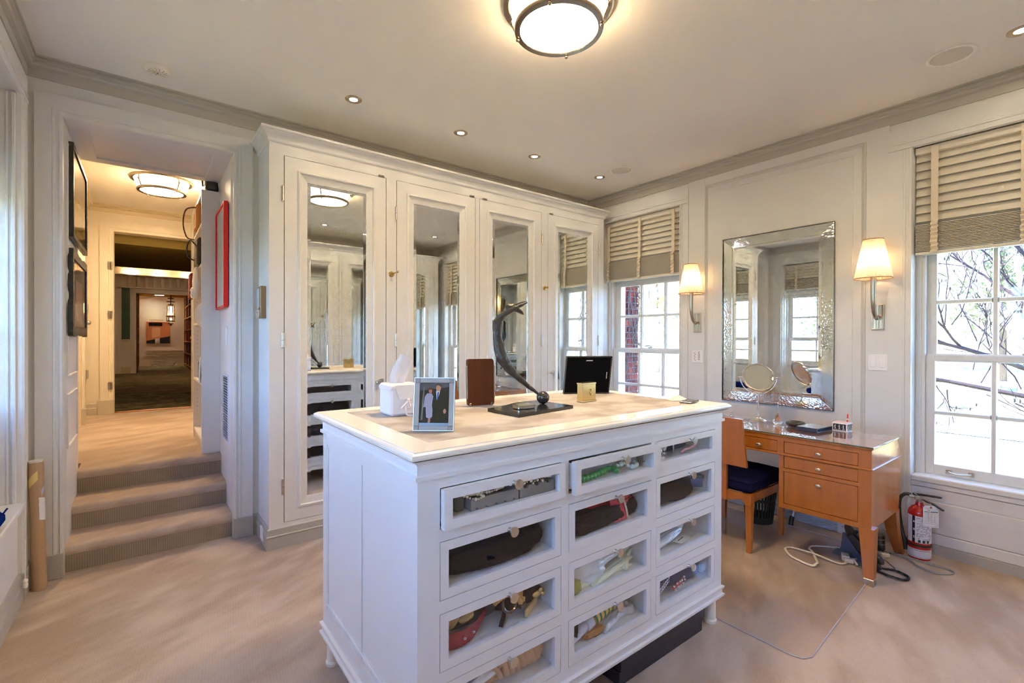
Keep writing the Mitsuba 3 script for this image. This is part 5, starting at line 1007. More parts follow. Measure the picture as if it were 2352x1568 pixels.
part(k, 'yoke', cat(tube([hc+hw*0.121*math.cos(t)+np.array([0, 0, 1])*0.121*math.sin(t) for t in an], 0.004, 8), *[cyl(hc+hw*s*0.104, hc+hw*s*0.140, 0.0045) for s in (-1, 1)], *[ball(0.008, hc+hw*s*0.121) for s in (-1, 1)]), 'chrome', smooth=50)
k = thing('perfume_bottle', 'clear glass bud vase with a round amber base, on the desk', 'vase')
part(k, 'glass', lathe([(0, 0.0), (0.020, 0.0), (0.030, 0.012), (0.031, 0.026), (0.022, 0.046), (0.009, 0.062), (0.0055, 0.080), (0.005, 0.125), (0.0075, 0.137), (0.006, 0.137), (0.0035, 0.125), (0.0035, 0.08), (0, 0.074)], 28, (3.497, 1.470, DZ)), 'crystal', smooth=60)
part(k, 'tint', lathe([(0, 0.020), (0.014, 0.022), (0.012, 0.036), (0.004, 0.050), (0, 0.052)], 20, (3.497, 1.470, DZ)), 'gloss', lin((196, 130, 70)), 60, label='amber core')
b = lathe([(0, 0), (0.030, 0), (0.052, 0.010), (0.058, 0.022), (0.050, 0.034), (0.042, 0.036), (0.036, 0.030), (0.030, 0.020), (0, 0.017)], 32)
b.vertices = b.vertices*[1, 1.05, 1]
solo('black_bowl', xf(b, 0.3, (3.490, 1.352, DZ)), 'gloss', np.array([0.02, 0.02, 0.022]), 'small glossy black rounded bowl on the desk beside the book', 'bowl', 60)
k = thing('desk_book', 'flat dark-edged book with a silvery cover on the desk', 'book')
RB = lambda m: xf(m, -0.10, (3.478, 1.232, DZ))
part(k, 'cover', RB(cat(box(-0.105, 0.105, -0.066, 0.066, 0, 0.004, 0.001), box(-0.105, 0.105, -0.066, 0.066, 0.020, 0.024, 0.001), box(-0.108, -0.101, -0.066, 0.066, 0.0, 0.024, 0.002))), 'satin', np.array([0.018, 0.024, 0.045]))
part(k, 'pages', RB(box(-0.101, 0.102, -0.063, 0.063, 0.004, 0.020)), 'matte', np.array([0.03, 0.034, 0.05]))
part(k, 'cover_print', RB(box(-0.098, 0.100, -0.062, 0.062, 0.024, 0.0246)), 'gloss', lin((150, 150, 150)), label='silvery cover print')
k = thing('memo_box', 'black and white figure-printed memo cube holding pink paper and a red pen', 'memo box')
RM = lambda m: xf(m, -0.08, (3.592, 1.112, DZ))
part(k, 'body', RM(box(-0.040, 0.040, -0.043, 0.043, 0, 0.052, 0.002)), 'satin', lin((226, 214, 206)))
part(k, 'print_panel', RM(cat(box(-0.0412, -0.040, -0.037, 0.037, 0.006, 0.046), box(-0.034, 0.034, -0.0442, -0.043, 0.006, 0.046))), 'satin', np.array([0.02, 0.018, 0.022]), label='black printed panel')
fg = []
for i in range(3):
    y = -0.024+0.024*i
    fg += [box(-0.0418, -0.0412, y-0.001, y+0.002, 0.018, 0.040), tube([[-0.0416, y, 0.020], [-0.0416, y-0.006, 0.009]], 0.0012, 4), tube([[-0.0416, y, 0.020], [-0.0416, y+0.006, 0.009]], 0.0012, 4), tube([[-0.0416, y, 0.036], [-0.0416, y+0.007, 0.026]], 0.0010, 4)]
    fg += [box(y-0.001, y+0.002, -0.0448, -0.0442, 0.018, 0.040), tube([[y, -0.0446, 0.020], [y-0.006, -0.0446, 0.009]], 0.0012, 4), tube([[y, -0.0446, 0.020], [y+0.006, -0.0446, 0.009]], 0.0012, 4), tube([[y, -0.0446, 0.036], [y+0.007, -0.0446, 0.026]], 0.0010, 4)]
part(k, 'figures', RM(cat(fg)), 'matte', lin((220, 210, 206)), label='small pale line figures')
part(k, 'paper', RM(box(-0.036, 0.036, -0.039, 0.039, 0.050, 0.056, 0.001)), 'matte', lin((236, 206, 206)))
k = thing('red_pen', 'red and white pen standing in the memo cube', 'pen')
part(k, 'barrel', cyl([3.622, 1.093, DZ+0.05], [3.620, 1.090, DZ+0.098], 0.0042), 'gloss', lin((196, 30, 44)), 50)
part(k, 'cap', ball(0.0062, [3.6198, 1.0898, DZ+0.099], sc=(0.8, 0.8, 1.5)), 'gloss', lin((206, 20, 34)), 50)
part(k, 'band', cyl([3.6212, 1.0918, DZ+0.068], [3.6206, 1.0910, DZ+0.078], 0.0046), 'gloss', lin((236, 226, 226)), 50, label='white band')
k = thing('crystal_jar', 'cut crystal jar at the left end of the desk behind the chair', 'jar')
part(k, 'jar', cat(lathe([(0, 0), (0.030, 0), (0.036, 0.012), (0.034, 0.055), (0.026, 0.062), (0.026, 0.070), (0.022, 0.070), (0.022, 0.060), (0.030, 0.05), (0.031, 0.014), (0, 0.010)], 10, (3.50, 1.905, DZ))), 'crystal')
part(k, 'stopper', ball(0.017, (3.50, 1.905, DZ+0.082), 1), 'crystal')
solo('crystal_figurine', cat(ball(0.012, (3.52, 1.815, DZ+0.012), 1), ball(0.008, (3.52, 1.815, DZ+0.030), 1), tube([[3.52, 1.815, DZ+0.03], [3.515, 1.80, DZ+0.045]], 0.003, 5)), 'chrome', None, 'tiny crystal figurine beside the crystal jar', 'figurine')
# ---------------------------------------------------------------- on the wall
k = thing('venetian_mirror', 'large rectangular wall mirror with a rippled glass frame over the desk', 'mirror')
my0, my1, mz0, mz1 = 1.273, 2.098, 0.842, 2.206; fw = 0.078; XM = 3.93
def face(x, y0, y1, z0, z1): return tm([[x, y0, z0], [x, y1, z0], [x, y1, z1], [x, y0, z1]], [[0, 2, 1], [0, 3, 2]])
part(k, 'back_board', box(XM+0.002, XR-0.013, my0+0.004, my1-0.004, mz0+0.004, mz1-0.004), 'satin', lin((60, 56, 50)))
bv = 0.018
iy0, iy1, iz0, iz1 = my0+fw, my1-fw, mz0+fw, mz1-fw
o = [[XM-0.004, iy0, iz0], [XM-0.004, iy1, iz0], [XM-0.004, iy1, iz1], [XM-0.004, iy0, iz1]]; n = [[XM-0.006, iy0+bv, iz0+bv], [XM-0.006, iy1-bv, iz0+bv], [XM-0.006, iy1-bv, iz1-bv], [XM-0.006, iy0+bv, iz1-bv]]
part(k, 'glass', tm(o+n, [[4, 5, 6], [4, 6, 7]]+[q for j in range(4) for q in ([j, (j+1) % 4, 4+(j+1) % 4], [j, 4+(j+1) % 4, 4+j])]), 'mirror', label='clear centre pane')
O = [(my0, mz0), (my1, mz0), (my1, mz1), (my0, mz1)]; I = [(iy0, iz0), (iy1, iz0), (iy1, iz1), (iy0, iz1)]
for j in range(4):
    a, b, c, d = O[j], O[(j+1) % 4], I[(j+1) % 4], I[j]
    g = 0.0012
    ctr = np.mean([a, b, c, d], axis=0); q = [np.array(p)+(ctr-np.array(p))/np.linalg.norm(ctr-np.array(p))*g for p in (a, b, c, d)]
    xs = [XM-0.003, XM-0.003, XM-0.010, XM-0.010]
    top = [[x, *p] for x, p in zip(xs, q)]; bot = [[XM+0.001, *p] for p in q]
    part(k, 'frame_strip', tm(top+bot, [[0, 1, 2], [0, 2, 3]]+[r for e in range(4) for r in ([e, 4+e, (e+1) % 4], [(e+1) % 4, 4+e, 4+(e+1) % 4])]), 'venetian', label='rippled glass frame strip')
part(k, 'lead_edge', sweep([(0, 0), (0.003, 0), (0.003, 0.018), (0, 0.018)], [[XM+0.006, my0-0.002, mz0-0.002], [XM+0.006, my1+0.002, mz0-0.002], [XM+0.006, my1+0.002, mz1+0.002], [XM+0.006, my0-0.002, mz1+0.002]], [-1, 0, 0], True), 'metal', lin((96, 92, 86)), label='dark metal edge')
def sconce(label, y):
    k = thing('wall_sconce', label, 'wall lamp', 'pair of sconces beside the wall mirror')
    x = XP
    part(k, 'plate', cat(box(x-0.008, x, y-0.036, y+0.036, 1.420, 1.596, 0.003), box(x-0.018, x-0.008, y-0.034, y-0.026, 1.424, 1.592, 0.002), box(x-0.018, x-0.008, y+0.026, y+0.034, 1.424, 1.592, 0.002), box(x-0.018, x-0.008, y-0.034, y+0.034, 1.424, 1.432, 0.002), box(x-0.018, x-0.008, y-0.034, y+0.034, 1.584, 1.592, 0.002), box(x-0.020, x-0.008, y-0.008, y+0.008, 1.43, 1.586, 0.003)), 'metal', lin((198, 186, 166)))
    part(k, 'arm', tube(crv([[x-0.010, y, 1.508], [x-0.045, y, 1.500], [x-0.085, y, 1.535], [x-0.105, y, 1.60], [x-0.108, y, 1.70], [x-0.108, y, 1.775]], 8), np.linspace(0.010, 0.017, 41), 14), 'metal', lin((176, 164, 146)), 50)
    part(k, 'socket', cat(ball(0.014, [x-0.022, y, 1.508]), cyl([x-0.108, y, 1.775], [x-0.108, y, 1.815], 0.014)), 'metal', lin((186, 174, 156)), 50)
    c = np.array([x-0.112, y, 0]); n, v, f = 144, [], []
    zs_ = np.linspace(1.762, 2.020, 10)
    for z in zs_:
        t = (z-1.762)/(2.020-1.762); r = 0.104*(1-t)+0.055*t
        for i in range(n):
            a = i*2*math.pi/n; rr_ = r*(1+0.024*math.cos(a*36)); v.append(c+[rr_*math.cos(a), rr_*math.sin(a), z])
    for j in range(9):
        for i in range(n): a, b, d, e = j*n+i, j*n+(i+1) % n, (j+1)*n+(i+1) % n, (j+1)*n+i; f += [[a, b, d], [a, d, e]]
    part(k, 'shade', tm(v, f), 'shade_cloth', None, True, label='pleated cream fabric shade')
    for z, r in ((1.762, 0.105), (2.020, 0.056)): part(k, 'shade_trim', xf(trimesh.creation.torus(r, 0.0028, major_sections=40, minor_sections=6), loc=tuple(c+[0, 0, z])), 'matte', lin((176, 140, 110)), 50, label='tan trim band')
    part(k, 'bulb', ball(0.024, c+[0, 0, 1.875], 2, (1, 1, 1.6)), 'matte', (0.8, 0.8, 0.8), 60, emit=WARM*SCONCE)
scene['shade_cloth'] = {'type': 'principledthin', 'base_color': rgb((0.86, 0.74, 0.58)), 'roughness': 0.9, 'diff_trans': 1.0, 'spec_trans': 0.0}
sconce('brushed nickel wall lamp with a pleated shade, on the near side of the mirror', 1.012)
sconce('brushed nickel wall lamp with a pleated shade, on the wardrobe side of the mirror', 2.340)
k = thing('outlet_plate', 'white double control plate under the wall lamp nearer the wardrobe', 'outlet')
part(k, 'plate', box(XP-0.006, XP, 2.285, 2.392, 1.145, 1.258, 0.002), 'satin', lin((226, 222, 216)))
part(k, 'jacks', cat(*[box(XP-0.0075, XP-0.006, 2.318+0.010*i-0.0025, 2.318+0.010*i+0.0025, 1.172+0.016*j, 1.180+0.016*j) for i in range(2) for j in range(5)], *[cyl([XP-0.0078, 2.362+0.008*(i % 2), 1.168+0.013*i], [XP-0.006, 2.362+0.008*(i % 2), 1.168+0.013*i], 0.0035, seg=8) for i in range(6)]), 'matte', lin((90, 84, 80)), label='small dark slots and buttons')
k = thing('switch_plate', 'white double rocker switch plate under the wall lamp nearer the camera', 'light switch')
part(k, 'plate', box(XP-0.006, XP, 0.957, 1.066, 1.145, 1.256, 0.002), 'satin', lin((230, 226, 222)))
for y in (0.985, 1.038): part(k, 'rocker', box(XP-0.010, XP-0.005, y-0.017, y+0.017, 1.168, 1.234, 0.002), 'satin', lin((234, 230, 226)))
# ---------------------------------------------------------------- under and beside the desk
k = thing('baseboard_heater', 'long white baseboard heater grille under the desk', 'heater')
HXF = 3.842
part(k, 'cabinet', cat(box(HXF, 3.93, 1.155, 2.42, 0.092, 0.20, 0.003), box(HXF, 3.93, 1.155, 1.215, 0.0, 0.10, 0.003), box(HXF, 3.93, 2.38, 2.42, 0.0, 0.10, 0.003), box(HXF+0.02, 3.93, 1.2, 2.4, 0.0, 0.1)), 'satin', lin((216, 218, 222)))
part(k, 'grille', cat(*[box(HXF, HXF+0.012, 1.215, 2.38, 0.006+0.0115*i, 0.0115+0.0115*i) for i in range(8)], *[box(HXF+0.002, HXF+0.012, 1.215+0.0285*i, 1.219+0.0285*i, 0.004, 0.096) for i in range(41)]), 'satin', lin((206, 210, 218)), kind='stuff')
part(k, 'grille', cat(*[box(HXF-0.002, HXF, 1.215, 2.38, 0.105+0.012*i, 0.111+0.012*i) for i in range(7)]), 'satin', lin((206, 210, 218)), kind='stuff')
part(k, 'screw', xf(lathe([(0, 0), (0.006, 0), (0.005, 0.002), (0, 0.002)], 12), ry=-math.pi/2, loc=(HXF, 1.185, 0.05)), 'metal', NICKEL*0.6)
k = thing('waste_basket', 'black slotted plastic waste basket behind the chair', 'waste basket')
bc = np.array([3.63, 1.655, 0]); rb_, rt_, hb = 0.092, 0.128, 0.34
ns = 30
R = lambda z: rb_+(rt_-rb_)*z/hb
BK = np.array([0.010, 0.014, 0.014])
part(k, 'base', lathe([(0, 0.004), (R(0)-0.004, 0.004), (R(0), 0.0), (R(0.05), 0.05), (R(0.05)-0.004, 0.05), (R(0)-0.006, 0.010), (0, 0.010)], 36, bc), 'satin', BK, 40)
for a, b in ((0.165, 0.185), (0.30, 0.34)): part(k, 'band', lathe([(R(a), a), (R(b), b), (R(b)-0.004, b), (R(a)-0.004, a), (R(a), a)], 36, bc), 'satin', BK, 40)
for i in range(ns):
    t0 = 2*math.pi*i/ns; w = 0.62*math.pi/ns
    v = [[R(z)*math.cos(t0+s), R(z)*math.sin(t0+s), z] for z in (0.048, 0.302) for s in (-w, w)]+[[(R(z)-0.004)*math.cos(t0+s), (R(z)-0.004)*math.sin(t0+s), z] for z in (0.048, 0.302) for s in (-w, w)]
    part(k, 'slat', xf(tm(v, [[0, 1, 3], [0, 3, 2], [4, 7, 5], [4, 6, 7], [0, 2, 6], [0, 6, 4], [1, 5, 7], [1, 7, 3]]), loc=tuple(bc)), 'satin', BK)
k = thing('aluminium_leg', 'aluminium tube foot with a black rubber tip by the heater', 'stand foot')
part(k, 'tube', cyl([3.735, 1.470, 0.045], [3.83, 1.455, 0.27], 0.012), 'metal', lin((200, 200, 206)), 40)
part(k, 'rubber_tip', cyl([3.722, 1.472, 0.0], [3.742, 1.469, 0.062], 0.016, 0.0155), 'satin', BLACK*2, 40, label='black rubber tip')
solo('black_case', xf(box(-0.05, 0.05, -0.09, 0.09, 0, 0.07, 0.012), 0.1, (3.79, 1.36, 0.10)), 'satin', BLACK*1.5, 'black case hanging at the heater behind the desk drawers', 'case')
# telephone lying against the desk leg
k = thing('desk_telephone', 'black office telephone tipped on its stand behind the front desk leg', 'telephone')
pa, pb = np.array([3.46, 0.885, 0.012]), np.array([3.40, 1.035, 0.205]); up_ = (pb-pa)/np.linalg.norm(pb-pa); sd_ = np.array([0.93, 0.37, 0]); sd_ = sd_-up_*(sd_@up_); sd_ /= np.linalg.norm(sd_); nn_ = np.cross(sd_, up_)
FT_ = lambda m: frame_xf(m, pa, sd_, up_, nn_)
part(k, 'body', FT_(box(-0.095, 0.095, 0, 0.235, -0.018, 0.018, 0.008)), 'satin', np.array([0.012, 0.013, 0.018]))
part(k, 'handset', FT_(cat(box(-0.090, -0.045, 0.02, 0.225, 0.018, 0.040, 0.010), box(-0.093, -0.042, 0.015, 0.07, 0.018, 0.050, 0.012), box(-0.093, -0.042, 0.175, 0.23, 0.018, 0.050, 0.012))), 'satin', np.array([0.014, 0.015, 0.020]))
for i in range(3):
    for j in range(4): part(k, 'key', FT_(cat(box(0.0+0.024*i, 0.015+0.024*i, 0.02+0.017*j, 0.030+0.017*j, 0.018, 0.021, 0.001), box(0.0+0.024*i, 0.015+0.024*i, 0.02+0.017*j, 0.030+0.017*j, -0.021, -0.018, 0.001))), 'satin', lin((196, 200, 206)), label='pale key' if i == j == 0 else None)
part(k, 'display', FT_(box(-0.03, 0.075, 0.16, 0.20, 0.018, 0.019)), 'gloss', lin((60, 70, 76)))
part(k, 'stand', cat(prism([(0.93, 0.0), (1.115, 0.004), (1.12, 0.014), (1.075, 0.016), (1.062, 0.15), (1.050, 0.15), (0.955, 0.02), (0.93, 0.012)], 'x', 3.445, 3.452), prism([(0.93, 0.0), (1.115, 0.004), (1.12, 0.014), (1.075, 0.016), (1.062, 0.15), (1.050, 0.15), (0.955, 0.02), (0.93, 0.012)], 'x', 3.545, 3.552), box(3.445, 3.552, 0.96, 1.115, 0.004, 0.012)), 'satin', lin((74, 82, 100)), label='grey-blue folding stand')
white = [[3.541, 1.106], [3.458, 1.204], [3.391, 1.229], [3.329, 1.186], [3.211, 1.121], [3.157, 1.106], [3.13, 1.126], [3.161, 1.241], [3.236, 1.309], [3.277, 1.316], [3.303, 1.288], [3.289, 1.192], [3.288, 1.144], [3.289, 1.038], [3.334, 1.008], [3.39, 1.012]]
P3 = [[x, y, 0.011+(0.010 if 4 < i < 6 or 10 < i < 13 else 0)] for i, (x, y) in enumerate(white)]
k = thing('extension_cord', 'flat white extension cord looped on the mat under the desk', 'cord')
part(k, 'cord', tube(crv(P3, 8), 0.0068, 8, flat=0.75), 'satin', lin((226, 214, 196)), 50)
part(k, 'cord', tube(crv([[3.38, 0.985, 0.03], [3.36, 0.961, 0.012], [3.404, 0.984, 0.011], [3.466, 0.991, 0.011]], 8), 0.0062, 8), 'satin', lin((226, 214, 196)), 50)
part(k, 'plug', cat(xf(box(-0.030, 0.030, -0.020, 0.020, 0.004, 0.038, 0.004), 0.4, (3.395, 1.03, 0)), xf(box(-0.016, 0.016, -0.026, 0.026, 0.004, 0.030, 0.004), 0.4, (3.37, 1.005, 0))), 'satin', lin((220, 208, 190)), label='white moulded plug block')
k = thing('telephone_cable', 'thin grey cable looping past the fire extinguisher', 'cable')
grey = [[3.60, 0.99], [3.695, 0.939], [3.745, 0.865], [3.742, 0.715], [3.74, 0.620], [3.710, 0.586], [3.666, 0.596], [3.622, 0.651], [3.644, 0.732], [3.694, 0.778], [3.728, 0.829], [3.728, 0.90]]
part(k, 'cable', tube(crv([[x, y, 0.0045] for x, y in grey], 8), 0.0032, 6), 'satin', lin((140, 138, 138)), 50)
part(k, 'cable', tube(crv([[x-0.012, y+0.006, 0.0045] for x, y in grey[1:]], 8), 0.0028, 6), 'satin', lin((150, 148, 146)), 50)
solo('thin_lead', tube(crv([[3.54, 0.93, 0.004], [3.588, 0.89, 0.0035], [3.526, 0.833, 0.0035], [3.496, 0.812, 0.0035], [3.45, 0.83, 0.0035]], 8), 0.0022, 6), 'satin', lin((90, 84, 80)), 'thin dark lead beside the coiled cord', 'cable', 50)
k = thing('adapter_plug', 'small cream plug lying on the carpet right of the front desk leg', 'plug')
part(k, 'body', xf(box(-0.032, 0.020, -0.013, 0.013, 0.0, 0.026, 0.006), -0.9, (3.645, 0.890, 0.0)), 'satin', lin((222, 206, 186)))
part(k, 'pin', xf(cat(box(0.018, 0.038, -0.008, -0.005, 0.011, 0.015), box(0.018, 0.038, 0.005, 0.008, 0.011, 0.015)), 2.2, (3.645, 0.890, 0.0)), 'metal', NICKEL)
cc = crv([[3.40, 0.90, 0.05], [3.43, 0.868, 0.010], [3.447, 0.828, 0.0085], [3.455, 0.79, 0.0085], [3.427, 0.738, 0.0085], [3.39, 0.727, 0.0085], [3.357, 0.742, 0.0085], [3.35, 0.80, 0.0085], [3.365, 0.862, 0.0085]], 40)
s_ = np.r_[0, np.cumsum(np.linalg.norm(np.diff(cc, axis=0), axis=1))]; u_ = np.linspace(0, s_[-1], 760); cq = np.stack([np.interp(u_, s_, cc[:, i]) for i in range(3)], 1)
tg_ = np.gradient(cq, axis=0); tg_ /= np.linalg.norm(tg_, axis=1, keepdims=True); n1_ = np.cross(tg_, [0, 0, 1.0]); n1_ /= np.linalg.norm(n1_, axis=1, keepdims=True)+1e-9; n2_ = np.cross(n1_, tg_)
ph = u_/0.0052*2*math.pi
solo('coiled_handset_cord', tube(cq+0.0055*(n1_*np.cos(ph)[:, None]+n2_*np.sin(ph)[:, None]), 0.0018, 5), 'satin', np.array([0.010, 0.011, 0.018]), 'black coiled handset cord on the carpet beside the front desk leg', 'cord', 50)
solo('black_lead', tube(crv([[3.70, 0.93, 0.01], [3.71, 0.90, 0.006], [3.735, 0.855, 0.006]], 6), 0.0045, 6), 'satin', BLACK*2, 'short black lead behind the cream plug', 'cable', 50)
k = thing('water_bottle', 'clear plastic bottle half full of dark liquid between the desk legs', 'bottle')
part(k, 'shell', lathe([(0, 0.001), (0.033, 0.001), (0.036, 0.006), (0.036, 0.155), (0.028, 0.180), (0.014, 0.200), (0.014, 0.212), (0, 0.212)], 24, (3.745, 0.955, 0)), 'pane', smooth=40)
part(k, 'liquid', lathe([(0, 0.004), (0.033, 0.004), (0.034, 0.008), (0.034, 0.098), (0, 0.098)], 24, (3.745, 0.955, 0)), 'gloss', np.array([0.012, 0.016, 0.010]), 40, label='dark liquid')
part(k, 'rings', cat(*[xf(trimesh.creation.torus(0.0362, 0.0012, major_sections=28, minor_sections=5), loc=(3.745, 0.955, z)) for z in (0.045, 0.075, 0.12, 0.145)], lathe([(0, 0.206), (0.0155, 0.206), (0.0155, 0.226), (0, 0.226)], 18, (3.745, 0.955, 0))), 'gloss', lin((176, 178, 180)), 40)
# ---------------------------------------------------------------- fire extinguisher
k = thing('fire_extinguisher', 'red fire extinguisher with a black hose and a paper tag below the near right window', 'fire extinguisher')
ec = np.array([3.812, 0.765, 0.0]); er = 0.057
RED = lin((178, 14, 22))
part(k, 'cylinder', lathe([(0, 0), (er-0.004, 0), (er-0.002, 0.006), (er, 0.010), (er, 0.275), (er-0.004, 0.295), (er-0.018, 0.315), (0.022, 0.326), (0.018, 0.345), (0, 0.345)], 40, ec), 'gloss', RED, 40)
def band(z0, z1, a0, a1, r, n=20):
    v, f = [], []
    for i in range(n+1):
        a = a0+(a1-a0)*i/n
        for z in (z0, z1): v.append(ec+[r*math.cos(a), r*math.sin(a), z])
    for i in range(n): f += [[2*i, 2*i+2, 2*i+3], [2*i, 2*i+3, 2*i+1]]
    return tm(v, f)
AC = math.atan2(-0.765, -3.812)          # towards the room
part(k, 'label_sheet', cat(band(0.105, 0.268, AC-1.25, AC+1.45, er+0.0006)), 'satin', lin((226, 222, 224)), label='white instruction label')
part(k, 'label_sheet', cat(band(0.012, 0.066, AC-1.5, AC+1.5, er+0.0006)), 'satin', lin((216, 212, 218)))
part(k, 'label_stripe', band(0.105, 0.268, AC-0.62, AC-0.36, er+0.0010), 'satin', lin((20, 20, 50)), label='dark stripe with the letters A, B, C')
def on_cyl(m, a, z, r):
    """wrap a flat xy mesh around the cylinder at angle a, height z; its x runs to the right as seen from the room."""
    v = m.vertices.copy(); t = a+v[:, 0]/r; rr_ = r+v[:, 2]
    m = m.copy(); m.vertices = np.c_[ec[0]+rr_*np.cos(t), ec[1]+rr_*np.sin(t), z+v[:, 1]]; return m
for ch, z in (('A', 0.228), ('B', 0.180), ('C', 0.134)): part(k, 'letter', on_cyl(meshkit.text_mesh(ch, 0.0115, 0.0004, True), AC-0.55, z, er+0.0012), 'matte', lin((240, 240, 244)), label=f'white letter {ch}')
rr = random.Random(21); tx = []
for i in range(18):
    z = 0.255-0.0078*i
    x = -0.014
    while x < 0.060:
        w = 0.003+0.010*rr.random()
        if rr.random() < 0.7 and not (0.125 < z < 0.15 and False): tx.append(on_cyl(box(x, x+w, 0, 0.0028, 0, 0.0003), AC, z, er+0.0008))
        x += w+0.003
for i in range(22):
    z = 0.258-0.0068*i; tx.append(on_cyl(box(-0.066, -0.040-0.006*rr.random(), 0, 0.0022, 0, 0.0003), AC, z, er+0.0008))
for i in range(16): tx.append(on_cyl(box(-0.07+0.009*i, -0.066+0.009*i, 0, 0.005, 0, 0.0003), AC, 0.056, er+0.0008)); tx.append(on_cyl(box(-0.07+0.009*i, -0.066+0.009*i, 0, 0.003, 0, 0.0003), AC, 0.016, er+0.0008))
part(k, 'label_print', cat(tx), 'matte', lin((86, 84, 96)), label='rows of small print')
for i in range(3): part(k, 'pictogram', on_cyl(cat(box(-0.006+0.022*i, 0.007+0.022*i, 0, 0.016, 0, 0.0006), box(-0.002+0.022*i, 0.004+0.022*i, 0.004, 0.010, 0.0006, 0.0010)), AC, 0.108, er+0.0010), 'matte', lin((60, 62, 70)))
part(k, 'strap', lathe([(er+0.0008, 0.082), (er+0.003, 0.082), (er+0.003, 0.094), (er+0.0008, 0.094)], 40, ec), 'satin', BLACK*2, 40, label='black hose strap')
part(k, 'valve', cat(cyl(ec+[0, 0, 0.342], ec+[0, 0, 0.385], 0.014), xf(box(-0.022, 0.022, -0.016, 0.016, -0.012, 0.012, 0.004), 0.4, tuple(ec+[-0.004, 0.010, 0.372])), cyl(ec+[-0.01, 0.015, 0.372], ec+[-0.022, 0.046, 0.376], 0.009)), 'metal', lin((180, 178, 174)), 40)
hd = np.array([-0.22, -0.97, 0]); hd /= np.linalg.norm(hd)
def bar(p0, p1, w, t):
    p0, p1 = np.array(p0), np.array(p1); d = (p1-p0); L_ = np.linalg.norm(d); d /= L_; s = np.cross([0, 0, 1], d); s /= np.linalg.norm(s)
    return frame_xf(box(0, L_, -w/2, w/2, -t/2, t/2, min(w, t)*0.3), p0, d, s, np.cross(d, s))
part(k, 'lever', bar(ec-hd*0.035+[0, 0, 0.388], ec+hd*0.112+[0, 0, 0.404], 0.020, 0.011), 'satin', BLACK*2, label='black squeeze lever')
part(k, 'handle', cat(bar(ec-hd*0.02+[0, 0, 0.372], ec+hd*0.07+[0, 0, 0.352], 0.018, 0.008), bar(ec+hd*0.066+[0, 0, 0.354], ec+hd*0.122+[0, 0, 0.328], 0.018, 0.008)), 'satin', BLACK*2, label='black carrying handle')
hs = crv([ec-hd*0.045+[0, 0, 0.378], ec-hd*0.075+[-0.01, 0, 0.375], ec-hd*0.098+[-0.018, 0, 0.345], ec-hd*0.103+[-0.024, 0, 0.29], ec-hd*0.096+[-0.028, 0, 0.21], ec-hd*0.080+[-0.034, 0, 0.13], ec-hd*0.070+[-0.036, 0, 0.10]], 8)
part(k, 'hose', tube(hs, 0.0105, 10), 'satin', BLACK*2, 50, label='black rubber hose')
part(k, 'nozzle', cat(cyl(ec-hd*0.070+[-0.036, 0, 0.105], ec-hd*0.066+[-0.036, 0, 0.035], 0.0125, 0.0135), xf(box(-0.016, 0.016, -0.016, 0.016, 0, 0.010, 0.003), 0, tuple(ec-hd*0.070+[-0.034, 0, 0.085]))), 'satin', BLACK*2, 40)
tn = np.array([-0.80, -0.60, 0.0]); tn /= np.linalg.norm(tn); ts = np.array([tn[1], -tn[0], 0]); ts = ts if ts@np.array([0.79, -0.613, 0]) > 0 else -ts
tpt = ec+tn*0.068+ts*0.026+[0, 0, 0.215]
FTG = lambda m: frame_xf(m, tpt, ts, [0, 0, 1], np.cross(ts, [0, 0, 1]))
tagp = Polygon([(-0.040, 0), (0.040, 0), (0.040, 0.118), (0.030, 0.130), (-0.030, 0.130), (-0.040, 0.118)])
tg = part(k, 'tag', FTG(extr(tagp, 0.0008)), 'matte', lin((232, 228, 226)), label='white inspection tag')
zf = 1 if np.cross(ts, [0, 0, 1])@tn > 0 else -1
zo = 0.0009 if zf > 0 else -0.0004
rows = [xf(box(-0.034, 0.034, 0, 0.0012, 0, 0.0003), loc=(0, 0.030+0.0085*i, zo)) for i in range(8)]+[xf(box(-0.0006, 0.0006, 0.030, 0.09, 0, 0.0003), loc=(x, 0, zo)) for x in (-0.012, 0.004, 0.019)]
part(tg, 'table_lines', FTG(cat(rows)), 'matte', lin((150, 148, 150)))
part(tg, 'heading', FTG(cat(xf(box(-0.002, 0.036, 0.092, 0.0955, 0, 0.0003), loc=(0, 0, zo)), xf(box(-0.034, -0.006, 0.092, 0.094, 0, 0.0003), loc=(0, 0, zo)), xf(box(-0.016, -0.005, 0.100, 0.1025, 0, 0.0003), loc=(0, 0, zo)))), 'matte', lin((70, 66, 76)))
part(tg, 'red_lines', FTG(cat(*[xf(box(-0.036, 0.036, 0.006+0.007*i, 0.0075+0.007*i, 0, 0.0003), loc=(0, 0, zo)) for i in (0, 2)], *[xf(box(-0.034+0.006*i, -0.030+0.006*i, 0.108+0.003*(i % 2), 0.111+0.003*(i % 2), 0, 0.0003), loc=(0, 0, zo)) for i in range(4)])), 'matte', lin((186, 120, 126)))
part(tg, 'grommet', FTG(xf(lathe([(0.002, 0), (0.0065, 0), (0.0065, 0.001), (0.002, 0.001)], 16), loc=(0, 0.120, zo if zf > 0 else -0.001))), 'satin', lin((150, 70, 70)))
part(k, 'tag_wire', tube(crv([tpt+[0, 0, 0.122], tpt+ts*-0.006+[0.01, 0, 0.145], ec+[-0.016, -0.01, 0.378], ec+[-0.02, 0.02, 0.40], ec+[-0.03, 0.0, 0.385], tpt+[0, 0, 0.124]], 8), 0.0012, 5), 'metal', lin((206, 200, 190)))
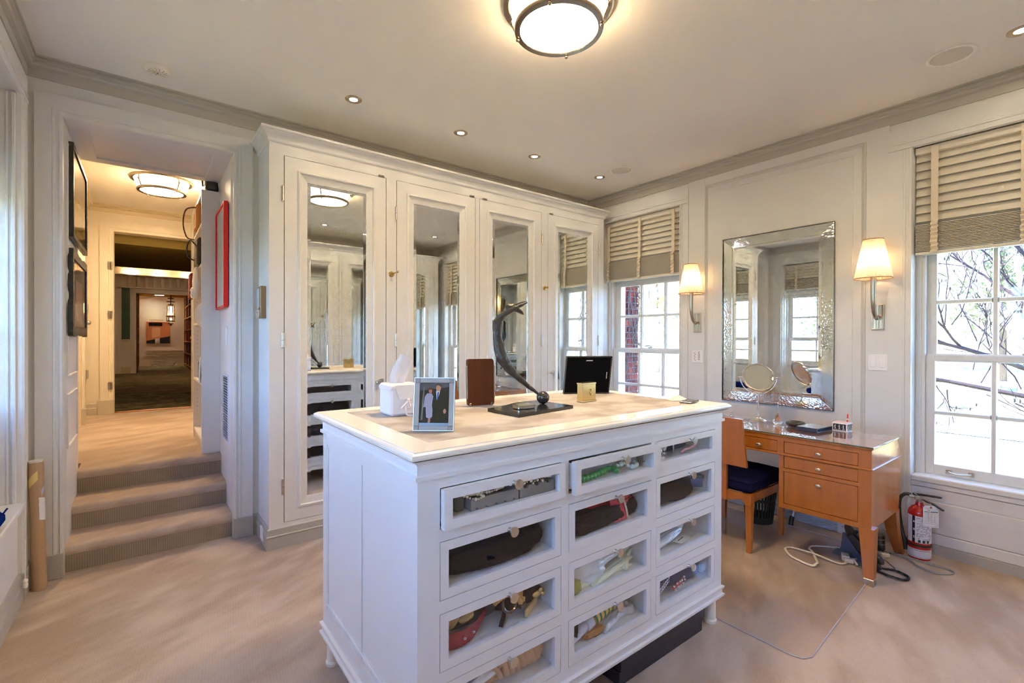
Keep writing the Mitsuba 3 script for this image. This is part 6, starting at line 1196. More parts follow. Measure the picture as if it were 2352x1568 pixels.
# ================================================================ ceiling fixtures
def drum_light(name, label, x, y, zc, group=None, weight=4.0, mul=1.0):
    k = thing(name, label, 'ceiling light', group)
    c = (x, y, 0)
    NB = lin((150, 138, 122))
    part(k, 'canopy_ring', lathe([(0.225, zc-0.001), (0.262, zc-0.001), (0.262, zc-0.010), (0.256, zc-0.018), (0.236, zc-0.020), (0.225, zc-0.014)], 64, c), 'metal', NB, 50, label='polished nickel ring at the ceiling')
    part(k, 'side_glass', lathe([(0.196, zc-0.106), (0.214, zc-0.060), (0.228, zc-0.012)], 64, c), 'matte', (0.8, 0.8, 0.8), 50, label='glowing opal glass side', emit=WARM*LAMP_SIDE*mul, weight=weight)
    part(k, 'bottom_ring', lathe([(0.176, zc-0.108), (0.204, zc-0.106), (0.206, zc-0.114), (0.203, zc-0.124), (0.180, zc-0.124), (0.176, zc-0.118), (0.176, zc-0.108)], 64, c), 'metal', NB, 50, label='polished nickel ring round the diffuser')
    part(k, 'diffuser', disc(0.178, (x, y, zc-0.113), 64, up=False), 'matte', (0.8, 0.8, 0.8), label='glowing opal diffuser', emit=WARM*LAMP*mul, weight=weight)
    for i in range(4):
        a = 0.62+i*math.pi/2; u = np.array([math.cos(a), math.sin(a), 0])
        p = np.array(c)+u*0.222; q = np.array(c)+u*0.198
        part(k, 'post', cat(tube([p+[0, 0, zc-0.015], p+u*0.004+[0, 0, zc-0.05], q+u*0.01+[0, 0, zc-0.09], q+[0, 0, zc-0.125]], 0.006, 8), ball(0.0085, q+[0, 0, zc-0.131], 2), ball(0.012, p+u*0.004+[0, 0, zc-0.045], 2)), 'metal', NB, 50)
    return k
drum_light('drum_light', 'large flush drum ceiling light over the island', 1.51, 1.60, H)
drum_light('drum_light', 'flush drum ceiling light in the hall beyond the steps', 0.132, 5.94, HC, None, 2.0, 1.15)
def downlight(x, y, label, z=H):
    k = thing('recessed_spotlight', label, 'spotlight', 'recessed spotlights in the dressing room ceiling')
    part(k, 'trim_ring', lathe([(0.026, z-0.001), (0.030, z-0.004), (0.048, z-0.005), (0.052, z-0.002), (0.052, z), (0.026, z)], 32, (x, y, 0)), 'metal', lin((176, 160, 140)), 50, label='nickel trim ring')
    part(k, 'lamp', disc(0.026, (x, y, z-0.0025), 24, up=False), 'matte', (0.8, 0.8, 0.8), emit=np.array([1.0, 0.84, 0.62])*SPOT, label='glowing lens')
WHERE = {0: 'nearest the smoke detector', 1: 'second from the smoke detector', 2: 'third from the smoke detector', 3: 'in the row end over the window corner'}
for i, (x, y) in enumerate([(1.063, 3.05), (1.870, 3.045), (2.602, 3.05), (3.423, 3.055)]):
    downlight(x, y, 'small recessed ceiling spotlight along the wardrobe, '+WHERE[i])
downlight(3.456, 0.314, 'recessed ceiling spotlight beside the large round speaker')
for x, nm in ((1.06, 'at the left of'), (1.92, 'left of the middle of'), (2.60, 'right of the middle of')): downlight(x, 0.055, f'recessed spotlight seen only in mirrors, {nm} the ceiling by the camera')
def speaker(x, y, label):
    k = thing('ceiling_speaker', label, 'speaker')
    part(k, 'rim', lathe([(0.088, H), (0.104, H), (0.106, H-0.002), (0.104, H-0.004), (0.090, H-0.0045), (0.088, H-0.003), (0.088, H)], 48, (x, y, 0)), 'satin', CEIL, 50)
    part(k, 'grille', lathe([(0, H-0.003), (0.089, H-0.003), (0.089, H), (0, H)], 48, (x, y, 0)), 'matte', lin((214, 206, 192)), 40, label='perforated paper-coloured grille')
speaker(3.464, 0.575, 'large round flush ceiling speaker near the right edge')
speaker(3.439, 2.809, 'round flush ceiling speaker near the window corner')
k = thing('smoke_detector', 'round cream smoke detector with radial vents near the doorway', 'smoke detector')
sd = (0.055, 3.385)
part(k, 'housing', lathe([(0, H), (0.060, H), (0.062, H-0.008), (0.058, H-0.020), (0.050, H-0.026), (0.022, H-0.032), (0, H-0.033)], 40, (sd[0], sd[1], 0)), 'satin', lin((234, 224, 206)), 30)
for i in range(12):
    a = i*math.pi/6; u = np.array([math.cos(a+0.15), math.sin(a+0.15), 0])
    part(k, 'vent', tube([np.array([*sd, H-0.0325])+u*0.012, np.array([*sd, H-0.0295])+np.array([math.cos(a+0.3), math.sin(a+0.3), 0])*0.030, np.array([*sd, H-0.0265])+u*0.047], 0.0018, 5), 'matte', lin((120, 108, 92)), label='dark radial vent slot' if i == 0 else None)
part(k, 'button', ball(0.006, [*sd, H-0.033], 2, (1, 1, 0.5)), 'satin', lin((80, 90, 120)), 40)
# ================================================================ left edge: window seat things
k = thing('navy_cushion', 'navy blue cushion on the window seat at the left edge', 'cushion')
m = box(-0.70, -0.497, 2.50, 3.09, 0.505, 0.590, 0.03).subdivide().subdivide().subdivide()
part(k, 'cover', m, 'matte', lin((14, 34, 104)), 60)
part(k, 'piping', tube([[-0.495, 2.51, 0.580], [-0.495, 3.08, 0.580]], 0.004, 6), 'matte', lin((10, 26, 84)), 40)
solo('navy_cushion', box(-0.70, -0.497, 2.22, 2.48, 0.505, 0.600, 0.03).subdivide().subdivide().subdivide(), 'matte', lin((14, 34, 104)), 'second navy cushion further along the window seat, seen in the mirror', 'cushion', 60)
k = thing('blind_cord', 'white blind cord ending in an acorn pull by the left window', 'cord')
part(k, 'cord', tube([[-0.486, 3.42, 0.32], [-0.486, 3.422, 0.12]], 0.0022, 6), 'matte', lin((230, 226, 218)))
part(k, 'acorn', lathe([(0, 0.075), (0.009, 0.078), (0.011, 0.092), (0.008, 0.102), (0.010, 0.106), (0.011, 0.114), (0.006, 0.122), (0, 0.123)], 16, (-0.486, 3.422, 0)), 'satin', lin((232, 228, 220)), 40, label='turned acorn pull')
k = thing('mailing_tube', 'tan cardboard mailing tube with labels leaning beside the doorway', 'tube')
pa, pb = np.array([-0.452, 3.565, 0.0]), np.array([-0.470, 3.592, 0.685])
CB = lin((178, 148, 118))
part(k, 'tube', tube([pa, pb], 0.0305, 32), 'matte', CB, 40)
ax = (pb-pa)/np.linalg.norm(pb-pa)
part(k, 'end_cap', cyl(pb-ax*0.004, pb+ax*0.006, 0.0312, seg=32), 'satin', lin((214, 206, 196)), 40, label='pale plastic end cap')
def on_tube(a0, a1, z0, z1, skew=0):
    v, f = [], []
    e1 = np.array([1.0, 0, 0]); e1 = e1-ax*(e1@ax); e1 /= np.linalg.norm(e1); e2 = np.cross(ax, e1)
    for i in range(11):
        a = a0+(a1-a0)*i/10
        for z in (z0, z1): v.append(pa+ax*(z+skew*(i/10-.5))+0.0309*(e1*math.cos(a)+e2*math.sin(a)))
    for i in range(10): f += [[2*i, 2*i+2, 2*i+3], [2*i, 2*i+3, 2*i+1]]
    return tm(v, f)
va = math.atan2(-3.565, 0.45)
part(k, 'address_label', on_tube(va+0.25, va+1.5, 0.37, 0.49, -0.01), 'matte', lin((226, 224, 224)), label='white address label')
part(k, 'tape', on_tube(va-1.3, va+0.2, 0.565, 0.615, 0.05), 'satin', lin((224, 200, 130)), label='yellow tape')
part(k, 'sticker', on_tube(va+0.6, va+1.3, 0.515, 0.545, 0.03), 'satin', lin((180, 184, 206)), label='small pale sticker')
# ================================================================ in the passage
def hung_frame(name, label, x, y0, y1, z0, z1, d, fw, col, inner, s, wavy=0.0, cat_='picture'):
    k = thing(name, label, cat_)
    A = lambda b: x+s*b
    n = 1 if not wavy else 26
    def edge(p, q, off):
        pts = []
        for i in range(n+1):
            t = i/n; w = wavy*(meshkit.fbm(np.array([[t*7+off, off*3.1, 2.0]]), 3, 3)[0]-0.5)*2 if wavy else 0
            pts.append((p[0]+(q[0]-p[0])*t, p[1]+(q[1]-p[1])*t, w))
        return pts
    if not wavy:
        part(k, 'frame', cat(box(A(0.006), A(d), y0, y0+fw, z0, z1, 0.001), box(A(0.006), A(d), y1-fw, y1, z0, z1, 0.001), box(A(0.006), A(d), y0+fw, y1-fw, z0, z0+fw, 0.001), box(A(0.006), A(d), y0+fw, y1-fw, z1-fw, z1, 0.001)), 'satin', col)
    else:
        out = [(p+ (w if a in (1, 3) else 0), q+(w if a in (0, 2) else 0)) for a, (u, v_) in enumerate([((y0, z0), (y1, z0)), ((y1, z0), (y1, z1)), ((y1, z1), (y0, z1)), ((y0, z1), (y0, z0))]) for p, q, w in edge(u, v_, a*2.7)[:-1]]
        P = Polygon(out).buffer(0); P = P.difference(Polygon([(y0+fw, z0+fw), (y1-fw, z0+fw), (y1-fw, z1-fw), (y0+fw, z1-fw)]))
        part(k, 'frame', prism(P, 'x', A(0.006), A(d)), 'satin', col)
    part(k, 'print', box(A(0.008), A(d-0.010), y0+fw*0.9, y1-fw*0.9, z0+fw*0.9, z1-fw*0.9), 'matte', inner, label='print under the glass')
    xg = A(d-0.006); part(k, 'glass', tm([[xg, y0+fw, z0+fw], [xg, y1-fw, z0+fw], [xg, y1-fw, z1-fw], [xg, y0+fw, z1-fw]], [[0, 1, 2], [0, 2, 3]]), 'pane')
    return k, A
k, A = hung_frame('framed_print', 'tall black framed print hung high on the left jamb', JL, 3.83, 4.66, 1.955, 2.52, 0.030, 0.030, np.array([0.010, 0.008, 0.009]), lin((120, 108, 96)), 1)
part(k, 'sketch', cat(box(A(0.0205), A(0.021), 4.0, 4.5, 2.05, 2.20), box(A(0.0205), A(0.021), 4.1, 4.4, 2.24, 2.25)), 'matte', lin((96, 84, 70)))
k, A = hung_frame('framed_print', 'black framed print with an uneven carved edge, lower on the left jamb', JL, 3.80, 4.64, 1.368, 1.885, 0.030, 0.055, np.array([0.010, 0.012, 0.015]), lin((150, 146, 140)), 1, 0.022)
part(k, 'sketch', box(A(0.0205), A(0.021), 4.05, 4.42, 1.46, 1.72), 'matte', lin((190, 184, 174)))
k, A = hung_frame('framed_print', 'bright red framed picture on the right jamb of the passage', JR, 3.875, 4.37, 1.575, 2.325, 0.034, 0.016, lin((206, 16, 18)), lin((226, 220, 206)), -1)
part(k, 'backing', box(JR-0.001, JR-0.006, 3.885, 4.36, 1.585, 2.315), 'matte', lin((60, 40, 40)))
k = thing('vent_grille', 'white louvred vent grille low in the right jamb', 'vent')
part(k, 'frame', cat(box(JR-0.006, JR, 3.90, 3.915, 0.60, 1.09), box(JR-0.006, JR, 4.175, 4.19, 0.60, 1.09), box(JR-0.006, JR, 3.90, 4.19, 0.60, 0.615), box(JR-0.006, JR, 3.90, 4.19, 1.075, 1.09)), 'satin', lin((206, 210, 216)))
for i in range(24): part(k, 'louvre', xf(box(-0.005, 0.001, 3.915, 4.175, -0.0015, 0.0015), loc=(JR-0.002, 0, 0.625+0.0192*i), rx=0.0, ry=0.0), 'satin', lin((200, 204, 212)))
part(k, 'shadow_gap', box(JR-0.0005, JR+0.0, 3.915, 4.175, 0.615, 1.075), 'matte', lin((90, 94, 104)))
k = thing('switch_plate', 'slim white switch plate on the right jamb above the vent', 'light switch')
part(k, 'plate', box(JR-0.006, JR, 3.96, 4.02, 1.30, 1.44, 0.002), 'satin', lin((226, 228, 232)))
part(k, 'rocker', box(JR-0.009, JR-0.005, 3.978, 4.002, 1.34, 1.40, 0.001), 'satin', lin((230, 232, 236)))
# hall bookcase with its end panel towards the steps
k = thing('hall_shelving', 'tall white open shelving unit in the hall, end panel facing the steps', 'shelving')
SX, SY0, SY1, ST = 0.345, 4.40, 5.22, 2.515
SW = lin((222, 218, 212))
part(k, 'end_panel', box(SX, JR, SY0, SY0+0.022, HZ, ST, 0.001), 'satin', SW)
part(k, 'end_panel', box(SX, JR, SY1-0.022, SY1, HZ, ST, 0.001), 'satin', SW)
part(k, 'back', box(JR-0.008, JR, SY0+0.02, SY1-0.02, HZ, ST), 'satin', SW)
for z in (HZ+0.08, 0.98, 1.47, 1.93, 2.25, ST-0.02): part(k, 'shelf', box(SX+0.004, JR-0.008, SY0+0.022, SY1-0.022, z, z+0.02, 0.001), 'satin', SW)
part(k, 'plinth', box(SX+0.01, JR, SY0+0.02, SY1-0.02, HZ, HZ+0.08), 'satin', lin((196, 190, 180)))
pz = [z for z in np.arange(0.62, 2.4, 0.038)]
part(k, 'peg_holes', cat(*[cyl([SX+0.03, SY1-0.0225, z], [SX+0.03, SY1-0.0215, z], 0.003, seg=6) for z in pz]), 'matte', lin((70, 64, 58)), kind='stuff', label='row of small peg holes')
def bag(label, c, sx, sy, sz, col, mat='satin', handle=None, nm='handbag', hc=None):
    k = thing(nm, label, 'handbag')
    m = box(c[0]-sx, c[0]+sx, c[1]-sy, c[1]+sy, c[2], c[2]+sz, min(sx, sy)*0.5).subdivide().subdivide(); v = m.vertices
    t = (v[:, 2]-c[2])/sz; v[:, 1] = c[1]+(v[:, 1]-c[1])*(1-0.22*t); v[:, 0] = c[0]+(v[:, 0]-c[0])*(1-0.25*t)
    m.vertices = v
    part(k, 'body', m, mat, col, 50)
    if handle is not None: part(k, 'handle', tube(crv(handle, 8), 0.006, 8), 'satin', hc if hc is not None else col, 50)
    return k
bag('glossy black handbag on top of the hall shelving', (0.418, 4.50, ST), 0.048, 0.085, 0.155, np.array([0.008, 0.008, 0.011]), 'gloss', [[0.36, 4.52, ST+0.10], [0.34, 4.54, ST+0.20], [0.36, 4.62, ST+0.19], [0.37, 4.60, ST+0.08]], hc=np.array([0.05, 0.012, 0.008]))
bag('golden brown handbag with a looped strap on top of the hall shelving', (0.365, 4.86, 2.275), 0.035, 0.11, 0.22, lin((186, 120, 60)), 'gloss', [[0.335, 4.80, 2.46], [0.27, 4.85, 2.44], [0.255, 4.95, 2.34], [0.285, 5.02, 2.24], [0.335, 5.0, 2.22]], hc=np.array([0.10, 0.035, 0.015]))
bag('black handbag with a ring handle on the second shelf of the hall shelving', (0.365, 4.80, 1.955), 0.035, 0.13, 0.24, np.array([0.010, 0.010, 0.012]), 'satin', [[0.335, 4.72, 2.12], [0.295, 4.76, 2.17], [0.275, 4.84, 2.12], [0.29, 4.90, 2.05], [0.335, 4.88, 2.02]])
bag('dark red handbag hanging over the shelf edge in the hall', (0.318, 5.02, 1.70), 0.022, 0.10, 0.22, lin((110, 14, 22)), 'satin')
k = thing('white_purse', 'white purse with a dark clasp beside the dark red handbag', 'handbag')
part(k, 'body', blob(0.030, 0.10, 0.13, (0.335, 4.72, 1.82), 0.15, 2, 3), 'satin', lin((224, 220, 216)), 50)
part(k, 'flap', blob(0.024, 0.05, 0.05, (0.312, 4.73, 1.73), 0.15, 2, 4), 'satin', lin((228, 224, 220)), 50)
part(k, 'clasp', xf(trimesh.creation.torus(0.014, 0.003), ry=math.pi/2, loc=(0.289, 4.72, 1.73)), 'metal', lin((70, 50, 44)), 40)
solo('white_hat', blob(0.05, 0.12, 0.10, (0.365, 4.62, 1.545), 0.12, 1.5, 6), 'matte', lin((226, 224, 218)), 'soft white hat on the middle shelf in the hall', 'hat', 60)
k = thing('black_clutch_bag', 'black clutch with a white edge on the lower hall shelf', 'handbag')
part(k, 'body', box(0.335, 0.41, 4.46, 4.60, 1.0, 1.19, 0.03), 'satin', np.array([0.01, 0.01, 0.013]), 40)
part(k, 'edge', tube(crv([[0.337, 4.452, 1.0], [0.337, 4.448, 1.10], [0.345, 4.46, 1.19], [0.36, 4.5, 1.205]], 8), 0.008, 8), 'satin', lin((220, 218, 210)), 40, label='white piped edge')
k = thing('far_door_knob', 'small brass door knob at the right of the far doorway', 'door knob')
scene[k] = shape(cat(ball(0.028, [0.478, 7.36, 1.36]), cyl([0.478, 7.36, 1.36], [0.53, 7.43, 1.36], 0.010)), 'metal', GOLD, 50)
# ================================================================ library and gallery, far away
k = thing('orange_artwork', 'square orange canvas of flat black, peach and white blocks on the library end wall', 'artwork')
ay = 19.66; ax0, ax1, az0, az1 = 0.02, 0.651, 1.19, 1.905
part(k, 'canvas', box(ax0, ax1, ay, 19.70, az0, az1), 'matte', lin((206, 130, 90)))
sh_ = lambda poly, c, nm, d: part(k, nm, prism([(ax0+(ax1-ax0)*x, az0+(az1-az0)*y) for x, y in poly], 'y', ay-d, ay-d+0.001), 'matte', lin(c))
sh_([(0.0, 0.0), (0.0, 0.12), (1.0, 0.34), (1.0, 0.0)], (30, 30, 34), 'dark_block', 0.002)
sh_([(0.10, 0.80), (0.10, 0.95), (0.66, 0.95), (0.66, 0.80)], (28, 28, 32), 'dark_bar', 0.003)
sh_([(0.22, 0.26), (0.22, 0.74), (0.58, 0.74), (0.58, 0.32)], (224, 176, 140), 'peach_block', 0.004)
sh_([(0.36, 0.0), (0.36, 0.20), (0.56, 0.24), (0.56, 0.0)], (220, 214, 210), 'pale_block', 0.005)
solo('picture_light', box(0.10, 0.46, 19.55, 19.62, 1.945, 1.975, 0.006), 'metal', GOLD*0.8, 'brass picture light above the orange canvas', 'picture light')
def bookcase(name, label, x0, x1, y0, y1, face):
    k = thing(name, label, 'bookcase')
    WD = lin((96, 52, 18))
    part(k, 'back', box(x0 if face > 0 else x1-0.02, x0+0.02 if face > 0 else x1, y0, y1, HZ, 2.7), 'satin', WD)
    nb = 3; step = (y1-y0)/nb
    for i in range(nb+1): part(k, 'upright', box(x0, x1, y0+step*i-0.02, y0+step*i+0.02, HZ, 2.7), 'satin', WD)
    zs = [HZ+0.05+0.37*i for i in range(6)]
    for z in zs: part(k, 'shelf', box(x0, x1, y0, y1, z, z+0.03), 'satin', lin((150, 100, 48)))
    return k, zs, step
rr = random.Random(8); BC_ = [(120, 30, 24), (40, 60, 50), (70, 40, 26), (150, 120, 70), (40, 40, 60), (100, 60, 30), (130, 40, 30)]
for nm, lab, x0, x1, y0, y1, fc in (('library_bookcase', 'wooden bookcase along the right wall of the library', 1.02, 1.40, 16.05, 19.3, -1), ('library_bookcase', 'wooden bookcase along the left wall of the library', -0.48, -0.16, 16.05, 18.9, 1)):
    k, zs, step = bookcase(nm, lab, x0, x1, y0, y1, fc)
    side_ = 'right' if fc < 0 else 'left'
    for j, z in enumerate(zs):
        yy = y0+0.05
        while yy < y1-0.12:
            w = rr.uniform(0.08, 0.15); hh = rr.uniform(0.20, 0.29)
            if rr.random() < 0.8:
                xa, xb = (x0+0.04, x0+0.24) if fc < 0 else (x1-0.24, x1-0.04)
                solo('library_book', box(xa, xb, yy, yy+w, z+0.03, z+0.03+hh), 'satin', lin(rr.choice(BC_)), f'book on the {side_} bookcase of the library, far beyond the hall', 'book', group=f'books on the {side_} library bookcase')
            yy += w+0.004
k = thing('lantern_pendant', 'tiered iron lantern pendant glowing amber in the library', 'pendant lamp')
lx, ly = 0.60, 17.6
IR = lin((60, 34, 18))
part(k, 'chain', cyl([lx, ly, 2.30], [lx, ly, 2.75], 0.012, seg=8), 'satin', IR)
for z, r in ((2.56, 0.07), (2.46, 0.095), (2.38, 0.06), (2.02, 0.11), (1.88, 0.10), (1.80, 0.06)): part(k, 'ring', xf(trimesh.creation.torus(r, 0.012, major_sections=20, minor_sections=6), loc=(lx, ly, z)), 'satin', IR, 40)
part(k, 'cage', cat(*[cyl([lx+0.095*math.cos(a), ly+0.095*math.sin(a), 1.86], [lx+0.085*math.cos(a), ly+0.085*math.sin(a), 2.36], 0.008, seg=6) for a in np.arange(6)*math.pi/3], ball(0.03, [lx, ly, 1.77], 1)), 'satin', IR, 40)
part(k, 'glass', cyl([lx, ly, 2.06], [lx, ly, 2.32], 0.065, seg=16), 'matte', (0.5, 0.4, 0.3), 40, emit=np.array([1.0, 0.5, 0.2])*3.0, weight=0.1, label='amber glowing glass')
part(k, 'bulb', ball(0.03, [lx, ly, 1.94], 2), 'matte', (0.5, 0.4, 0.3), 40, emit=np.array([1.0, 0.5, 0.2])*12.0, weight=0.1)
for i, (x, nm) in enumerate(((-0.29, 'left'), (0.28, 'middle'), (0.93, 'right'))):
    solo('cove_lamp', cyl([x-0.07, 15.64, 3.015], [x+0.07, 15.64, 3.015], 0.018, seg=10), 'matte', (0.5, 0.5, 0.5), f'glowing cove lamp on the gallery ledge, {nm} of three', 'lamp', 40, 'cove lamps above the gallery frieze', emit=np.array([1.0, 0.62, 0.32])*110, weight=0.4)
solo('gallery_ceiling_lamp', disc(0.12, (0.4, 13.2, 3.255), 20, up=False), 'matte', (0.5, 0.5, 0.5), 'round ceiling lamp in the gallery beyond the olive vestibule', 'ceiling lamp', emit=np.array([1.0, 0.74, 0.5])*70, weight=0.4)
solo('library_ceiling_lamp', disc(0.12, (0.35, 19.0, 2.745), 20, up=False), 'matte', (0.5, 0.5, 0.5), 'round ceiling lamp over the far end of the library', 'ceiling lamp', emit=np.array([1.0, 0.78, 0.55])*90, weight=0.4)
solo('floor_cables', cat(tube(crv([[0.12, 19.5, HZ-0.005], [0.25, 19.5, HZ+0.05], [0.34, 19.5, HZ+0.02], [0.38, 19.45, HZ-0.004], [0.75, 19.5, HZ-0.004]], 6), 0.010, 6), cyl([0.72, 19.5, HZ], [0.80, 19.55, HZ+0.10], 0.012, seg=8)), 'satin', lin((70, 66, 70)), 'dark cables along the library end wall', 'cable', 40)
# ================================================================ outside the windows
GZ = -0.55
solo('lawn', box(4.4, 1500, -1200, 1500, GZ-0.3, GZ), 'grass_mat', None, 'sunlit wintry lawn outside the right windows', 'lawn', kind='stuff')
solo('garden_ground', box(-1500, -0.95, -1200, 1500, GZ-0.3, GZ), 'grass_mat', None, 'lawn outside the left windows', 'lawn', kind='stuff')
def road(y0, y1, x0=15, x1=18): return tm([[x0, y0, GZ+0.02], [x1, y0, GZ+0.02], [x1+6, y1, GZ+0.02], [x0+6, y1, GZ+0.02]], [[0, 1, 2], [0, 2, 3]])
solo('garden_path', box(13.0, 15.5, -60, 90, GZ, GZ+0.02), 'matte', lin((150, 156, 170)), 'pale drive crossing the lawn outside', 'drive')
# ivy-clad brick pier beside the near side of the left-hand right window
k = thing('brick_pier', 'red brick pier with bare ivy stems outside the window beside the wardrobe', 'brick pier')
bx0, bx1, by0, by1 = 4.40, 4.807, 3.66, 4.09
part(k, 'mortar', box(bx0+0.006, bx1, by0+0.006, by1, GZ, 2.95), 'matte', lin((128, 124, 126)))
rr = random.Random(33)
variants = []
BR = [(112, 52, 48), (98, 46, 46), (84, 44, 50), (118, 62, 56), (74, 40, 48)]
for c in range(5):
    for L_ in (0.198, 0.094):
        variants.append((L_, mikit.ply(box(0, L_, 0, 0.02, 0, 0.060, 0.003), 'matte', color=np.tile(lin(BR[c]), (len(box(0, L_, 0, 0.02, 0, 0.060, 0.003).vertices), 1)))))
nrow = int((2.45-0.15)/0.072)
cnt = 0
for r in range(nrow):
    z = 0.15+0.072*r
    x = bx0; first = True
    seq = [0.198, 0.198] if r % 2 == 0 else [0.094, 0.198, 0.094]
    for L_ in seq:
        q = rr.choice([v for v in variants if v[0] == L_])
        d = dict(q[1]); d['to_world'] = T().translate([x, by0-0.006+0.003*rr.random(), z]); ppart(k, 'brick', d, 'red brick of the pier' if cnt == 0 else None); cnt += 1
        x += L_+0.011
    y = by0+ (0.0 if r % 2 else 0.105)
    for L_ in ([0.198, 0.198] if r % 2 else [0.198, 0.094]):
        q = rr.choice([v for v in variants if v[0] == L_])
        d = dict(q[1]); d['to_world'] = T().translate([bx0+0.014-0.003*rr.random(), y, z]) @ T().rotate([0, 0, 1], 90); ppart(k, 'brick', d); cnt += 1
        y += L_+0.011
k = thing('bare_ivy', 'bare ivy stems climbing the brick pier outside', 'ivy')
stems = []
for i in range(26):
    x = bx0+0.10+0.32*rr.random(); z = -0.3+1.9*rr.random(); p = [[x, by0-0.016, z]]
    for j in range(9): x += rr.uniform(-.05, .06); z += 0.10; p.append([min(max(x, bx0-0.01), bx1+0.05), by0-0.016-0.012*rr.random(), z])
    stems.append(tube(crv(p, 2), 0.0035+0.003*rr.random(), 5))
for i in range(10):
    y = by0+0.4*rr.random(); z = -0.3+1.9*rr.random(); p = [[bx0-0.014, y, z]]
    for j in range(9): y += rr.uniform(-.05, .05); z += 0.10; p.append([bx0-0.014-0.01*rr.random(), y, z])
    stems.append(tube(crv(p, 2), 0.004, 5))
part(k, 'stems', cat(stems), 'matte', lin((84, 74, 76)), kind='stuff')
lv = []
for i in range(90):
    c = [bx0+0.30+0.15*rr.random(), by0-0.03-0.03*rr.random(), -0.2+2.3*rr.random()]; m = tm([[-.5, 0, 0], [0, -.1, .35], [.5, 0, 0], [0, .1, -.35]], [[0, 1, 2], [0, 2, 3]])
    lv.append(xf(m, rr.random()*3, tuple(c), rx=rr.random()*2, s=0.05))
part(k, 'dry_leaves', cat(lv), 'leaf', lin((120, 104, 88)), kind='stuff')
# trees
def branch(p, d, L_, r, lev, out, rnd, tips, spread=0.6):
    pts = [np.array(p, float)]; d = np.array(d, float)
    for i in range(4):
        d = d+np.array([rnd.gauss(0, .12), rnd.gauss(0, .12), rnd.gauss(0.03, .10)]); d /= np.linalg.norm(d); pts.append(pts[-1]+d*L_/4)
    out.append(tube(pts, np.linspace(r, r*0.62, 5), 6 if lev < 2 else 4))
    if lev <= 0: tips.append(pts[-1]); return
    for i in range(3 if lev > 1 else 4):
        j = rnd.choice([2, 3, 4]); a = d+np.array([rnd.gauss(0, spread), rnd.gauss(0, spread), rnd.gauss(0.15, spread*0.7)]); a /= np.linalg.norm(a)
        branch(pts[j], a, L_*rnd.uniform(.5, .78), r*0.55, lev-1, out, rnd, tips, spread)
def magnolia():
    k = thing('magnolia_tree', 'bare budding magnolia close outside the window above the fire extinguisher', 'tree')
    rnd = random.Random(17); out, tips = [], []
    tr = [[6.30, 0.06, GZ], [6.30, 0.10, 0.2], [6.28, 0.10, 0.85], [6.20, 0.16, 1.25], [6.16, 0.20, 1.62], [6.2, 0.30, 2.2]]
    part(k, 'trunk', tube(crv(tr, 6), np.linspace(0.060, 0.030, 31), 10), 'matte', lin((58, 54, 60)), 50)
    limbs = [([6.26, 0.12, 0.95], [-0.25, 0.86, 0.30], 0.95, 0.026), ([6.28, 0.10, 0.80], [-0.1, 0.95, 0.06], 1.25, 0.024), ([6.2, 0.18, 1.4], [0.1, 0.7, 0.6], 0.8, 0.020), ([6.2, 0.16, 1.25], [-0.2, -0.8, 0.5], 1.0, 0.024), ([6.16, 0.2, 1.6], [-0.1, 0.5, 0.8], 0.8, 0.018), ([6.18, 0.25, 1.9], [0.1, 0.3, 0.9], 0.7, 0.016), ([6.28, 0.10, 0.7], [-0.3, -0.9, 0.2], 0.9, 0.02), ([6.17, 0.2, 1.7], [0, -0.5, 0.8], 0.8, 0.016), ([6.2, 0.1, 0.45], [-0.5, 0.55, 0.35], 0.5, 0.010)]
    for p, d, L_, r in limbs: branch(p, d, L_, r, 3, out, rnd, tips, 0.42)
    for i in range(15):
        t = rnd.random(); p = [6.05+0.25*rnd.random(), 0.35+0.85*t, 0.75+0.9*rnd.random()]
        branch(p, [rnd.gauss(0, .2), rnd.gauss(0.1, .45), 0.55+0.4*rnd.random()], 0.42+0.25*rnd.random(), 0.0065, 2, out, rnd, tips, 0.5)
    for i in range(4): branch([6.1, 0.4+0.75*rnd.random(), 0.75+0.3*rnd.random()], [rnd.gauss(0, .2), rnd.gauss(0.1, .5), -0.6], 0.35, 0.006, 2, out, rnd, tips, 0.5)
    part(k, 'branches', cat(out), 'matte', lin((56, 52, 60)), kind='stuff')
    bd = [ball(0.007, t, 1, (1, 1, 2.4)) for t in tips[::3]]
    part(k, 'buds', cat(bd), 'matte', lin((70, 68, 70)), kind='stuff')
magnolia()
def sapling():
    k = thing('thin_sapling', 'thin straight sapling close to the window, right of the magnolia', 'sapling')
    rnd = random.Random(3); out, tips = [], []
    tr = [[5.9, 0.14, GZ], [5.9, 0.15, 0.3], [5.88, 0.13, 0.9], [5.86, 0.16, 1.3]]
    part(k, 'stem', tube(crv(tr, 6), np.linspace(0.014, 0.006, 19), 8), 'matte', lin((54, 50, 58)), 50)
    for z, dy in ((0.45, 0.6), (0.62, -0.6), (0.8, 0.5), (0.95, -0.5)): branch([5.89, 0.145, z], [0.1, dy, 0.6], 0.4, 0.006, 1, out, rnd, tips, 0.4)
    part(k, 'twigs', cat(out), 'matte', lin((54, 50, 58)), kind='stuff')
sapling()
def dried_grass(x, y, n, seed, label):
    rnd = random.Random(seed); ms = []
    for i in range(n):
        a = rnd.random()*6.28; l = rnd.uniform(.5, .95); t = rnd.uniform(.1, .45)
        b = [x+rnd.gauss(0, .12), y+rnd.gauss(0, .12), GZ]; ms.append(tube([b, [b[0]+math.cos(a)*t*.4, b[1]+math.sin(a)*t*.4, GZ+l*.7], [b[0]+math.cos(a)*t, b[1]+math.sin(a)*t, GZ+l]], [0.006, 0.005, 0.002], 4))
    solo('ornamental_grass', cat(ms), 'leaf', lin((206, 186, 140)), label, 'grass clump', kind='stuff')
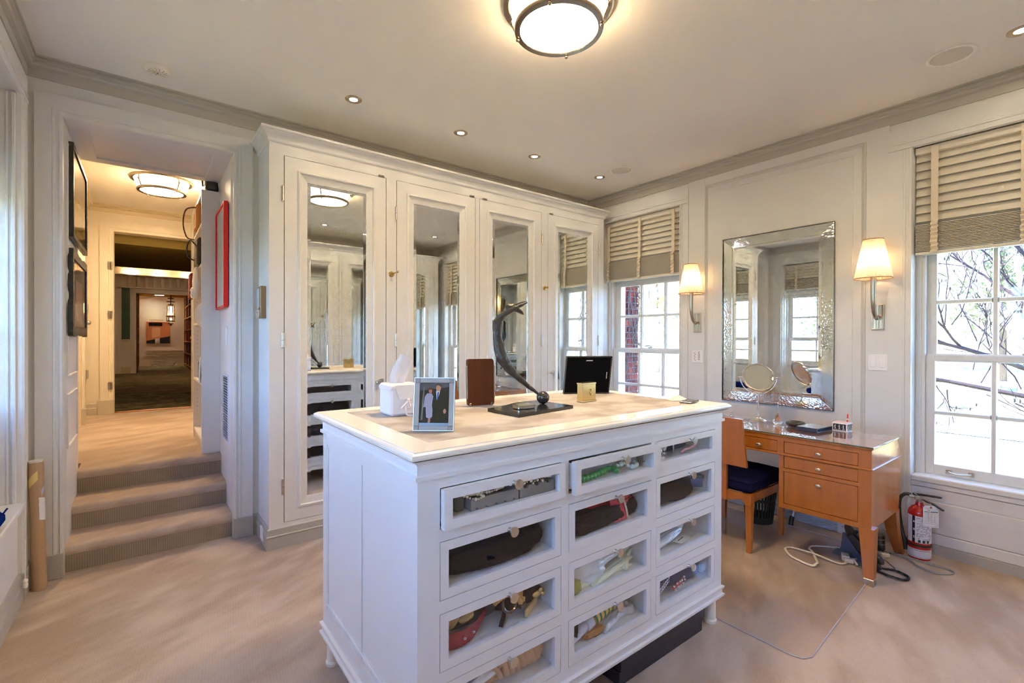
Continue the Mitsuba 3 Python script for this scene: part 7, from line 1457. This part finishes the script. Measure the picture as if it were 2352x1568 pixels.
dried_grass(7.6, 4.9, 90, 2, 'tuft of dried ornamental grass below the window beside the wardrobe, left')
dried_grass(7.4, 4.1, 90, 5, 'tuft of dried ornamental grass below the window beside the wardrobe, right')
def shrub(name, x, y, h, r, seed, col, label, dens=420, trunk=True):
    rnd = np.random.default_rng(seed); k = thing(name, label, 'tree' if h > 3 else 'shrub')
    if trunk: part(k, 'trunk', tube([[x, y, GZ], [x+0.1, y, GZ+h*0.4], [x, y, GZ+h*0.8]], [r*0.07, r*0.055, r*0.02], 8), 'matte', lin((104, 92, 84)), 50)
    n = dens*4; u = rnd.normal(size=(n, 3)); u /= np.linalg.norm(u, axis=1, keepdims=True); rad = rnd.random(n)**0.45
    lump = 0.75+0.5*(meshkit.fbm(u*2.2+seed*5+20, 3, seed)-0.2)
    c = u*(rad*lump)[:, None]*[r, r, h*0.44]+[x, y, GZ+h*0.56]
    s = r*0.040*(0.6+0.8*rnd.random(n)); a = rnd.normal(size=(n, 3)); a /= np.linalg.norm(a, axis=1, keepdims=True); b = np.cross(a, rnd.normal(size=(n, 3))); b /= np.linalg.norm(b, axis=1, keepdims=True)
    v = np.stack([c-a*s[:, None], c+b*s[:, None]*.5, c+a*s[:, None], c-b*s[:, None]*.5], 1).reshape(-1, 3); i4 = np.arange(n)*4
    part(k, 'foliage', tm(v, np.vstack([np.c_[i4, i4+1, i4+2], np.c_[i4, i4+2, i4+3]])), 'leaf', lin(col), kind='stuff')
def bare_tree(x, y, h, seed, label, col=(150, 136, 124)):
    rnd = random.Random(seed); k = thing('bare_tree', label, 'tree'); out, tips = [], []
    part(k, 'trunk', tube([[x, y, GZ], [x+0.1, y-0.1, GZ+h*0.2], [x, y, GZ+h*0.42]], [h*0.03, h*0.024, h*0.018], 8), 'matte', lin(col), 50)
    for i in range(6):
        a = i*1.05+rnd.random(); branch([x, y, GZ+h*(0.25+0.17*rnd.random())], [math.cos(a)*.7, math.sin(a)*.7, .7], h*0.33, h*0.011, 3, out, rnd, tips, 0.5)
    part(k, 'branches', cat(out), 'matte', lin(col), kind='stuff')
OL, YG, DG = (168, 162, 122), (190, 178, 132), (104, 116, 92)
shrub('evergreen_tree', 30.0, 15.5, 9.0, 3.6, 1, DG, 'dark evergreen across the lawn, in the middle of the window beside the wardrobe', 900)
shrub('yellow_tree', 26.0, 6.5, 7.0, 3.0, 2, YG, 'yellowish bushy tree across the drive outside', 800)
shrub('evergreen_tree', 32.0, 3.5, 9.5, 3.4, 3, DG, 'dark evergreen behind the magnolia across the lawn', 900)
shrub('olive_tree', 36.0, -2.0, 9.0, 4.2, 4, OL, 'olive green tree at the far side of the lawn on the right', 900)
shrub('yellow_tree', 34.0, 24.0, 9.0, 4.4, 5, YG, 'yellow-green tree far behind the brick pier', 900)
shrub('olive_tree', 44.0, 12.0, 11.0, 5.0, 6, OL, 'tall olive tree furthest across the lawn', 900)
bare_tree(22.0, 11.0, 8.0, 4, 'tall bare tree on the lawn, right of the brick pier')
bare_tree(19.0, 1.6, 7.0, 7, 'bare tree on the lawn beyond the magnolia')
bare_tree(24.0, 17.0, 8.5, 9, 'bare tree on the lawn furthest from the house front')
shrub('low_shrub', 18.5, 4.3, 1.6, 1.2, 11, (140, 128, 110), 'low twiggy shrub by the drive, left of the magnolia', 500, False)
shrub('low_shrub', 17.8, 8.6, 1.5, 1.3, 12, (150, 140, 120), 'low twiggy shrub by the drive in the window beside the wardrobe', 500, False)
shrub('evergreen_tree', -14.0, 6.0, 7.0, 3.0, 21, DG, 'evergreen outside the left windows', 600)
bare_tree(-10.0, 1.0, 7.0, 23, 'bare tree outside the left windows')
